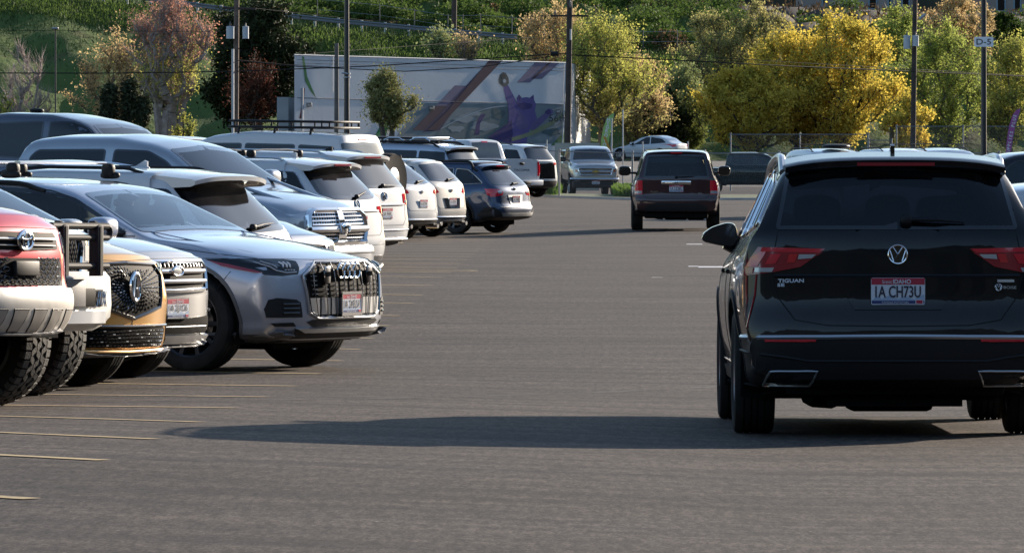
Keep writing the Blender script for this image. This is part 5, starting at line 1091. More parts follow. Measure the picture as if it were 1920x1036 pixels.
# ---------------------------------------------------------------- the four nose-out vehicles at the near left
def badge_oval(c, z, rx, rz, mat, body=None, off=0.015, y=0, th=0.012):
    q, n = c.proj((y, z), 'F', off); b = MB()
    b.tube([q + Vector((0, rx * math.cos(t * math.pi / 14), rz * math.sin(t * math.pi / 14))) for t in range(29)], th, mat, n=8)
    return b, q
def red_truck():
    H = 1.86; L = 4.85; h = L / 2
    c = base('parked_car', L, 0.96, H, nose=0.635, cowl=0.67, hood=1.15, zb=0.42, af=0.46, pf=2.3, tumble=0.26, belt=(0.64, 0.66, 0.68), N=110,
        fp=[(0, -0.14), (0.40, -0.12), (0.50, -0.02), (0.60, 0.03), (0.70, 0.03), (0.73, -0.01), (0.92, -0.02), (1.05, -0.05), (1.12, -0.09), (1.18, -0.16), (2.3, -0.3)])
    pm = paint('paint_red', (0.48, 0.018, 0.035), 0.3, 0.3); std(c, h - 0.83, h - 3.62, 0.405, 0.275, tread=True, spokes=6, style='dark', gap=0.07); side_glass(c, h - 1.55, -2.1, 1.26, 1.70)
    c.wscreen('F', [(0, 1.29), (0.74, 1.27), (0.62, 1.69), (0, 1.73)], M['see_clear'], hole=0.025); c.cabin(h - 1.45, -1.6, 1.22)
    g = MB(); P = [(0, 1.055), (0.44, 1.055), (0.475, 1.02), (0.455, 0.955), (0, 0.945)]; c.panel(g, sym(P), 'F', M['grille_black'], off=0.008)
    c.line(g, [(-0.42, 1.01), (0.42, 1.01)], 'F', M['satin'], r=0.008, off=0.022); c.line(g, [(-0.40, 0.972), (0.40, 0.972)], 'F', M['grille_bar'], r=0.005, off=0.018); g.build('grille', c.root)
    g = MB(); P = [(0, 0.90), (0.46, 0.90), (0.50, 0.86), (0.49, 0.735), (0, 0.735)]; c.panel(g, sym(P), 'F', M['grille_black'], off=0.008)
    for r_ in range(6):
        z = 0.750 + r_ * 0.028
        for k in range(-7, 8):
            y = k * 0.078 + (0.039 if r_ % 2 else 0)
            if abs(y) > 0.43 or (abs(y) < 0.16 and z > 0.79): continue
            c.line(g, [(y - 0.034, z), (y - 0.014, z + 0.012), (y + 0.014, z + 0.012), (y + 0.034, z), (y + 0.014, z - 0.012), (y - 0.014, z - 0.012)], 'F', M['grille_bar'], r=0.0026, off=0.014, closed=True, n=4, h=0.05)
    q, n = c.proj((0, 0.84), 'F', 0.02); g.box(q.x - 0.02, q.x + 0.012, -0.13, 0.13, 0.795, 0.885, M['black'], bev=0.01); g.build('lower_grille', c.root)
    b, q = badge_oval(c, 0.998, 0.078, 0.055, M['chrome'], off=0.035); b.tube([q + Vector((0.004, 0.028 * math.cos(t * math.pi / 10), 0.004 + 0.048 * math.sin(t * math.pi / 10))) for t in range(21)], 0.009, M['chrome']); b.tube([q + Vector((0.004, 0.060 * math.cos(t * math.pi / 10), 0.024 + 0.018 * math.sin(t * math.pi / 10))) for t in range(21)], 0.008, M['chrome']); b.build('badge', c.root)
    tp = pbr('bumper_silver', (0.52, 0.50, 0.46), 0.42, 0.2, var=0.12, vscale=8)
    b = MB(); c.panel(b, sym([(0, 0.46), (0.60, 0.46), (0.72, 0.53), (0.80, 0.62), (0.78, 0.70), (0.62, 0.715), (0, 0.715)]), 'F', tp, off=0.02, depth=0.04)
    c.panel(b, sym([(0, 0.40), (0.52, 0.40), (0.62, 0.47), (0, 0.475)]), 'F', M['grey_plastic'], off=0.01)
    for k in (-2.5, -1.5, -0.5, 0.5, 1.5, 2.5):
        y = k * 0.21; c.line(b, [(y - 0.075, 0.60), (y + 0.075, 0.60), (y + 0.055, 0.475), (y - 0.055, 0.475)], 'F', M['black'], r=0.004, off=0.021, closed=True); c.panel(b, [(y - 0.07, 0.595), (y + 0.07, 0.595), (y + 0.05, 0.48), (y - 0.05, 0.48)], 'F', pbr('skid_grey', (0.36, 0.34, 0.31), 0.45, 0.3), off=0.024, h=0.05)
    b.build('skid_bumper', c.root)
    lamp(c, 'F', [(0.60, 0.93), (0.87, 0.98), (0.91, 1.08), (0.60, 1.05)], M['clear_lens'], 'headlight', [([(0.64, 0.98), (0.72, 0.98), (0.72, 1.03), (0.64, 1.03)], M['smoke_lens'])]); lamp(c, 'F', [(0.70, 0.75), (0.86, 0.76), (0.86, 0.86), (0.72, 0.86)], M['black'], 'fog_light')
    c.seams(front=[[(-0.9, 1.075), (0, 1.085), (0.9, 1.075)]]); c.mirrors(h - 1.6, 1.32, pm, out=0.3, sz=(0.09, 0.13, 0.1)); place(c, pm, 48, 35.0)
    tag(c.root, 'red off-road SUV with silver skid bumper and honeycomb grille, cut off at the left edge', 'car', ROW)
def bullbar_truck():
    H = 1.88; L = 4.85; h = L / 2
    c = base('parked_car', L, 0.96, H, nose=0.62, cowl=0.67, hood=1.15, zb=0.45, af=0.40, pf=2.4, tumble=0.26, belt=(0.64, 0.66, 0.68), N=100)
    pm = WHITE(); std(c, h - 0.72, h - 3.51, 0.41, 0.27, tread=True, spokes=6, style='dark', gap=0.07); side_glass(c, h - 1.55, -2.1, 1.26, 1.70); c.wscreen('F', [(0, 1.29), (0.74, 1.27), (0.62, 1.69), (0, 1.73)], M['see_clear'], hole=0.025); c.cabin(h - 1.45, -1.6, 1.22)
    g = MB(); P = [(0, 1.06), (0.42, 1.06), (0.46, 0.98), (0.42, 0.80), (0, 0.80)]; c.panel(g, sym(P), 'F', M['grille_black'], off=0.008); c.line(g, sym(P), 'F', M['chrome'], r=0.018, off=0.012, closed=True)
    for k in range(-7, 8):
        for e in (1, -1): c.line(g, [(k * 0.055 - e * 0.05, 0.82), (k * 0.055 + e * 0.05, 1.04)], 'F', M['grille_bar'], r=0.003, off=0.014, n=4)
    g.build('grille', c.root)
    lamp(c, 'F', [(0.50, 0.86), (0.88, 0.90), (0.90, 1.06), (0.50, 1.04)], M['clear_lens'], 'headlight', [([(0.55, 0.90), (0.68, 0.90), (0.68, 1.0), (0.55, 1.0)], M['satin'])])
    tp = pbr('bumper_shell', (0.50, 0.50, 0.48), 0.4, 0.2, var=0.1, vscale=6)
    b = MB(); x1 = h + 0.16
    def sec(y, x, z0, z1): return [(x - 0.34, y, z0 + 0.10), (x - 0.08, y, z0), (x - 0.01, y, z0 + 0.06), (x, y, z0 + 0.14), (x - 0.01, y, z1 - 0.04), (x - 0.05, y, z1), (x - 0.34, y, z1)]
    ys = [-0.95, -0.90, -0.70, -0.45, 0, 0.45, 0.70, 0.90, 0.95]; xs = [x1 - 0.45, x1 - 0.27, x1 - 0.12, x1 - 0.035, x1, x1 - 0.035, x1 - 0.12, x1 - 0.27, x1 - 0.45]; zz = [0.58, 0.54, 0.47, 0.44, 0.44, 0.44, 0.47, 0.54, 0.58]
    S = [sec(y, x, z, 0.83) for y, x, z in zip(ys, xs, zz)]; b.grid(S, tp); b.add(S[0], [tuple(range(7))], tp); b.add(S[-1], [tuple(range(6, -1, -1))], tp)
    b.box(x1 - 0.02, x1 + 0.012, -0.30, 0.30, 0.60, 0.72, M['grille_black'], bev=0.01)
    for e in (1, -1):
        b.add([(x1 + 0.004 - r_, e * y, z) for y, r_ in ((0.33, 0.02), (0.45, 0.04), (0.56, 0.09)) for z in (0.60, 0.71)], [(0, 2, 3, 1), (2, 4, 5, 3)], M['grille_black'])
        for k in range(5): rk_ = 0.012 + 0.0125 * k; b.tube([(x1 + 0.004 - rk_, e * (0.34 + k * 0.042), 0.60), (x1 - 0.006 - rk_, e * (0.382 + k * 0.042), 0.70)], 0.004, M['satin'], n=4); b.tube([(x1 - 0.006 - rk_, e * (0.382 + k * 0.042), 0.60), (x1 + 0.004 - rk_, e * (0.34 + k * 0.042), 0.70)], 0.004, M['satin'], n=4)
    b.grid([[(x1 - 0.03 - r_, y, 0.475), (x1 + 0.01 - r_, y, 0.49), (x1 + 0.015 - r_, y, 0.57), (x1 - 0.02 - r_, y, 0.585)] for y, r_ in ((-0.58, 0.12), (-0.5, 0.05), (-0.25, 0.01), (0.25, 0.01), (0.5, 0.05), (0.58, 0.12))], WHITE()); b.build('steel_bumper', c.root)
    q = MB(); q.box(x1 + 0.012, x1 + 0.022, -0.16, 0.16, 0.60, 0.78, M['grey_plastic'], bev=0.004); q.build('plate_bracket', c.root)
    b = MB(); xb = x1 + 0.07; dk = pbr('bar_black', (0.022, 0.022, 0.023), 0.65, spec=0.2, bump=0.1)
    for z, r_ in ((1.125, 0.024), (1.05, 0.022), (0.865, 0.024)): b.tube([(xb, -0.34, z), (xb, 0.34, z)], r_, dk, n=10)
    b.tube([(xb, 0.34, 1.125), (xb, 0.365, 1.115), (xb, 0.375, 1.09), (xb, 0.365, 1.06), (xb, 0.34, 1.05)], 0.022, dk); b.tube([(xb, -0.34, 1.125), (xb, -0.365, 1.115), (xb, -0.375, 1.09), (xb, -0.365, 1.06), (xb, -0.34, 1.05)], 0.022, dk)
    for e in (1, -1): b.prism([(-0.04, 0.80), (0.05, 0.80), (0.05, 1.12), (0.0, 1.16), (-0.04, 1.16)], (xb - 0.01, e * 0.21 + 0.012, 0), (1, 0, 0), (0, 0, 1), (0, -1, 0), 0.024, dk); b.box(xb - 0.012, xb + 0.035, e * 0.21 - 0.035, e * 0.21 + 0.035, 0.80, 1.13, dk, bev=0.008)
    b.build('bull_bar', c.root); c.mirrors(h - 1.6, 1.32, pm, out=0.3, sz=(0.09, 0.13, 0.1)); place(c, pm, 92, 38.3)
    tag(c.root, 'white off-roader with pale steel bumper and black tube bull bar beside the red one', 'car', ROW)
def gold_car():
    H = 1.66; L = 4.75; h = L / 2
    c = base('parked_car', L, 0.94, H, nose=0.585, cowl=0.67, hood=1.2, zb=0.22, af=0.42, pf=2.3, crease=(0.85, 0.012), N=110,
        fp=[(0, -0.14), (0.22, -0.10), (0.30, -0.01), (0.45, 0.0), (0.62, 0.02), (0.80, -0.02), (0.90, -0.06), (0.97, -0.14), (2.3, -0.3)])
    pm = paint('paint_gold', (0.62, 0.32, 0.055), 0.45, 0.3); std(c, h - 0.95, h - 3.70, 0.37, 0.245, spokes=10, style='dark'); side_glass(c, h - 1.5, -2.0, 1.11, 1.50)
    c.wscreen('F', [(0, 1.14), (0.74, 1.12), (0.60, 1.50), (0, 1.53)], M['see_clear'], hole=0.025); c.cabin(h - 1.4, -1.6, 1.08)
    g = MB(); P = [(0, 0.885), (0.40, 0.875), (0.475, 0.80), (0.38, 0.58), (0.0, 0.50)]; c.panel(g, sym(P), 'F', M['grille_black'], off=0.008, h=0.05); c.line(g, sym(P), 'F', M['gloss_black'], r=0.014, off=0.012, closed=True)
    q = random.Random(5)
    for k in range(44):                                 # facet rays round the emblem; scattered satin ones stand in for glints
        a = 2 * math.pi * k / 44
        for r_ in (0.10, 0.135, 0.17, 0.21, 0.25, 0.29, 0.33, 0.37):
            rr = r_ + (0.015 if k % 2 else 0); y, z = rr * 1.25 * math.cos(a), 0.715 + rr * 0.85 * math.sin(a)
            if inpoly(np.array([[y, z]]), inset(sym(P), 0.03))[0]:
                y2, z2 = (rr + 0.02) * 1.25 * math.cos(a), 0.715 + (rr + 0.02) * 0.85 * math.sin(a); c.line(g, [(y, z), (y2, z2)], 'F', M['gloss_black'] if (k * 7 + int(r_ * 100) * 3) % 9 else M['satin'], r=0.0042, off=0.016, n=4)
    g.build('grille', c.root)
    b, q = badge_oval(c, 0.715, 0.058, 0.095, M['chrome'], off=0.03, th=0.016)
    b.tube([q + Vector((0.01, -0.028, -0.07)), q + Vector((0.01, -0.010, 0.06))], 0.011, M['chrome']); b.tube([q + Vector((0.01, 0.028, -0.07)), q + Vector((0.01, 0.010, 0.06))], 0.011, M['chrome']); b.tube([q + Vector((0.01, -0.02, -0.01)), q + Vector((0.01, 0.02, -0.01))], 0.008, M['chrome']); b.blob(q, (0.008, 0.055, 0.09), M['satin'], p=2); b.build('badge', c.root)
    lamp(c, 'F', [(0.53, 0.83), (0.88, 0.83), (0.915, 0.90), (0.53, 0.885)], M['smoke_lens'], 'headlight', [([(0.56, 0.845), (0.84, 0.845), (0.84, 0.86), (0.56, 0.86)], M['clear_lens'])])
    g = MB(); P = [(0, 0.435), (0.50, 0.44), (0.56, 0.42), (0.50, 0.305), (0, 0.295)]; c.panel(g, sym(P), 'F', M['grille_black'], off=0.006)
    for r_ in range(5):
        for k in range(-11, 12): z = 0.318 + r_ * 0.024; y = k * 0.042 + (0.02 if r_ % 2 else 0); c.line(g, [(y - 0.013, z), (y + 0.013, z)], 'F', M['gloss_black'] if (k * 5 + r_ * 3) % 7 else M['satin'], r=0.004, off=0.014, n=4)  # satin dashes among the black ones imitate glints here too
    c.line(g, [(-0.58, 0.288), (0, 0.278), (0.58, 0.288)], 'F', pm, r=0.012, off=0.02); c.line(g, [(-0.56, 0.452), (0, 0.447), (0.56, 0.452)], 'F', M['gloss_black'], r=0.010, off=0.012); g.build('lower_grille', c.root)
    trim(c, 'F', [(0, 0.205), (0.7, 0.215), (0.75, 0.265), (0, 0.262)], M['grey_plastic'], 'front_splitter', off=0.018)
    for e in (1, -1):
        b = MB(); c.panel(b, [(e * a, z) for a, z in [(0.64, 0.32), (0.84, 0.34), (0.86, 0.62), (0.74, 0.58)]], 'F', M['black'], off=0.006); b.build('air_intake', c.root)
    c.seams(front=[[(-0.5, 0.915), (0, 0.905), (0.5, 0.915)], [(0, 0.50), (0, 0.45)]]); c.mirrors(h - 1.5, 1.14, pm); place(c, pm, 247, 41.3)
    tag(c.root, 'gold SUV with a star-patterned pentagon grille, third from the left edge', 'car', ROW)
def silver_bars():
    H = 1.74; L = 5.0; h = L / 2
    c = base('parked_car', L, 0.97, H, nose=0.61, cowl=0.68, hood=1.25, zb=0.26, af=0.40, pf=2.3, N=110, fp=[(0, -0.14), (0.26, -0.10), (0.36, -0.02), (0.5, 0.0), (0.70, 0.01), (0.92, -0.02), (0.99, -0.05), (1.05, -0.13), (2.3, -0.3)])
    pm = paint('paint_silver_warm', (0.46, 0.46, 0.46), 0.5, 0.3); std(c, h - 0.95, h - 3.82, 0.38, 0.25, spokes=5); side_glass(c, h - 1.55, -2.1, 1.16, 1.58)
    c.wscreen('F', [(0, 1.19), (0.74, 1.17), (0.60, 1.57), (0, 1.60)], M['see_clear'], hole=0.025); c.cabin(h - 1.4, -1.6, 1.12)
    g = MB(); P = [(0, 0.955), (0.50, 0.955), (0.56, 0.90), (0.52, 0.735), (0, 0.725)]; c.panel(g, sym(P), 'F', M['grille_black'], off=0.008); c.line(g, sym(P), 'F', M['chrome'], r=0.020, off=0.012, closed=True)
    for z in (0.880, 0.800): c.line(g, [(-0.50, z), (0.50, z)], 'F', M['chrome'], r=0.019, off=0.022, flat=1.0)
    for k in range(-9, 10): c.line(g, [(k * 0.055, 0.915), (k * 0.055, 0.94)], 'F', M['grille_bar'], r=0.005, off=0.014)
    g.build('grille', c.root)
    b, q = badge_oval(c, 0.875, 0.075, 0.036, M['chrome'], off=0.05, th=0.009); b.blob(q, (0.006, 0.07, 0.032), M['satin'], p=2); b.build('badge', c.root)
    lamp(c, 'F', [(0.60, 0.80), (0.90, 0.84), (0.92, 0.95), (0.62, 0.94)], M['clear_lens'], 'headlight')
    c.plate('F', 0.585, '1A 2J1C6', off=0.03, frame='black', y=0.0); trim(c, 'F', [(0, 0.385), (0.55, 0.385), (0.62, 0.44), (0.58, 0.52), (0, 0.50)], M['grille_black'], 'lower_grille', off=0.02)
    b = MB(); c.line(b, [(-0.55, 0.44), (0.55, 0.44)], 'F', M['satin'], r=0.008, off=0.015); c.panel(b, sym([(0, 0.27), (0.6, 0.27), (0.74, 0.33), (0.70, 0.375), (0, 0.37)]), 'F', M['satin'], off=0.03, depth=0.04); c.panel(b, sym([(0, 0.22), (0.6, 0.23), (0.66, 0.275), (0, 0.275)]), 'F', M['grey_plastic'], off=0.015); b.build('skid_plate', c.root)
    for e in (1, -1):
        b = MB(); c.panel(b, [(e * a, z) for a, z in [(0.66, 0.40), (0.84, 0.42), (0.86, 0.56), (0.70, 0.56)]], 'F', M['black'], off=0.006); c.line(b, [(e * 0.68, 0.565), (e * 0.86, 0.565), (e * 0.88, 0.40)], 'F', M['satin'], r=0.012, off=0.010); b.build('fog_light', c.root)
    c.seams(front=[[(-0.8, 0.985), (0, 0.985), (0.8, 0.985)]]); c.mirrors(h - 1.55, 1.2, pm); place(c, pm, 326, 43.8); c.root.scale = (1, 1, 0.93)
    tag(c.root, 'silver SUV with two thick chrome grille bars, between the gold and the silver blue cars', 'car', ROW)

# ---------------------------------------------------------------- maroon SUV driving ahead
def maroon():
    H = 1.80; L = 4.85; h = L / 2
    c = base('moving_car', L, 0.985, H, nose=0.58, cowl=0.64, rk=0.20, ar=0.16, pr=3.6, tumble=0.28, belt=(0.61, 0.62, 0.63), zb=0.32, tailz=0.97, crown=0.03,
        rp=[(0, 0.12), (0.34, 0.1), (0.42, 0.02), (0.55, 0), (0.70, 0.0), (0.76, 0.03), (1.15, 0.05), (1.70, 0.20), (1.8, 0.28), (2.3, 0.4)])
    pm = paint('paint_maroon', (0.030, 0.006, 0.010), 0.3, 0.3); std(c, 1.40, -1.37, 0.375, 0.245, spokes=5, arch='black', track=0.85); side_glass(c, 0.95, -2.15, 1.15, 1.62, back=0.12)
    c.wscreen('F', [(0, 1.17), (0.76, 1.15), (0.62, 1.62), (0, 1.65)], M['see_clear'], hole=0.025); c.wscreen('R', [(0, 1.16), (0.73, 1.16), (0.64, 1.66), (0, 1.68)], M['see_dark'], hole=0.03, frit=0.04); c.cabin(0.85, -1.9, 1.12)
    c.spoiler(-2.0, -2.26, H - 0.035, H - 0.06, 0.62, 0.62, pm, th=0.04); l = MB(); l.box(-2.275, -2.255, -0.13, 0.13, 1.695, 1.72, M['red_lens']); l.build('brake_light', c.root)
    lamp(c, 'R', [(0.74, 0.80), (0.935, 0.80), (0.935, 1.10), (0.74, 1.10)], M['red_lens'], 'tail_light', [([(0.75, 0.815), (0.90, 0.815), (0.90, 0.875), (0.75, 0.875)], M['clear_lens'])])
    b = MB(); q, n = c.proj((0, 1.055), 'R', 0.02); b.box(q.x - 0.02, q.x + 0.03, -0.325, 0.325, 1.012, 1.098, M['chrome'], bev=0.012); o = b.build('chrome_garnish', c.root)
    b = MB(); x = q.x - 0.024
    for y in (-0.022, 0.022): b.box(x - 0.006, x, y - 0.007, y + 0.007, 1.03, 1.08, M['gloss_black'])
    b.box(x - 0.006, x, -0.022, 0.022, 1.049, 1.061, M['gloss_black']); b.build('badge', c.root)
    c.plate('R', 0.925, '1A 1Z38U', off=0.012); trim(c, 'R', [(0, 0.36), (0.62, 0.36), (0.70, 0.46), (0.66, 0.54), (0.45, 0.62), (0, 0.60)], M['black'], 'lower_bumper', off=0.008)
    tailshape(c, 0.70, 1.14, 0.72, 0.75); c.letters('R', 'PILOT', 0.48, 0.835, 0.035, M['chrome'], width=0.16); c.letters('R', '4WD', -0.52, 0.80, 0.028, M['chrome'], width=0.1)
    b = MB(); b.box(-2.3, -1.5, -0.7, 0.7, 0.27, 0.40, M['under'], bev=0.04); b.box(-2.2, -1.8, -0.62, -0.25, 0.23, 0.33, M['under'], bev=0.04); b.build('muffler', c.root)
    c.mirrors(0.95, 1.28, M['gloss_black'], out=0.30, sz=(0.08, 0.14, 0.11), black=False); c.wiper(0.0, 1.17, -0.4, 1.19); c.rails(0.2, -1.8, h=0.02, mat=M['black'], r=0.012)
    a = R(90.0); tail = Vector(((1268 - CX) / FPX * 128.6, 128.6, 0)); p = tail + Vector((0, h, 0)); p.z = float(gz(p.x, p.y)); c.finish(pm, p, a)
    tag(c.root, 'dark maroon SUV driving away down the aisle toward the fence', 'car', 'cars driving along the aisle')
def make_cars():
    make_quattro(); make_black(); red_truck(); bullbar_truck(); gold_car(); silver_bars(); hatch(); blue_crest(); ram(); white_suv1(); white_suv2(); rack_suv()
    white_far(795, 119.5, 1.66, 0.66, 'white crossover with a long sloping rear window, left of the pearl one', '1A 8CM4', 0.98)
    white_far(850, 125, 1.70, 0.50, 'pearl white crossover with a bright chrome plate recess, left of the dark blue wagon', '1A 4DN9', 0.96, chrome=True)
    blue_wagon(); silver_rails(); white_pickup(); far_white(); back_row(); maroon()
# ---------------------------------------------------------------- terrain behind the lot
YR = 400.0
def lerp(x, xs, ys): return float(np.interp(x, xs, ys))
def road_z(px): return EYE + (CY - lerp(px, [0, 190, 400, 640, 800, 950, 1210, 1500, 1920], [-14, 6, 34, 60, 74, 87, 106, 118, 130])) * YR / FPX
def crest_z(px): return EYE + (CY - lerp(px, [0, 700, 950, 1040, 1200, 1400, 1500, 1700, 1920], [-120, -90, -40, -12, 4, 10, 14, 22, 30])) * 452 / FPX
def hill(x, y):
    px = CX + x / y * FPX; rz, cz = road_z(px), crest_z(px); toe = lerp(px, [0, 500, 1000, 1920], [352, 356, 362, 368]); n = 0.35 * math.sin(x * 0.9 + y * 0.3) + 0.25 * math.sin(x * 0.37 - y * 0.8)
    if y < toe: return 0.0
    if y < YR - 6: t = (y - toe) / (YR - 6 - toe); return rz * (t ** 0.85) + n * math.sin(math.pi * t)
    if y < YR + 2.5: return rz
    if y < 452: t = (y - YR - 2.5) / (452 - YR - 2.5); return rz + (cz - rz) * (t ** 0.9) + n * 2.2 * math.sin(math.pi * t)
    return cz + (y - 452) * 0.002
def leafmat(name, c, var=0.35, trans=0.35, sc=0.7):
    if name in MATS: return MATS[name]
    m, t, b = newmat(name); b.inputs['Roughness'].default_value = 0.7; b.inputs['Specular IOR Level'].default_value = 0.08
    g = t.nodes.new('ShaderNodeNewGeometry'); n = t.nodes.new('ShaderNodeTexNoise'); n.inputs['Scale'].default_value = sc; n.inputs['Detail'].default_value = 4; t.links.new(g.outputs['Position'], n.inputs['Vector'])
    r = t.nodes.new('ShaderNodeValToRGB'); e = r.color_ramp.elements; e[0].position = 0.3; e[1].position = 0.7
    e[0].color = (c[0] * (1 - var), c[1] * (1 - var * 0.8), c[2] * (1 - var), 1); e[1].color = (min(1, c[0] * (1 + var)), min(1, c[1] * (1 + var * 0.8)), c[2] * (1 + var * .5), 1)
    t.links.new(n.outputs[0], r.inputs[0])
    ri = t.nodes.new('ShaderNodeMix'); ri.data_type = 'RGBA'; ri.blend_type = 'MULTIPLY'; ri.inputs[0].default_value = 1
    r2 = t.nodes.new('ShaderNodeValToRGB'); r2.color_ramp.elements[0].color = (0.78, 0.78, 0.78, 1); r2.color_ramp.elements[1].color = (1.18, 1.15, 1.08, 1); t.links.new(g.outputs['Random Per Island'], r2.inputs[0]); t.links.new(r.outputs[0], ri.inputs[6]); t.links.new(r2.outputs[0], ri.inputs[7])
    t.links.new(ri.outputs[2], b.inputs['Base Color'])
    tl = t.nodes.new('ShaderNodeBsdfTranslucent'); t.links.new(ri.outputs[2], tl.inputs[0]); mx = t.nodes.new('ShaderNodeMixShader'); mx.inputs[0].default_value = trans
    t.links.new(b.outputs[0], mx.inputs[1]); t.links.new(tl.outputs[0], mx.inputs[2]); t.links.new(mx.outputs[0], t.nodes['Material Output'].inputs[0]); return m
def leafmesh(name, C, size, mat, parent=None, rs=None, stretch=1.6, up=0.0, matid=None, mats=None):
    """C: n x 3 leaf centres; each leaf is a small rhombus turned at random"""
    n = len(C); rs = rs or np.random.RandomState(1); a = rs.normal(size=(n, 3)); a[:, 2] += up; a /= np.linalg.norm(a, axis=1)[:, None]
    b = rs.normal(size=(n, 3)); b -= a * (a * b).sum(1)[:, None]; b /= np.linalg.norm(b, axis=1)[:, None]; s = (size * rs.uniform(0.6, 1.3, n))[:, None]
    V = np.stack([C - a * s * stretch / 2, C + b * s / 2, C + a * s * stretch / 2, C - b * s / 2], axis=1).reshape(-1, 3)
    me = bpy.data.meshes.new(name); me.vertices.add(4 * n); me.vertices.foreach_set('co', V.ravel()); me.loops.add(4 * n); me.loops.foreach_set('vertex_index', np.arange(4 * n)); me.polygons.add(n)
    me.polygons.foreach_set('loop_start', np.arange(n) * 4); me.polygons.foreach_set('loop_total', np.full(n, 4))
    for m in (mats or [mat]): me.materials.append(m)
    if matid is not None: me.polygons.foreach_set('material_index', matid)
    me.update(calc_edges=True); o = bpy.data.objects.new(name, me); col.objects.link(o)
    if parent: o.parent = parent
    return o
def make_terrain():
    gm, t, b = newmat('grass_slope'); g = t.nodes.new('ShaderNodeNewGeometry'); b.inputs['Roughness'].default_value = 0.9; b.inputs['Specular IOR Level'].default_value = 0.1
    def nz(sc, v, d=6, r=0.65):
        mp = t.nodes.new('ShaderNodeMapping'); mp.inputs['Scale'].default_value = v; t.links.new(g.outputs['Position'], mp.inputs[0]); x = t.nodes.new('ShaderNodeTexNoise'); x.inputs['Scale'].default_value = sc; x.inputs['Detail'].default_value = d; x.inputs['Roughness'].default_value = r; t.links.new(mp.outputs[0], x.inputs['Vector']); return x.outputs[0]
    r1 = t.nodes.new('ShaderNodeValToRGB'); e = r1.color_ramp.elements; e[0].position = 0.32; e[0].color = (0.055, 0.088, 0.024, 1); e[1].position = 0.68; e[1].color = (0.10, 0.150, 0.038, 1); t.links.new(nz(0.5, (1, 0.4, 0.6), 8, 0.75), r1.inputs[0])
    r2 = t.nodes.new('ShaderNodeValToRGB'); e = r2.color_ramp.elements; e[0].position = 0.56; e[0].color = (0, 0, 0, 1); e[1].position = 0.66; e[1].color = (1, 1, 1, 1); t.links.new(nz(0.09, (1, 1, 1), 3), r2.inputs[0])
    mx = t.nodes.new('ShaderNodeMix'); mx.data_type = 'RGBA'; t.links.new(r2.outputs[0], mx.inputs[0]); t.links.new(r1.outputs[0], mx.inputs[6]); mx.inputs[7].default_value = (0.10, 0.085, 0.045, 1)
    t.links.new(mx.outputs[2], b.inputs['Base Color']); bp = t.nodes.new('ShaderNodeBump'); bp.inputs['Strength'].default_value = 1; bp.inputs['Distance'].default_value = 0.4; t.links.new(nz(1.4, (1, 0.6, 0.5)), bp.inputs['Height']); t.links.new(bp.outputs[0], b.inputs['Normal'])
    dm = pbr('brown_bank', (0.055, 0.040, 0.030), 0.95, var=0.5, vscale=0.6, bump=1.0, bscale=2.0); pave = pbr('hill_road_surface', (0.16, 0.145, 0.125), 0.9, var=0.2, vscale=0.4)
    ys = np.concatenate([np.arange(330, YR - 6, 2.2), [YR - 6, YR + 2.5], np.arange(YR + 4, 452, 2.2), [452, 460, 480, 520]]); pxs = np.arange(-500, 2420, 26)
    P = [[(((px - CX) / FPX * y), y, hill((px - CX) / FPX * y, y) - (0.25 if y < 352 else 0)) for px in pxs] for y in ys]; G = MB(); v = [p for r_ in P for p in r_]; n = len(pxs)
    for mt, test in ((gm, lambda y, px: not (y > YR + 12 and px > 1250 + (452 - y) * 6) and not (YR - 6 <= y < YR + 2)), (dm, lambda y, px: y > YR + 12 and px > 1250 + (452 - y) * 6), (pave, lambda y, px: YR - 6 <= y < YR + 2)):
        f = [(j * n + i, j * n + i + 1, (j + 1) * n + i + 1, (j + 1) * n + i) for j in range(len(ys) - 1) for i in range(n - 1) if test(ys[j], pxs[i])]; G.add(v, f, mt)
    tag(G.build('hillside', sharp=0), kind='structure')
    for o in (col.objects['hillside'],): 
        for p in o.data.polygons: p.use_smooth = True
    P = []                                              # far ridge that closes the view above the terrace
    for j in range(5): P.append([((px - CX) / FPX * (560 + j * 20), 560 + j * 20, 2 + min(j, 2) * 22 + math.sin(px * 0.01) * 2) for px in range(-900, 2900, 80)])
    b_ = MB(); b_.grid(P, pbr('ridge_scrub', (0.030, 0.030, 0.016), 0.95, var=0.5, vscale=0.15)); tag(b_.build('ridge', sharp=0), kind='structure')
    # verge between fence and back lot
    b_ = MB(); P = []
    for y in (204, 208, 216, 226): P.append([(x, y, float(gz(x, y)) + 0.03 + (0.06 if 205 < y < 220 else 0)) for x in np.arange(-12, 30, 1.0)])
    b_.grid(P, pbr('verge_grass', (0.05, 0.075, 0.02), 0.9, var=0.4, vscale=3)); tag(b_.build('grass_verge', sharp=0), kind='structure')
    b_ = MB(); P = []
    for y, z in ((198.8, 0.0), (198.85, 0.07), (199.3, 0.07), (199.35, 0.0)): P.append([(x, y, float(gz(x, y)) + z) for x in np.arange(-14, 40, 1.0)])
    b_.grid(P, pbr('kerb_concrete', (0.33, 0.31, 0.28), 0.8, var=0.2, vscale=2)); tag(b_.build('kerb', sharp=0), kind='structure')
    rs = np.random.RandomState(4); n = 9000; x = np.where(rs.rand(n) < 0.5, rs.uniform(-3.5, -1.6, n), rs.uniform(0.4, 2.2, n)); y = rs.uniform(206, 225, n); C = np.column_stack([x, y, [float(gz(a, b2)) + 0.12 for a, b2 in zip(x, y)]]); C[:, 2] += rs.uniform(0, 0.22, n)
    tag(leafmesh('tall_grass', C, 0.10, leafmat('verge_blade', (0.12, 0.20, 0.04)), rs=rs, stretch=3.5, up=2.5), kind='stuff')
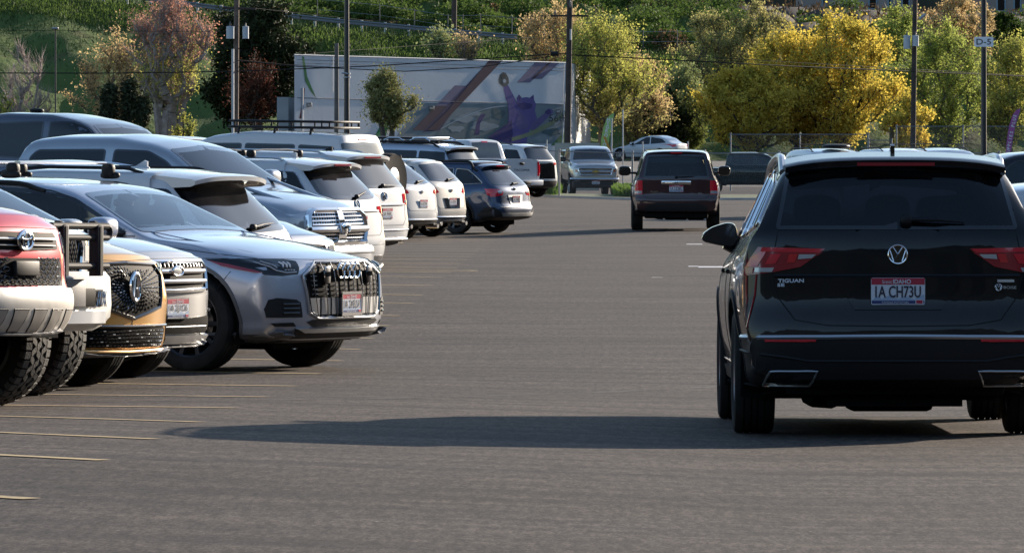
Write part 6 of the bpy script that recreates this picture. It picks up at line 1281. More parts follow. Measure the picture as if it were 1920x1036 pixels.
    # shrubs and scrub spread over the upper slope, grass over the lower
    C = []; I = []; mats = [leafmat('scrub_green', (0.085, 0.135, 0.036), var=0.3, sc=0.3), leafmat('scrub_dry', (0.15, 0.10, 0.06), sc=0.3)]; q = random.Random(11)
    for k in range(900):
        px = q.uniform(-100, 2000); y = q.uniform(YR + 5, 450)
        if (px > 1180 + (452 - y) * 7 and q.random() < 0.85) or (px < 520 and q.random() < 0.8): continue
        x = (px - CX) / FPX * y; z = hill(x, y); r_ = q.uniform(0.7, 2.0); nn = int(210 * r_ * r_); cl = rs.normal(size=(nn, 3)); cl /= np.linalg.norm(cl, axis=1)[:, None]; cl *= rs.uniform(0.6, 1.08, nn)[:, None]; cl[:, 2] = np.abs(cl[:, 2]) * 0.8
        C.append(cl * r_ + [x, y, z - 0.2]); I.append(np.full(nn, 1 if q.random() < 0.05 else 0))
    C = np.vstack(C); I = np.concatenate(I); tag(leafmesh('shrub_cover', C, 0.16, None, rs=rs, stretch=1.4, matid=I, mats=mats), kind='stuff')
    n = 14000; px = rs.uniform(-60, 1450, n); y = 356 + (YR - 4 - 356) * rs.uniform(0, 1, n) ** 0.25; x = (px - CX) / FPX * y; z = np.array([hill(a, b2) for a, b2 in zip(x, y)]); C = np.column_stack([x, y, z + rs.uniform(0, 0.45, n)])
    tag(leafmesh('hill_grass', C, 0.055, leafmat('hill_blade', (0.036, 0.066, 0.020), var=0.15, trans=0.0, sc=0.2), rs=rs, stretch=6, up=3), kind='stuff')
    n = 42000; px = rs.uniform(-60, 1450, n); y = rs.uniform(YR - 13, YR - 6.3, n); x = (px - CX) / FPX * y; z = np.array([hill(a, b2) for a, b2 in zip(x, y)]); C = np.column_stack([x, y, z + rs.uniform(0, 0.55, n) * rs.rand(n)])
    tag(leafmesh('crest_grass', C, 0.045, leafmat('sunlit_crest_blade', (0.11, 0.17, 0.045), var=0.25, trans=0.5, sc=0.2), rs=rs, stretch=5, up=2.5), kind='stuff')  # brighter leaf colour puts the backlit rim of the slope into the blades
    n = 2500; px = rs.uniform(1050, 2000, n); y = rs.uniform(425, 451, n); x = (px - CX) / FPX * y; z = np.array([hill(a, b2) for a, b2 in zip(x, y)]); C = np.column_stack([x, y, z + rs.uniform(0, 0.5, n)])
    tag(leafmesh('dry_scrub', C, 0.14, leafmat('dry_blade', (0.07, 0.05, 0.035), sc=0.2), rs=rs, stretch=4, up=1.5), kind='stuff')
    # understorey behind the lot, a dense dark mass between the trees
    C = []; q = random.Random(5)
    for k in range(330):
        px = q.uniform(1210, 1990); Y = q.uniform(384, 397); top = lerp(px, [1210, 1300, 1700, 1990], [215, 190, 175, 165]); zt = EYE + (CY - top) * Y / FPX; r_ = q.uniform(0.7, 1.3); nn = 120; cl = rs.normal(size=(nn, 3)) * 0.55 * r_
        C.append(cl + [(px - CX) / FPX * Y, Y, q.uniform(0.3, zt)])
    tag(leafmesh('undergrowth', np.vstack(C), 0.26, leafmat('undergrowth_leaf', (0.10, 0.11, 0.04), sc=0.3), rs=rs), kind='stuff')
# ---------------------------------------------------------------- trees
def tree(name, label, px, Y, ytop, wpx, leaf, n=9000, ls=0.20, ybot=None, targets=120, trunk=0.16, bark=(0.10, 0.085, 0.07), spread=0.42, lean=0.0, group='trees beyond the lot', seed=1, bare=False, shape=1.0, up=0.0, tips=None, fill=0.55, multi=1, base=None, elong=1.0, cat='tree', tight=1.0):
    dens = leaf is not None and name not in ('pine_tree', 'juniper', 'evergreen')
    if dens: ls *= 0.55; n = int(n * 1.9)
    if dens: targets = int(targets * 1.15)
    rs = np.random.RandomState(seed); X = (px - CX) / FPX * Y; z0 = hill(X, Y) if Y > 352 else float(gz(X, Y)) if Y < 340 else 0.0
    if base is not None: z0 = base
    zt = EYE + (CY - ytop) * Y / FPX; zb = z0 + (zt - z0) * 0.22 if ybot is None else EYE + (CY - ybot) * Y / FPX; w = wpx / FPX * Y / 2; root = empty(name, (X, Y, z0)); H = zt - z0
    T = []
    while len(T) < targets:
        p = rs.uniform(-1, 1, 3); r_ = np.linalg.norm(p)
        if r_ > 1 or (r_ < fill and rs.rand() < 0.75): continue
        zz = (p[2] + 1) / 2; env = (1 - abs(zz - 0.42) ** 2.2 * 1.6) if shape == 1.0 else (1 - zz) ** shape + 0.05
        q = np.array([p[0] * w * max(0.15, env) * 1.05 + lean * zz * H, p[1] * w * 0.8 * max(0.15, env), (zb - z0) + zz * (zt - zb)])
        lob = 0.84 + 0.27 * math.sin(5.3 * math.atan2(p[2], p[0]) + seed * 1.7) + 0.12 * math.sin(9.1 * math.atan2(p[2], p[0]) + seed)
        q[0] = q[0] * lob + lean * zz * H * (1 - lob); q[2] = (zb - z0) + (q[2] - (zb - z0)) * (0.9 + 0.10 * lob); T.append(q)
    T = np.array(T); T = T[np.argsort(T[:, 2])]
    nodes = []; par = []; nb_ = max(1, multi)
    for m_ in range(nb_):
        off = (m_ - (nb_ - 1) / 2) * w * 0.25; prev = -1
        for k in range(7):
            t = k / 6; nodes.append(np.array([off * (0.3 + t * 1.6) + lean * t * H * 0.8 + 0.12 * math.sin(3 * t + seed + m_) * H * 0.1, 0.1 * math.cos(4 * t + seed) * H * 0.08, t * H * (0.78 if not bare else 0.7)])); par.append(prev); prev = len(nodes) - 1
    order = T[np.argsort(np.linalg.norm(T - [0, 0, H * 0.4], axis=1))]; twigs = []
    for q in order:
        A = np.array(nodes); d = A - q; dist = np.linalg.norm(d * [1, 1, 0.75], axis=1) + np.where(A[:, 2] > q[2] - 0.15 * H * 0.3, 3.0, 0); i = int(np.argmin(dist)); p0 = nodes[i]; L = np.linalg.norm(q - p0); k = max(2, int(L / (0.09 * H + 0.2)) + 1); prev = i
        for j in range(1, k + 1):
            t = j / k; pt = p0 * (1 - t) + q * t + np.array([rs.normal() * 0.03 * L, rs.normal() * 0.03 * L, -0.12 * L * math.sin(math.pi * t)]); nodes.append(pt); par.append(prev); prev = len(nodes) - 1
        twigs.append(prev)
    N = len(nodes); rad = np.zeros(N)
    for i in range(N - 1, -1, -1):
        if rad[i] == 0: rad[i] = 0.012 + 0.004 * rs.rand()
        if par[i] >= 0: rad[par[i]] = (rad[par[i]] ** 2.1 + rad[i] ** 2.1) ** (1 / 2.1)
    rad *= trunk / max(rad[0], 1e-3); rad = np.maximum(rad, 0.012 if not bare else 0.014); V = []; F = []; A = [Vector(p) for p in nodes]
    for i in range(N):
        if par[i] < 0: continue
        a, b = A[par[i]], A[i]; d = (b - a); 
        if d.length < 1e-4: continue
        d.normalize(); u = d.orthogonal().normalized(); v = d.cross(u); k0 = len(V); m_ = 5 if rad[i] > 0.04 else 3
        for c_, r_ in ((a, min(rad[par[i]], rad[i] * 1.5)), (b, rad[i])):
            for k in range(m_): t = 2 * math.pi * k / m_; V.append(c_ + u * math.cos(t) * r_ + v * math.sin(t) * r_)
        F += [(k0 + k, k0 + (k + 1) % m_, k0 + m_ + (k + 1) % m_, k0 + m_ + k) for k in range(m_)]
    bm_ = pbr('bark_' + name + str(round(bark[0], 3)), bark, 0.9, var=0.3, vscale=4)
    A = np.array(nodes); tw = A[twigs]
    fine = []                                            # fine twigs
    for i, q in zip(twigs, tw):
        p0 = A[par[i]]; d = q - p0; d /= (np.linalg.norm(d) + 1e-6)
        for k in range(11 if bare else 11):
            e = d * 0.8 + rs.normal(size=3) * 0.55 + [0, 0, 0.55]; e /= np.linalg.norm(e); L = (0.085 if not bare else 0.10) * H * rs.uniform(0.4, 1.5); s = q - d * rs.rand() * 0.08 * H; fine.append((s, s + e * L))
    for a, b in fine:
        a, b = Vector(a), Vector(b); d = (b - a).normalized(); u = d.orthogonal().normalized() * 0.014; v = d.cross(u); k0 = len(V); V += [a + u, a - u * 0.5 + v, a - u * 0.5 - v, b]; F += [(k0, k0 + 1, k0 + 3), (k0 + 1, k0 + 2, k0 + 3), (k0 + 2, k0, k0 + 3)]
    t_ = MB(); t_.add(V, F, bm_); t_.build('trunk', root, sharp=0)
    if leaf is not None:
        f0 = np.array([a for a, b in fine]); f1 = np.array([b for a, b in fine]); k = rs.randint(0, len(fine), n); u = rs.rand(n)[:, None] ** 0.7 * 1.05; cl = np.where(rs.rand(n) < 0.35, 0.04, 0.012)[:, None] * H * tight
        C = f0[k] * (1 - u) + f1[k] * u + rs.normal(size=(n, 3)) * cl * [1, 1, 0.8 * elong]
        ids = None; ms = None
        if isinstance(leaf, list): ms = leaf; zz = (C[:, 2] - (zb - z0)) / (zt - zb) + rs.normal(size=n) * 0.12; ids = np.where(zz > tips, 1, 0).astype(int)
        leafmesh('crown', C, ls, leaf if ms is None else None, parent=root, rs=rs, up=up, stretch=1.6 * elong, matid=ids, mats=ms)
    tag(root, label, cat, group); return root
def make_trees():
    Lm = leafmat; yel = Lm('leaf_yellow', (0.60, 0.49, 0.10), 0.3, 0.5); yg = Lm('leaf_yellow_green', (0.42, 0.43, 0.12), 0.3, 0.5); gr = Lm('leaf_fresh_green', (0.31, 0.37, 0.10), 0.3, 0.5); tan = Lm('leaf_tan', (0.52, 0.40, 0.22), 0.25, 0.5); red = Lm('leaf_red_bud', (0.46, 0.25, 0.20), 0.25, 0.5); olive = Lm('leaf_olive', (0.38, 0.36, 0.16), 0.3, 0.5); dark = Lm('needle_dark', (0.030, 0.040, 0.018), 0.3, 0.1); sage = Lm('leaf_sage', (0.24, 0.25, 0.11), 0.3, 0.3); rb = Lm('leaf_red_brown', (0.10, 0.040, 0.028), 0.3, 0.3); silv = Lm('leaf_silver', (0.34, 0.38, 0.18), 0.3, 0.3)
    tree('bare_tree', 'bare pinkish-grey tree with leafless twigs at the far left', 45, 340, 78, 105, None, bare=True, targets=120, bark=(0.36, 0.29, 0.26), seed=2, multi=3, trunk=0.08)
    tree('shrub', 'small leafy green bush under the bare tree at the left edge', 8, 338, 180, 46, yg, n=900, targets=20, ls=0.16, seed=31, cat='bush')
    tree('budding_tree', 'tan-leaved tree left of the tall red-tipped one', 214, 343, 58, 150, tan, n=4200, targets=90, ls=0.17, seed=3, elong=1.2, bark=(0.13, 0.10, 0.08))
    tree('red_tipped_tree', 'tall tree with pale trunk, red buds on top and yellow-green leaves below', 318, 339, -12, 158, [yg, red], n=6500, targets=230, ls=0.14, seed=4, tips=0.45, trunk=0.24, bark=(0.30, 0.25, 0.22), multi=3, ybot=195)
    for k, (px, yt) in enumerate(((205, 158), (243, 150), (268, 178))): tree('juniper', ('columnar dark juniper under the tan-leaved tree', 'columnar dark juniper at the foot of the red-tipped tree, tallest of three', 'low dark juniper right of the two columnar ones')[k], px, 334, yt, 27, Lm('needle_juniper', (0.050, 0.062, 0.036), 0.2, 0.1), n=2600, targets=40, ls=0.14, seed=7 + k, shape=0.6, ybot=232, cat='shrub')
    tree('pine_tree', 'dark dense pine behind the transformer pole', 484, 352, 8, 185, dark, n=40000, targets=190, ls=0.15, seed=12, ybot=220, trunk=0.3, fill=0.3)
    tree('pine_tree', 'dark pine mass left of the mural wall, behind the twin transformers', 440, 350, 90, 110, dark, n=20000, targets=90, ls=0.15, seed=13, ybot=225, fill=0.3)
    tree('shrub', 'red-brown shrub in front of the dark pine', 478, 336, 108, 88, rb, n=4200, targets=70, ls=0.15, seed=14, ybot=232, cat='shrub')
    tree('shrub', 'bright green bush at the foot of the red-tipped tree', 345, 337, 205, 50, yg, n=900, targets=20, ls=0.15, seed=15, cat='bush')
    tree('leaning_tree', 'sage green tree with a leaning trunk in front of the mural wall', 738, 305, 136, 96, sage, n=6500, targets=110, ls=0.13, seed=16, lean=-0.12, ybot=236, trunk=0.14, multi=2, elong=1.3, bark=(0.08, 0.07, 0.06), base=0.0)
    tree('poplar_sapling', 'young bright-leaved poplar rising behind the mural wall', 826, 362, 62, 46, silv, n=800, targets=30, ls=0.22, seed=17, base=0, ybot=112)
    tree('dry_sapling', 'small dry tan sapling right of the young poplar', 872, 362, 70, 60, tan, n=420, targets=24, ls=0.16, seed=18, base=0, bare=True, ybot=112, bark=(0.2, 0.17, 0.14))
    tree('budding_tree', 'tan-orange tree just behind the right end of the mural wall', 1045, 368, 10, 175, tan, n=5500, targets=120, ls=0.18, seed=19, bark=(0.12, 0.09, 0.07), elong=1.2, ybot=160)
    tree('spring_tree', 'big pale yellow-green tree right of the wooden pole', 1125, 352, 28, 215, [olive, yg], n=12500, targets=170, ls=0.17, seed=20, tips=0.25, ybot=240, trunk=0.22)
    tree('budding_tree', 'orange-tan tree above the white car in the street', 1192, 360, 100, 150, [olive, tan], n=5000, targets=100, ls=0.17, seed=21, tips=0.35, ybot=270)
    tree('evergreen', 'dark evergreen behind the white car in the street', 1245, 364, 178, 110, dark, n=16000, targets=80, ls=0.15, seed=22, ybot=285, fill=0.3)
    tree('poplar', 'green poplar with glittering leaves left of the yellow trees', 1288, 366, 118, 110, [Lm('leaf_mid_green', (0.17, 0.20, 0.06), 0.3, 0.4), silv], n=8000, targets=120, ls=0.18, seed=23, tips=0.55, ybot=282)
    tree('olive_tree', 'tall olive-tan tree rising behind the yellow trees', 1345, 378, 20, 170, olive, n=9000, targets=150, ls=0.15, seed=24, ybot=190, trunk=0.2)
    tree('olive_tree', 'tall olive-tan tree with two crowns nearest the brown bank', 1425, 380, 8, 160, olive, n=9000, targets=150, ls=0.16, seed=25, ybot=190, trunk=0.2)
    tree('yellow_tree', 'wide low yellow tree over the chain-link fence', 1405, 352, 118, 225, yel, n=13500, targets=170, ls=0.20, seed=26, ybot=282, trunk=0.22, bark=(0.035, 0.03, 0.025))
    tree('yellow_tree', 'tallest golden yellow tree behind the maroon and green vehicles', 1492, 356, 52, 250, yel, n=16500, targets=170, ls=0.20, seed=27, ybot=270, trunk=0.24, bark=(0.035, 0.03, 0.025))
    tree('yellow_tree', 'golden yellow tree with dark limbs left of the green trees', 1580, 354, 28, 215, yel, n=15500, targets=190, ls=0.20, seed=28, ybot=278, trunk=0.26, bark=(0.035, 0.03, 0.025))
    tree('yellow_tree', 'small orange-yellow tree in front of the transformer pole', 1706, 345, 184, 90, yel, n=3000, targets=70, ls=0.19, seed=29, ybot=285, trunk=0.12)
    tree('green_tree', 'fresh green tree left of the transformer pole', 1675, 372, 18, 185, gr, n=10500, targets=150, ls=0.18, seed=30, ybot=230)
    tree('green_tree', 'fresh green tree between the transformer pole and the lettered sign', 1775, 368, 44, 185, gr, n=11500, targets=160, ls=0.18, seed=32, ybot=270)
    tree('budding_tree', 'large tan tree behind the lettered sign pole', 1795, 392, -20, 150, tan, n=6500, targets=140, ls=0.18, seed=33, ybot=130)
    tree('spring_tree', 'yellow-green tree right of the lettered sign', 1895, 356, 72, 130, [Lm('leaf_mid_green', (0.10, 0.125, 0.03)), yg], n=9500, targets=140, ls=0.17, seed=34, tips=0.3, ybot=280)
    tree('green_tree', 'dark green tree by the upper houses at the right edge', 1880, 398, 26, 130, Lm('leaf_deep_green', (0.05, 0.085, 0.02)), n=6000, targets=90, ls=0.2, seed=35, ybot=110)
# ---------------------------------------------------------------- mural wall
WA, WB = (552, 326.0), (1062, 345.0)
def wpt(px, py, off=0.0):
    k = (px - CX) / FPX; ax, ay = (WA[0] - CX) / FPX * WA[1], WA[1]; bx, by = (WB[0] - CX) / FPX * WB[1], WB[1]; dx, dy = bx - ax, by - ay
    t = (k * ay - ax) / (dx - k * dy); x, y = ax + dx * t, ay + dy * t; l = math.hypot(dx, dy); n = Vector((dy / l, -dx / l, 0)); return Vector((x, y, EYE - (py - CY) / FPX * y)) + n * off
def wshape(b, pts, mat, off=0.012):
    P = [Vector(p) for p in pts]; r = delaunay_2d_cdt(P, [], [list(range(len(P)))], 1, 1e-6); V = [wpt(p[0], p[1], off) for p in r[0]]; f = [tuple(q) for q in r[2]]
    b.add(V, f, mat)
def Z6(*p): return [(540 + x / 3.5556, 90 + y / 3.5556) for x, y in p]
def Z8(*p): return [(860 + x / 6.095, 110 + y / 6.095) for x, y in p]
def make_wall():
    root = empty('mural_building', wpt(555, 290)); root.location.z = 0; o0 = root.location.copy(); wm = pbr('painted_block_wall', (0.58, 0.60, 0.62), 0.85, var=0.06, vscale=0.5, bump=0.3, bscale=6)
    b = MB(); A, B, C_, D = wpt(552, 103), wpt(1062, 118), wpt(1062, 300), wpt(552, 300); A.z = EYE + (CY - 103) * 326 / FPX; C_.z = D.z = -0.5
    n = Vector((0.1, 1, 0)).normalized() * 14; V = [A, B, C_, D, A + n, B + n, C_ + n, D + n]; b.add(V, [(3, 2, 1, 0), (0, 1, 5, 4), (1, 2, 6, 5), (4, 7, 3, 0)], wm)
    for off in (0.04,):
        a, c_ = wpt(552, 103), wpt(1062, 118); b.tube([a, c_], 0.04, pbr('parapet_cap', (0.52, 0.54, 0.56), 0.6), n=4)
    for y0, y1 in ((183.5, 196), (112, 127.5), (118, 133)): b.tube([wpt(557, y0, 0.01), wpt(1060, y1, 0.01)], 0.022 if y0 > 150 else 0.012, pbr('wall_joint', (0.16, 0.17, 0.19), 0.9), n=4)
    def loc(o):                                          # shift to the thing's base
        o.location = -Vector(o0); return o
    loc(b.build('wall', root, sharp=0))
    b = MB(); q = [wpt(530, 150, -0.6), wpt(553, 150, -0.6)]; b.box(q[0].x, q[1].x, 328, 336, -0.3, 4.5, pbr('side_wall', (0.30, 0.32, 0.34), 0.85, var=0.1, vscale=1)); loc(b.build('side_bay', root, sharp=0))
    m = MB(); pu = lambda n_, c: pbr('mural_' + n_, tuple(x * 0.85 for x in c), 0.8, var=0.10, vscale=1.2)
    wshape(m, Z6((800, 365), (1500, 372), (1845, 375), (1845, 640), (700, 620), (800, 480)), pu('grey_green', (0.20, 0.25, 0.27)), 0.008)
    arc = [(1010 + (1460 - 1010) * t, 545 - 155 * math.sin(t * math.pi / 2)) for t in [k / 12 for k in range(13)]]; wshape(m, Z6(*(arc + [(1520, 620), (960, 620)])), pu('globe', (0.13, 0.18, 0.19)), 0.012)
    for k, (x, y, rx, ry) in enumerate(((1180, 470, 70, 26), (1300, 520, 90, 30), (1400, 440, 40, 36), (1120, 540, 50, 22), (1240, 440, 50, 14), (1760, 560, 60, 24), (1690, 600, 50, 18), (1780, 480, 36, 30))):
        wshape(m, Z6(*[(x + rx * math.cos(a) * (1 + 0.25 * math.sin(3 * a + k)), y + ry * math.sin(a) * (1 + 0.2 * math.cos(4 * a + k))) for a in [j * math.pi / 9 for j in range(18)]]), pu('cloud', (0.27, 0.32, 0.34)) if k % 3 != 2 else pu('dark_sea', (0.07, 0.12, 0.13)), 0.016)
    for i in range(12): m.add([wpt(*Z6((arc[i][0], arc[i][1]))[0], 0.022), wpt(*Z6((arc[i + 1][0], arc[i + 1][1]))[0], 0.022), wpt(*Z6((arc[i + 1][0], arc[i + 1][1] - 5))[0], 0.022), wpt(*Z6((arc[i][0], arc[i][1] - 5))[0], 0.022)], [(0, 1, 2, 3)], pu('glow', (0.45, 0.5, 0.55)))
    mar, pur, lil = pu('maroon', (0.075, 0.042, 0.058)), pu('violet', (0.055, 0.045, 0.10)), pu('lilac', (0.19, 0.165, 0.25))
    wshape(m, Z6((1110, 250), (1195, 252), (930, 548), (828, 548), (985, 385)), lil, 0.020); wshape(m, Z6((985, 385), (1060, 385), (915, 548), (828, 548)), pu('maroon_light', (0.085, 0.05, 0.07)), 0.023); wshape(m, Z6((1140, 300), (1330, 95), (1345, 82), (1010, 548), (895, 560)), pur, 0.024)
    wshape(m, Z6((1340, 80), (1430, 82), (985, 548), (925, 548), (1060, 420)), mar, 0.028)
    wshape(m, Z6((1650, 92), (1812, 96), (1692, 206), (1640, 206), (1612, 230), (1524, 230)), lil, 0.02); wshape(m, Z6((1738, 94), (1755, 94), (1640, 206), (1620, 206)), mar, 0.026)
    gm = pu('leaf_green', (0.12, 0.27, 0.10));  wshape(m, Z6((640, 470), (680, 470), (650, 590), (575, 592)), pu('deep_green', (0.02, 0.20, 0.06)), 0.02); m2 = MB(); wshape(m2, Z6((92, 55), (106, 60), (126, 190), (185, 332), (150, 290), (112, 220)), gm, 0.02); loc(m2.build('painted_leaf', root, sharp=0)); m2 = MB(); wshape(m2, Z6((103, 265), (110, 268), (102, 380), (98, 470), (74, 470), (90, 380)), pu('red', (0.22, 0.05, 0.06)), 0.02); loc(m2.build('painted_flame', root, sharp=0))
    vi, vd, vl = pu('cat_violet', (0.13, 0.10, 0.29)), pu('cat_dark', (0.055, 0.04, 0.16)), pu('cat_light', (0.145, 0.115, 0.27))
    wshape(m, Z8((505, 320), (560, 300), (600, 380), (648, 470), (665, 505), (660, 450), (672, 430), (685, 408), (718, 448), (770, 440), (810, 448), (852, 410), (858, 470), (880, 520), (868, 600), (890, 680), (815, 790), (785, 870), (770, 980), (600, 980), (330, 900), (400, 850), (560, 735), (568, 640), (560, 520), (535, 460)), vi, 0.030)
    wshape(m, Z8((560, 735), (600, 700), (615, 860), (590, 960), (330, 900), (400, 850)), vd, 0.034); wshape(m, Z8((665, 510), (740, 500), (840, 520), (820, 570), (740, 585), (680, 560)), vd, 0.036); wshape(m, Z8((680, 440), (690, 422), (708, 448), (685, 480)), vd, 0.036); wshape(m, Z8((830, 440), (848, 425), (848, 470)), vd, 0.036)
    wshape(m, Z8((815, 790), (850, 720), (985, 620), (1005, 585), (1040, 570), (1075, 590), (1070, 625), (1040, 640), (1010, 680), (900, 780), (840, 830)), vl, 0.034); wshape(m, Z8((985, 600), (1005, 585), (1020, 572), (1040, 585), (1050, 625), (1010, 640), (980, 620)), vd, 0.037)
    wshape(m, Z8((690, 620), (760, 660), (800, 720), (780, 800), (700, 820), (640, 740)), vl, 0.033)
    wshape(m, Z8((175, 870), (190, 780), (215, 690), (250, 640), (295, 628), (300, 645), (270, 690), (240, 740), (230, 870)), vd, 0.03)
    wshape(m, Z8((460, 285), (452, 240), (462, 190), (500, 155), (535, 165), (565, 220), (572, 280), (545, 310), (500, 320)), pu('glove', (0.10, 0.11, 0.10)), 0.034); wshape(m, Z8(*[(518 + 20 * math.cos(a), 256 + 22 * math.sin(a)) for a in [j * math.pi / 8 for j in range(16)]]), pu('ball', (0.5, 0.52, 0.52)), 0.038); wshape(m, Z8((480, 180), (510, 165), (535, 200), (520, 225), (490, 235)), pu('glove_dark', (0.05, 0.055, 0.05)), 0.037)
    wshape(m, Z8((1218, 590), (1218, 650), (1060, 760), (900, 850), (700, 920), (600, 945), (600, 905), (800, 840), (1000, 740), (1130, 660)), pu('olive_band', (0.24, 0.27, 0.16)), 0.038); wshape(m, Z8((1218, 820), (1218, 1000), (1050, 990), (1120, 920)), pu('green_band', (0.10, 0.22, 0.09)), 0.026)
    loc(m.build('mural', root, sharp=0))
    t = MB(); p = wpt(*Z8((1010, 720))[0], 0.045); put_text(t, '56th', 0.42, p + Vector((0.6, 0, 0)), (1, 0, 0), (0, 0, 1), (0, -1, 0), M['plate_ink']); loc(t.build('lettering', root, sharp=0))
    for px, py in ((580, 196.5), (809, 202.5), (1047, 208.5)):
        f = MB(); p = wpt(px, py, 0.0); f.box(p.x - 0.15, p.x + 0.15, p.y - 0.2, p.y, p.z - 0.11, p.z + 0.11, pbr('fixture', (0.12, 0.12, 0.12), 0.5), bev=0.02); f.box(p.x - 0.1, p.x + 0.1, p.y - 0.21, p.y - 0.19, p.z - 0.08, p.z + 0.04, M['clear_lens']); loc(f.build('wall_light', root))
    f = MB(); pm = pbr('conduit', (0.50, 0.52, 0.54), 0.6); f.tube([wpt(1059, 119, 0.08), wpt(1056, 190, 0.08), wpt(1052, 275, 0.08)], 0.045, pm, n=6); loc(f.build('downpipe', root)); f = MB(); f.tube([wpt(623, 106, 0.06), wpt(623, 172, 0.06)], 0.025, pm, n=6); loc(f.build('conduit', root)); f = MB(); f.tube([wpt(566, 165, 0.06), wpt(565, 250, 0.06)], 0.05, pm, n=6); loc(f.build('downpipe', root))
    tag(root, 'long pale building wall painted with a purple cat mural and diagonal stripes', 'building')
# ---------------------------------------------------------------- poles, wires, fences, flags
def pole(name, label, px, Y, y0, y1, wpx, mat, px1=None, cat='pole', group=None, taper=1.25):
    a = at(px1 or px, y1, Y); b_ = at(px, y0, Y); root = empty(name, (a.x, a.y, min(a.z, 0.0 if Y < 340 else a.z))); base = root.location.copy(); p = MB(); r_ = wpx / FPX * Y / 2
    p.tube([Vector((a.x, a.y, base.z)) - base, b_ - base], [r_ * taper, r_], mat, n=12); p.build('shaft', root); tag(root, label, cat, group); return root, base, r_
def add_part(root, base, b, name):
    b.v = [tuple(Vector(v) - base) for v in b.v]; return b.build(name, root)
def transformer(root, base, px, Y, y0, y1, wpx):
    b = MB(); c = at(px, y1, Y); t = at(px, y0, Y); r_ = wpx / FPX * Y / 2; c.y -= 0.3; m = pbr('transformer_grey', (0.42, 0.46, 0.50), 0.5); h = t.z - c.z
    b.lathe([(0, 0), (r_, 0), (r_, h * 0.93), (r_ * 1.06, h * 0.93), (r_ * 1.06, h * 0.98), (r_ * 0.6, h * 1.02), (0, h * 1.03)], c, 'z', m, n=20); add_part(root, base, b, 'transformer')
    b = MB(); b.lathe([(0, 0), (r_ * .25, 0), (r_ * .18, r_ * .4), (r_ * .3, r_ * .5), (r_ * .15, r_ * .8), (r_ * .22, r_ * 1.0), (0, r_ * 1.2)], (c.x, c.y, t.z + 0.01), 'z', M['grey_plastic'], n=10); add_part(root, base, b, 'bushing')
def wire(pts, label, r=0.018, sag=0.0, name='overhead_wire'):
    b = MB(); P = [at(*p) for p in pts]; b.tube(P, r, M['seam'], n=4); o = b.build(name); tag(o, label, 'wire', 'overhead wires')
def mesh_fence(name, label, pts, h, Y, z0=None, rail=True, post_r=0.035, dz=0.0, sp=0.062):
    """pts: x positions of posts at distance Y"""
    root = empty(name, (pts[0], Y, float(gz(pts[0], Y)) + dz)); base = root.location.copy(); gm = pbr('galvanised', (0.20, 0.215, 0.23), 0.5, 0.4)
    g = lambda x: float(gz(x, Y)) + dz
    for x in pts:
        b = MB(); b.tube([(x, Y, g(x) - 0.05), (x, Y, g(x) + h + 0.04)], post_r, gm, n=8); b.blob((x, Y, g(x) + h + 0.05), (post_r * 1.3, post_r * 1.3, 0.03), gm, n=5); add_part(root, base, b, 'post')
    b = MB(); b.tube([(x, Y, g(x) + h) for x in pts], 0.024, gm, n=6); add_part(root, base, b, 'top_rail')
    b = MB(); x0, x1 = pts[0], pts[-1]; r_ = 0.0022; hh = h - 0.06; n = int((x1 - x0 + hh) / sp)
    for k in range(n):
        for s_ in (1, -1):
            xs = x0 - hh + k * sp if s_ > 0 else x0 + k * sp; xe = xs + hh * s_; za, zb = 0.03, hh + 0.03; xa = xs; xb = xe
            if s_ > 0:
                if xa < x0: za += x0 - xa; xa = x0
                if xb > x1: zb -= xb - x1; xb = x1
            else:
                if xa > x1: za += xa - x1; xa = x1
                if xb < x0: zb -= x0 - xb; xb = x0
            if za >= zb: continue
            ga = g(xa); V = [(xa - r_, Y, ga + za), (xa + r_, Y, ga + za), (xb + r_, Y, g(xb) + zb), (xb - r_, Y, g(xb) + zb), (xa, Y + 0.006, ga + za), (xb, Y + 0.006, g(xb) + zb)]
            b.add(V, [(0, 1, 2, 3), (1, 4, 5, 2), (4, 0, 3, 5)], gm)
    add_part(root, base, b, 'wire_mesh'); tag(root, label, 'fence', 'chain-link fences'); return root
def feather_flag(name, label, pts, Y, colr, txt, path, size, tcol, pole_px):
    root = empty(name, at(pole_px[0], 300, Y)); root.location.z = 0.0; base = root.location.copy(); b = MB(); c = at(pts[0][0], pts[0][1], Y)
    P = [(at(p[0], p[1], Y).x, at(p[0], p[1], Y).z) for p in pts]; b.prism(P, (0, Y, 0), (1, 0, 0), (0, 0, 1), (0, -1, 0), 0.012, colr); add_part(root, base, b, 'banner')
    t = MB(); n = len(txt)
    for i, ch in enumerate(txt):
        if ch == ' ': continue
        u = i / max(1, n - 1); x = np.interp(u, [0, .5, 1], [p[0] for p in path]); y = np.interp(u, [0, .5, 1], [p[1] for p in path]); p = at(x, y, Y); s_ = size / FPX * Y
        if name == 'feather_flag' and label.startswith('green'): put_text(t, ch, s_, Vector((p.x, Y - 0.014, p.z - s_ / 2)), (1, 0, 0.0), (0, 0, 1), (0, -1, 0), tcol, bold=s_ * 0.06)
        else: put_text(t, ch, s_, Vector((p.x + s_ / 2, Y - 0.014, p.z)), (0.22, 0, 0.975), (-0.975, 0, 0.22), (0, -1, 0), tcol, bold=s_ * 0.05)
    add_part(root, base, t, 'lettering'); q = MB(); q.tube([at(p[0], p[1], Y) for p in pole_px[1]] , 0.02, M['grey_plastic'], n=6); add_part(root, base, q, 'mast'); tag(root, label, 'flag', 'feather flags')
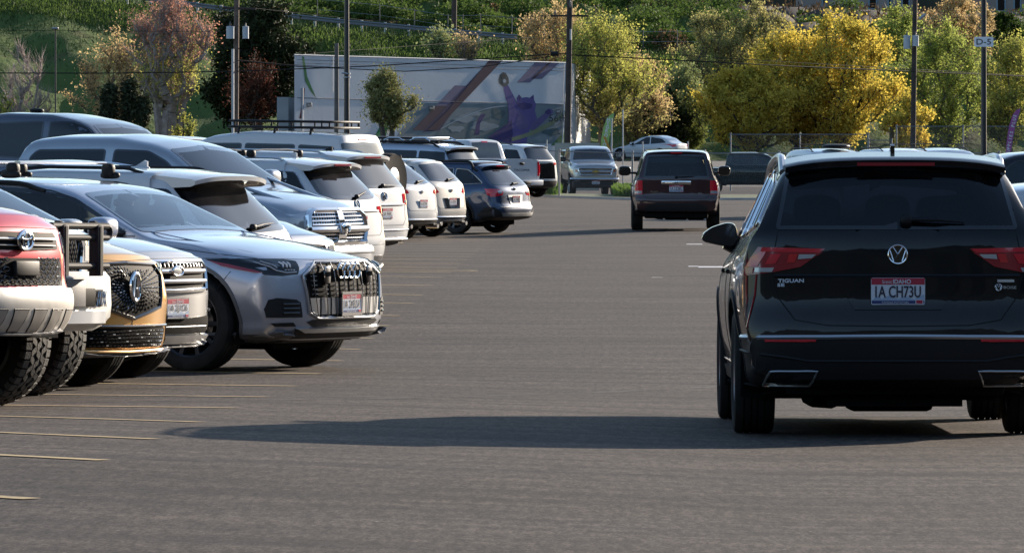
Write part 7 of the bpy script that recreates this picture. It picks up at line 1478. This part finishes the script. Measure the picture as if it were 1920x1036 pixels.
def make_furniture():
    wood = pbr('weathered_wood', (0.13, 0.095, 0.075), 0.9, var=0.3, vscale=5, bump=0.4, bscale=20); dkw = pbr('dark_wood', (0.055, 0.042, 0.036), 0.9, var=0.3, vscale=5); blk = pbr('pole_black', (0.022, 0.023, 0.028), 0.4); galv = pbr('galv_pipe', (0.34, 0.37, 0.42), 0.45, 0.4); gp = 'utility poles'
    r_, b_, w = pole('utility_pole', 'wooden utility pole with two grey transformers in front of the dark pine', 444, 320, -40, 250, 9.5, wood, group=gp, px1=441); transformer(r_, b_, 432.5, 320, 50, 73, 15); transformer(r_, b_, 461, 320, 50, 73, 12)
    q = MB(); a = at(418, 15, 320); c = at(480, 17, 320); q.tube([a, c], 0.07, dkw, n=6); add_part(r_, b_, q, 'crossarm'); q = MB(); q.tube([at(436.5, 92, 319.6), at(436.5, 250, 319.6)], 0.075, galv, n=8); add_part(r_, b_, q, 'conduit')
    q = MB(); q.tube([at(425, 77, 319.6), at(420, 86, 319.6), at(427, 93, 319.6), at(433, 88, 319.6)], 0.02, M['seam'], n=4); q.tube([at(466, 73, 319.6), at(473, 80, 319.6), at(470, 92, 319.6), at(455, 97, 319.6), at(446, 90, 319.6)], 0.02, M['seam'], n=4); add_part(r_, b_, q, 'jumper_cable')
    r_, b_, w = pole('light_pole', 'tall black light pole in front of the mural wall', 650, 240, -40, 300, 8.6, blk, group='black light poles'); q = MB()
    for y in (138, 145): p = at(650, y, 240); q.lathe([(w * 1.1, -0.02), (w * 1.7, -0.02), (w * 1.7, 0.02), (w * 1.1, 0.02)], p, 'z', galv, n=16)
    p = at(645, 137, 239.9); q.blob(p, (0.12, 0.08, 0.04), galv); add_part(r_, b_, q, 'clamp')
    pole('wooden_post', 'short weathered wooden pole left of the black light pole', 631, 322, 81, 250, 7.5, pbr('grey_wood', (0.12, 0.11, 0.10), 0.9, var=0.2, vscale=4), group=gp)
    r_, b_, w = pole('street_lamp', 'thin dark lamp pole before the grassy bank at the left', 104, 325, 52, 250, 2.6, blk, cat='street lamp'); q = MB(); p = at(104, 54, 325); q.box(p.x - 0.18, p.x + 0.18, p.y - 0.3, p.y + 0.1, p.z - 0.06, p.z + 0.07, blk, bev=0.02); q.box(p.x - 0.16, p.x + 0.16, p.y - 0.32, p.y - 0.28, p.z + 0.0, p.z + 0.07, pbr('lamp_shell', (0.4, 0.42, 0.46), 0.5)); add_part(r_, b_, q, 'lamp_head')
    pole('utility_pole', 'dark pole on the hillside road above the mural wall', 853, 398, -60, 92, 9, dkw, px1=850, group=gp); 
    r_, b_, w = pole('utility_pole', 'dark wooden pole with a crossarm at the right end of the mural wall', 1069, 300, -40, 300, 10, dkw, px1=1063, group=gp); q = MB(); q.tube([at(1032, 30, 300), at(1104, 30, 300)], 0.06, dkw, n=6); q.blob(at(1041, 24, 300), (0.05, 0.05, 0.12), M['grey_plastic']); q.blob(at(1069, 8, 299.7), (0.06, 0.06, 0.2), M['grey_plastic']); add_part(r_, b_, q, 'crossarm')
    q = MB(); q.tube([at(1070, 55, 299.8), at(1070, 75, 299.8)], 0.05, galv, n=6); add_part(r_, b_, q, 'bracket')
    b = MB(); a = at(1032, 101, 299.5); b.tube([a, a + Vector((0.42, 0, 0.01))], 0.13, M['black'], n=12); tag(b.build('splice_box'), 'black cable splice case hanging on the wire near the crossarm pole', 'cable box')
    r_, b_, w = pole('utility_pole', 'dark pole with two grey transformers among the green trees', 1716, 318, -40, 300, 8.6, dkw, px1=1711, group=gp); transformer(r_, b_, 1700, 318, 67, 92, 13); transformer(r_, b_, 1716, 318, 67, 87, 12); q = MB(); q.tube([at(1724, 36, 318), at(1735, 27, 318)], 0.08, galv, n=6); add_part(r_, b_, q, 'bracket')
    Y = 150; r_, b_, w = pole('light_pole', 'black light pole carrying the white lettered bay sign', 1844.5, Y, -40, 300, 9.2, blk, group='black light poles')
    s_ = MB(); p0, p1 = at(1826.5, 88, Y - 0.15), at(1862.5, 69.5, Y - 0.15); s_.prism(roundpoly([(p0.x, p0.z), (p1.x, p0.z), (p1.x, p1.z), (p0.x, p1.z)], 0.03), (0, Y - 0.15, 0), (1, 0, 0), (0, 0, 1), (0, -1, 0), 0.01, pbr('sign_white', (0.85, 0.88, 0.92), 0.5)); s_.box(p0.x + 0.18, p1.x - 0.18, Y - 0.15, Y - 0.05, p0.z + 0.05, p1.z - 0.05, M['grey_plastic'])
    sb = s_; base = b_; so = add_part(r_, base, sb, 'sign'); t = MB(); put_text(t, 'D-5', 0.145, Vector(((p0.x + p1.x) / 2, Y - 0.1605, p0.z + 0.055)) - base, (1, 0, 0), (0, 0, 1), (0, -1, 0), pbr('sign_ink', (0.10, 0.10, 0.11), 0.5), width=0.37, bold=0.004); t.build('lettering', so, sharp=0)
    # wires
    wire([(-60, 57, 330), (250, 58.5, 330), (444, 60, 321)], 'thin pale wire high across the grassy bank', 0.012); wire([(-60, 137, 330), (200, 137.5, 328), (441, 134, 320), (700, 124, 310), (1063, 100, 300)], 'main cable sagging across the left trees and the mural wall', 0.028)
    wire([(441, 113, 320), (560, 125, 318), (760, 134, 310), (900, 126, 305), (1032, 106, 300)], 'lower cable drooping across the mural wall', 0.024); wire([(440, 112, 320), (520, 120, 322), (620, 126, 324)], 'short slack cable beside the transformers', 0.018)
    wire([(1069, 92, 300), (1250, 102, 300), (1500, 118, 305), (1714, 130, 318), (1980, 146, 330)], 'upper thin cable across the right trees', 0.014); wire([(1069, 103, 300), (1250, 112, 300), (1480, 124, 305), (1714, 134, 318), (1980, 146, 326)], 'thicker lower cable across the right trees', 0.028)
    wire([(480, 16, 320), (700, 40, 360), (1032, 30, 300)], 'power line between the transformer pole and the crossarm pole', 0.010); wire([(560, 103, 322), (640, 96, 330), (1000, 70, 360)], 'guy wire crossing the parapet of the mural wall', 0.008)
    # guard rails on the hill road
    gm = pbr('guardrail_steel', (0.17, 0.18, 0.20), 0.6, 0.1); root = empty('guard_rail', ((190 - CX) / FPX * YR, YR - 6, road_z(190))); base = root.location.copy()
    for k in range(19):
        px = 150 + k * 44; X = (px - CX) / FPX * (YR - 6); z = road_z(px)
        if px > 900: X0 = X; 
        b = MB(); b.box(X - 0.08, X + 0.08, YR - 6, YR - 5.8, z - 0.3, z + 0.80, pbr('rail_post', (0.5, 0.5, 0.5), 0.7)); add_part(root, base, b, 'post')
    P = []
    for px in range(130, 980, 20):
        X = (px - CX) / FPX * (YR - 6); z = road_z(px); P.append([(X, YR - 6 - d, z + zz) for d, zz in ((0.02, 0.42), (0.09, 0.47), (0.02, 0.55), (0.02, 0.60), (0.09, 0.67), (0.02, 0.74))])
    b = MB(); b.grid(P, gm); add_part(root, base, b, 'rail'); tag(root, 'steel guard rail along the road on the hillside', 'guard rail')
    root = empty('field_fence', ((700 - CX) / FPX * 408, 408, road_z(700))); base = root.location.copy(); top = []
    for px in (595, 712, 777, 840, 868, 901, 960, 1020, 1110, 1206, 1270, 1340):
        X = (px - CX) / FPX * 405; z = hill(X, 405); b = MB(); b.tube([(X, 405, z - 0.2), (X, 405, z + 1.7)], 0.035, M['grey_plastic'], n=5); add_part(root, base, b, 'post'); top.append((X, 405, z + 1.6))
    b = MB(); b.tube(top, 0.012, galv, n=4); b.tube([(x, y, z - 0.7) for x, y, z in top], 0.010, galv, n=4); add_part(root, base, b, 'wire_strand'); tag(root, 'thin wire fence with steel posts above the hillside road', 'fence')
    # chain link
    mesh_fence('chain_link_fence', 'low chain-link fence in front of the grey pickup and green truck', [-3.3, -1.5, 1.0, 3.5, 6.0, 8.5, 11.0, 13.5], 1.58, 200.0)
    k = 240 / FPX; X = lambda px, Y: (px - CX) / FPX * Y
    mesh_fence('chain_link_fence', 'tall chain-link fence in front of the yellow trees, left of the gate', [X(1370, 276), X(1500, 276), X(1628, 276)], EYE + (CY - 252) * 276 / FPX - float(gz(6, 276)), 276.0, sp=0.075)
    mesh_fence('chain_link_fence', 'tallest chain-link fence right of the gate, crossed by the sign pole', [X(1681, 272), X(1806, 272), X(1935, 272), X(2050, 272)], EYE + (CY - 237) * 272 / FPX - float(gz(6, 272)), 272.0, sp=0.075)
    mesh_fence('chain_link_gate', 'narrow chain-link gate between the two tall fences', [X(1629, 275), X(1672, 275)], EYE + (CY - 263) * 275 / FPX - float(gz(6, 275)), 275.0, sp=0.075)
    for px, y0, lab in ((1147, 222, 'thin grey steel post right of the green flag'), (1168, 205, 'tall thin steel post left of the white car in the street'), (1205, 265, 'short steel post in front of the white car in the street'), (1290, 265, 'short steel post right of the white car in the street'), (1025, 262, 'short steel post left of the grey-green block wall')): pole('steel_post', lab, px, 232, y0, 330, 2.6, galv, cat='post', group='thin steel posts', taper=1.0)
    b = MB(); p = at(1040, 268, 236); q = at(1124, 268, 236); b.box(p.x, q.x, 236, 236.3, 0, p.z, pbr('block_wall', (0.26, 0.29, 0.28), 0.85, var=0.15, vscale=2)); tag(b.build('block_wall'), 'low grey-green block wall behind the grey pickup', 'wall')
    feather_flag('feather_flag', 'green feather flag with white letters behind the grey pickup', [(1126, 283), (1127, 262), (1131, 240), (1137, 223), (1146, 214), (1152, 212), (1149, 228), (1144, 250), (1141, 270), (1138, 285)], 245, pbr('flag_green', (0.30, 0.50, 0.15), 0.6, var=0.15, vscale=2), 'HYGROPON', [(1141, 224), (1137, 249), (1132, 280)], 6.2, M['white_p'], (1152, [(1152, 212), (1151, 222), (1147, 250), (1143, 300)]))  # base green lightened to stand in for light coming through the cloth
    b = MB(); b.tube([at(1133, 256, 244), at(1139, 270, 244), at(1144, 285, 244)], 0.05, pbr('strap_orange', (0.5, 0.25, 0.04), 0.6), n=5); tag(b.build('orange_strap'), 'orange strap hanging across the green feather flag', 'strap')
    feather_flag('feather_flag', 'purple feather flag reading supplies plus at the right edge', [(1884, 300), (1888, 262), (1892, 236), (1899, 215), (1906, 206), (1914, 203), (1910, 214), (1904, 232), (1899, 260), (1893, 300)], 262, pbr('flag_purple', (0.34, 0.09, 0.28), 0.6, var=0.15, vscale=2), 'SUPPLIES PLUS', [(1889, 290), (1895, 255), (1903, 218)], 5.6, M['white_p'], (1914, [(1914, 203), (1911, 214), (1905, 232), (1899, 262), (1895, 300)]))  # purple lightened the same way, for the backlit cloth
    # houses up on the terrace
    def house(label, px0, px1, Y, ytop, wallc, wins):
        root = empty('apartment_building', at(px0, 20, Y)); base = root.location.copy(); x0, x1 = at(px0, 0, Y).x, at(px1, 0, Y).x; z0 = hill(x0, Y) - 0.5; zt = EYE + (CY - ytop) * Y / FPX; b = MB(); b.box(x0, x1, Y, Y + 10, z0, zt, pbr('stucco' + str(wallc[0]), wallc, 0.85, var=0.1, vscale=0.5)); add_part(root, base, b, 'wall')
        for a, c, y0, y1 in wins:
            f = MB(); xa, xb = at(a, 0, Y).x, at(c, 0, Y).x; za, zb = EYE + (CY - y1) * Y / FPX, EYE + (CY - y0) * Y / FPX; f.box(xa, xb, Y - 0.06, Y + 0.02, za, zb, pbr('frame_blue', (0.20, 0.28, 0.34), 0.6)); o = add_part(root, base, f, 'window'); g = MB(); g.box(xa + 0.12, xb - 0.12, Y - 0.08, Y - 0.055, za + 0.1, zb - 0.1, M['glass']); g.v = [tuple(Vector(v) - base) for v in g.v]; g.build('pane', o)
        b = MB(); b.box(x0 - 0.5, x1 + 0.5, Y - 0.8, Y + 10.5, zt, zt + 0.3, pbr('roof_grey', (0.12, 0.11, 0.10), 0.9)); add_part(root, base, b, 'roof'); tag(root, label, 'building', 'houses on the terrace')
    house('long cream apartment block at the top of the brown bank', 1500, 1712, 470, -60, (0.30, 0.25, 0.22), [(1541, 1549, -40, 14), (1586, 1598, -40, 16), (1628, 1645, -40, 18), (1664, 1672, -40, 20), (1690, 1706, -40, 14)])
    house('shaded apartment block at the top right corner', 1838, 2010, 472, -60, (0.26, 0.22, 0.20), [(1868, 1886, -40, 22), (1900, 1915, -40, 22)])
# ---------------------------------------------------------------- vehicles beyond the fence and on the right
def others():
    H = 1.92; c, h, cx = pickup_body(5.8, H, 0, 1.35, nose=1.22, cablen=2.3, tailgate=H - 0.12); pm = paint('paint_pewter', (0.42, 0.41, 0.41), 0.5, 0.3); c.sp['xf'], c.sp['xr'] = h - 0.95, h - 4.5; c.wheels(h - 0.95, h - 4.5, 0.39, 0.26, spokes=5, gap=0.07); pickup_glass(c, cx, H, 1.22, 2.3, rear=False)
    c.windows([[(cx - 2.5, 1.36), (-h + 0.2, 1.36), (-h + 0.25, 1.68), (cx - 2.5, 1.72)]])
    g = MB(); P = [(0, 1.05), (0.62, 1.05), (0.66, 1.0), (0.60, 0.78), (0, 0.78)]; c.panel(g, sym(P), 'F', M['grille_black'], off=0.008); c.line(g, sym(P), 'F', M['chrome'], r=0.03, off=0.012, closed=True); c.line(g, [(-0.62, 0.915), (0.62, 0.915)], 'F', M['chrome'], r=0.035, off=0.03)
    for k in range(-14, 15): c.line(g, [(k * 0.042, 0.81), (k * 0.042, 1.02)], 'F', M['satin'], r=0.005, off=0.012, n=4)
    g.build('grille', c.root); q, n = c.proj((0, 0.915), 'F', 0.06); b = MB(); b.prism([(-0.13, -0.02), (-0.06, -0.02), (-0.05, -0.05), (0.05, -0.05), (0.06, -0.02), (0.14, -0.02), (0.12, 0.025), (0.05, 0.025), (0.04, 0.05), (-0.06, 0.05), (-0.07, 0.025), (-0.14, 0.025)], q, (0, 1, 0), (0, 0, 1), (1, 0, 0), 0.012, pbr('badge_gold', (0.5, 0.33, 0.08), 0.3, 0.8)); b.build('badge', c.root)
    lamp(c, 'F', [(0.68, 0.80), (0.90, 0.80), (0.94, 1.06), (0.68, 1.05)], M['clear_lens'], 'headlight', [([(0.70, 0.90), (0.78, 0.90), (0.78, 1.0), (0.70, 1.0)], M['amber_lens'])])
    b = MB(); c.line(b, [(-0.9, 0.64), (0.9, 0.64)], 'F', M['chrome'], r=0.055, off=0.06, flat=0.8); b.box(h - 0.35, h - 0.05, -0.88, 0.88, 0.28, 0.55, M['black'], bev=0.05); b.build('bumper', c.root); trim(c, 'F', [(0, 0.50), (0.62, 0.50), (0.62, 0.58), (0, 0.58)], M['black'], 'lower_grille', off=0.02); c.plate('F', 0.50, '1A 2D7', off=0.07); c.mirrors(cx - 0.4, 1.38, M['black'], out=0.28, sz=(0.08, 0.13, 0.10), black=False)
    a = R(-90 + 6); p = at(1117, 0, 228); pos = Vector((p.x, 228, 0)) - Vector((math.cos(a), math.sin(a), 0)) * h; pos.z = -0.11; c.finish(pm, pos, a); tag(c.root, 'pewter grey pickup truck with a topper facing us behind the low fence', 'pickup truck', 'vehicles parked beyond the fence')
    H = 1.95; c, h, cx = pickup_body(5.9, H, 0, 1.4, nose=1.22, cablen=2.5); pm = paint('paint_dark_green', (0.005, 0.017, 0.015), 0.1, 0.3); c.sp['xf'], c.sp['xr'] = h - 0.95, h - 4.6; c.wheels(h - 0.95, h - 4.6, 0.42, 0.27, spokes=5, gap=0.08, style='dark', arch=None); pickup_glass(c, cx, H, 1.22, 2.5, mat=M['see_dark']); c.cabin(cx - 0.5, cx - 2.3, 1.3); c.mirrors(cx - 0.4, 1.38, M['black'], out=0.28, sz=(0.08, 0.13, 0.10)); c.handles([cx - 1.15, cx - 2.1], 1.12, pm)
    a = R(-3); pos = Vector((at(1282, 0, 262).x + h, 262, -0.42)); c.finish(pm, pos, a); tag(c.root, 'dark green crew-cab pickup parked side-on beyond the fence, right of the maroon SUV', 'pickup truck', 'vehicles parked beyond the fence')
    H = 1.50; L = 4.6; h = L / 2; c = base('parked_car', L, 0.90, H, nose=0.50, cowl=0.62, hood=1.3, rk=0.6, ws=0.9, N=80, top=[(h, 0.72), (h - 0.5, 0.82), (h - 1.3, 0.93), (h - 2.1, 1.36), (h - 2.7, 1.49), (h - 3.3, 1.48), (-h + 0.55, 1.25), (-h + 0.2, 1.08), (-h, 1.02)], belt=(0.58, 0.62, 0.66), zb=0.2); W = WHITE(); std(c, h - 0.85, h - 3.6, 0.34, 0.22, spokes=10, arch=None)
    c.windows([[(h - 1.75, 0.95), (h - 2.85, 0.98), (h - 2.8, 1.38), (h - 2.5, 1.36)], [(h - 2.92, 0.98), (-h + 0.65, 1.06), (-h + 0.95, 1.28), (h - 2.87, 1.39)]]); c.wscreen('F', [(0, 0.98), (0.68, 0.97), (0.55, 1.35), (0, 1.38)], M['glass']); lamp(c, 'R', [(0.55, 0.85), (0.86, 0.80), (0.86, 0.98), (0.55, 0.96)], M['red_lens'], 'tail_light'); lamp(c, 'F', [(0.5, 0.58), (0.85, 0.60), (0.85, 0.72), (0.5, 0.68)], M['clear_lens'], 'headlight'); c.mirrors(h - 1.7, 0.98, W)
    Y = 338; p = at(1217, 0, Y); c.finish(W, Vector((p.x, Y, EYE + (CY - 302) * Y / FPX)), R(180 - 33)); tag(c.root, 'small white coupe on the raised street beyond the fence', 'car', 'vehicles parked beyond the fence')
    b = MB(); b.grid([[(x, y, z) for x in (-20, 0, 40, 80)] for y, z in ((283, -0.5), (310, 0.4), (330, EYE + (CY - 302) * 338 / FPX), (346, EYE + (CY - 302) * 338 / FPX))], pbr('street_asphalt', (0.075, 0.07, 0.068), 0.9, var=0.2, vscale=0.5)); tag(b.build('raised_street', sharp=0), kind='structure')
    G2 = 'cars parked in the right row'
    H = 1.90; c, h, cx = pickup_body(5.7, H, 0, 1.4, nose=1.24, cablen=2.4); c.sp['xf'], c.sp['xr'] = h - 0.95, h - 4.5; c.wheels(h - 0.95, h - 4.5, 0.42, 0.27, spokes=5, gap=0.09, arch='black', archw=0.08); pickup_glass(c, cx, H, 1.24, 2.4); c.mirrors(cx - 0.4, 1.4, M['black'], out=0.28, sz=(0.08, 0.13, 0.10)); lamp(c, 'F', [(0.68, 0.80), (0.90, 0.84), (0.93, 1.06), (0.68, 1.05)], M['clear_lens'], 'headlight')
    a = R(180 + 20); d = Vector((math.cos(a), math.sin(a), 0)); n_ = at(1800, 0, 82); pos = Vector((n_.x, 82, 0)) - d * h; pos.z = float(gz(pos.x, 82)); c.finish(WHITE(), pos, a); tag(c.root, 'white pickup truck at the right edge, its fender showing beside the black SUV', 'pickup truck', G2)
    c = base('parked_car', 4.9, 0.96, 1.80, N=80, nose=0.6); pm = paint('paint_black_blue', (0.010, 0.012, 0.018), 0.2, 0.3); std(c, 1.45, -1.4, 0.38, 0.25, style='dark'); side_glass(c, 1.0, -2.1, 1.2, 1.63, mat=M['see_clear']); c.wscreen('F', [(0, 1.24), (0.74, 1.22), (0.58, 1.62), (0, 1.65)], M['see_clear'], hole=0.025); c.cabin(1.0, -1.6, 1.16); c.mirrors(0.95, 1.26, pm)
    a = R(180 + 12); d = Vector((math.cos(a), math.sin(a), 0)); n_ = at(1655, 0, 92); pos = Vector((n_.x, 92, 0)) - d * (4.9 / 2); pos.z = float(gz(pos.x, 92)); c.finish(pm, pos, a); tag(c.root, 'black SUV behind the near black one at the right edge, roof and front windows showing', 'car', G2)
    for k, (px, Y, colr, lab) in enumerate(((1560, 150, 'w', 'white car carrying a soft black cargo bag, right of the green pickup'), (1690, 154, 'w', 'white car whose roof shows behind the shark-fin aerial'), (1770, 158, 's', 'silver car whose railed roof shows left of the sign pole'))):
        c = base('parked_car', 4.7, 0.93, 1.70, N=60); W = WHITE() if colr == 'w' else paint('paint_silver', (0.44, 0.46, 0.49), 0.55); std(c, 1.4, -1.35, 0.36, 0.24); side_glass(c, 0.95, -2.0, 1.13, 1.53); c.wscreen('F', [(0, 1.16), (0.7, 1.14), (0.55, 1.52), (0, 1.55)], M['glass']); c.rails(0.3, -1.8, h=0.05, mat=M['black'])
        for x in (0.1, -0.9):
            b = MB(); b.tube([(x, -0.6, 1.80), (x, 0.6, 1.80)], 0.025, M['black'], flat=0.5)
            b.build('roof_bar', c.root)
        a = R(-75); pos = Vector((at(px, 0, Y).x, Y, 0)); pos.z = float(gz(pos.x, Y)) + 0.08; c.finish(W, pos, a); tag(c.root, lab, 'car', G2)
        if k == 0: b = MB(); q = pos + Vector((0.1, -0.1, 1.755)); b.blob(q, (0.36, 0.45, 0.06), M['black'], p=2.6); tag(b.build('cargo_bag'), 'soft black cargo bag lying on a white car roof', 'cargo bag')
make_ground()
make_added_slopes()
make_terrain()
make_wall()
make_cars()
others()
make_furniture()
make_trees()
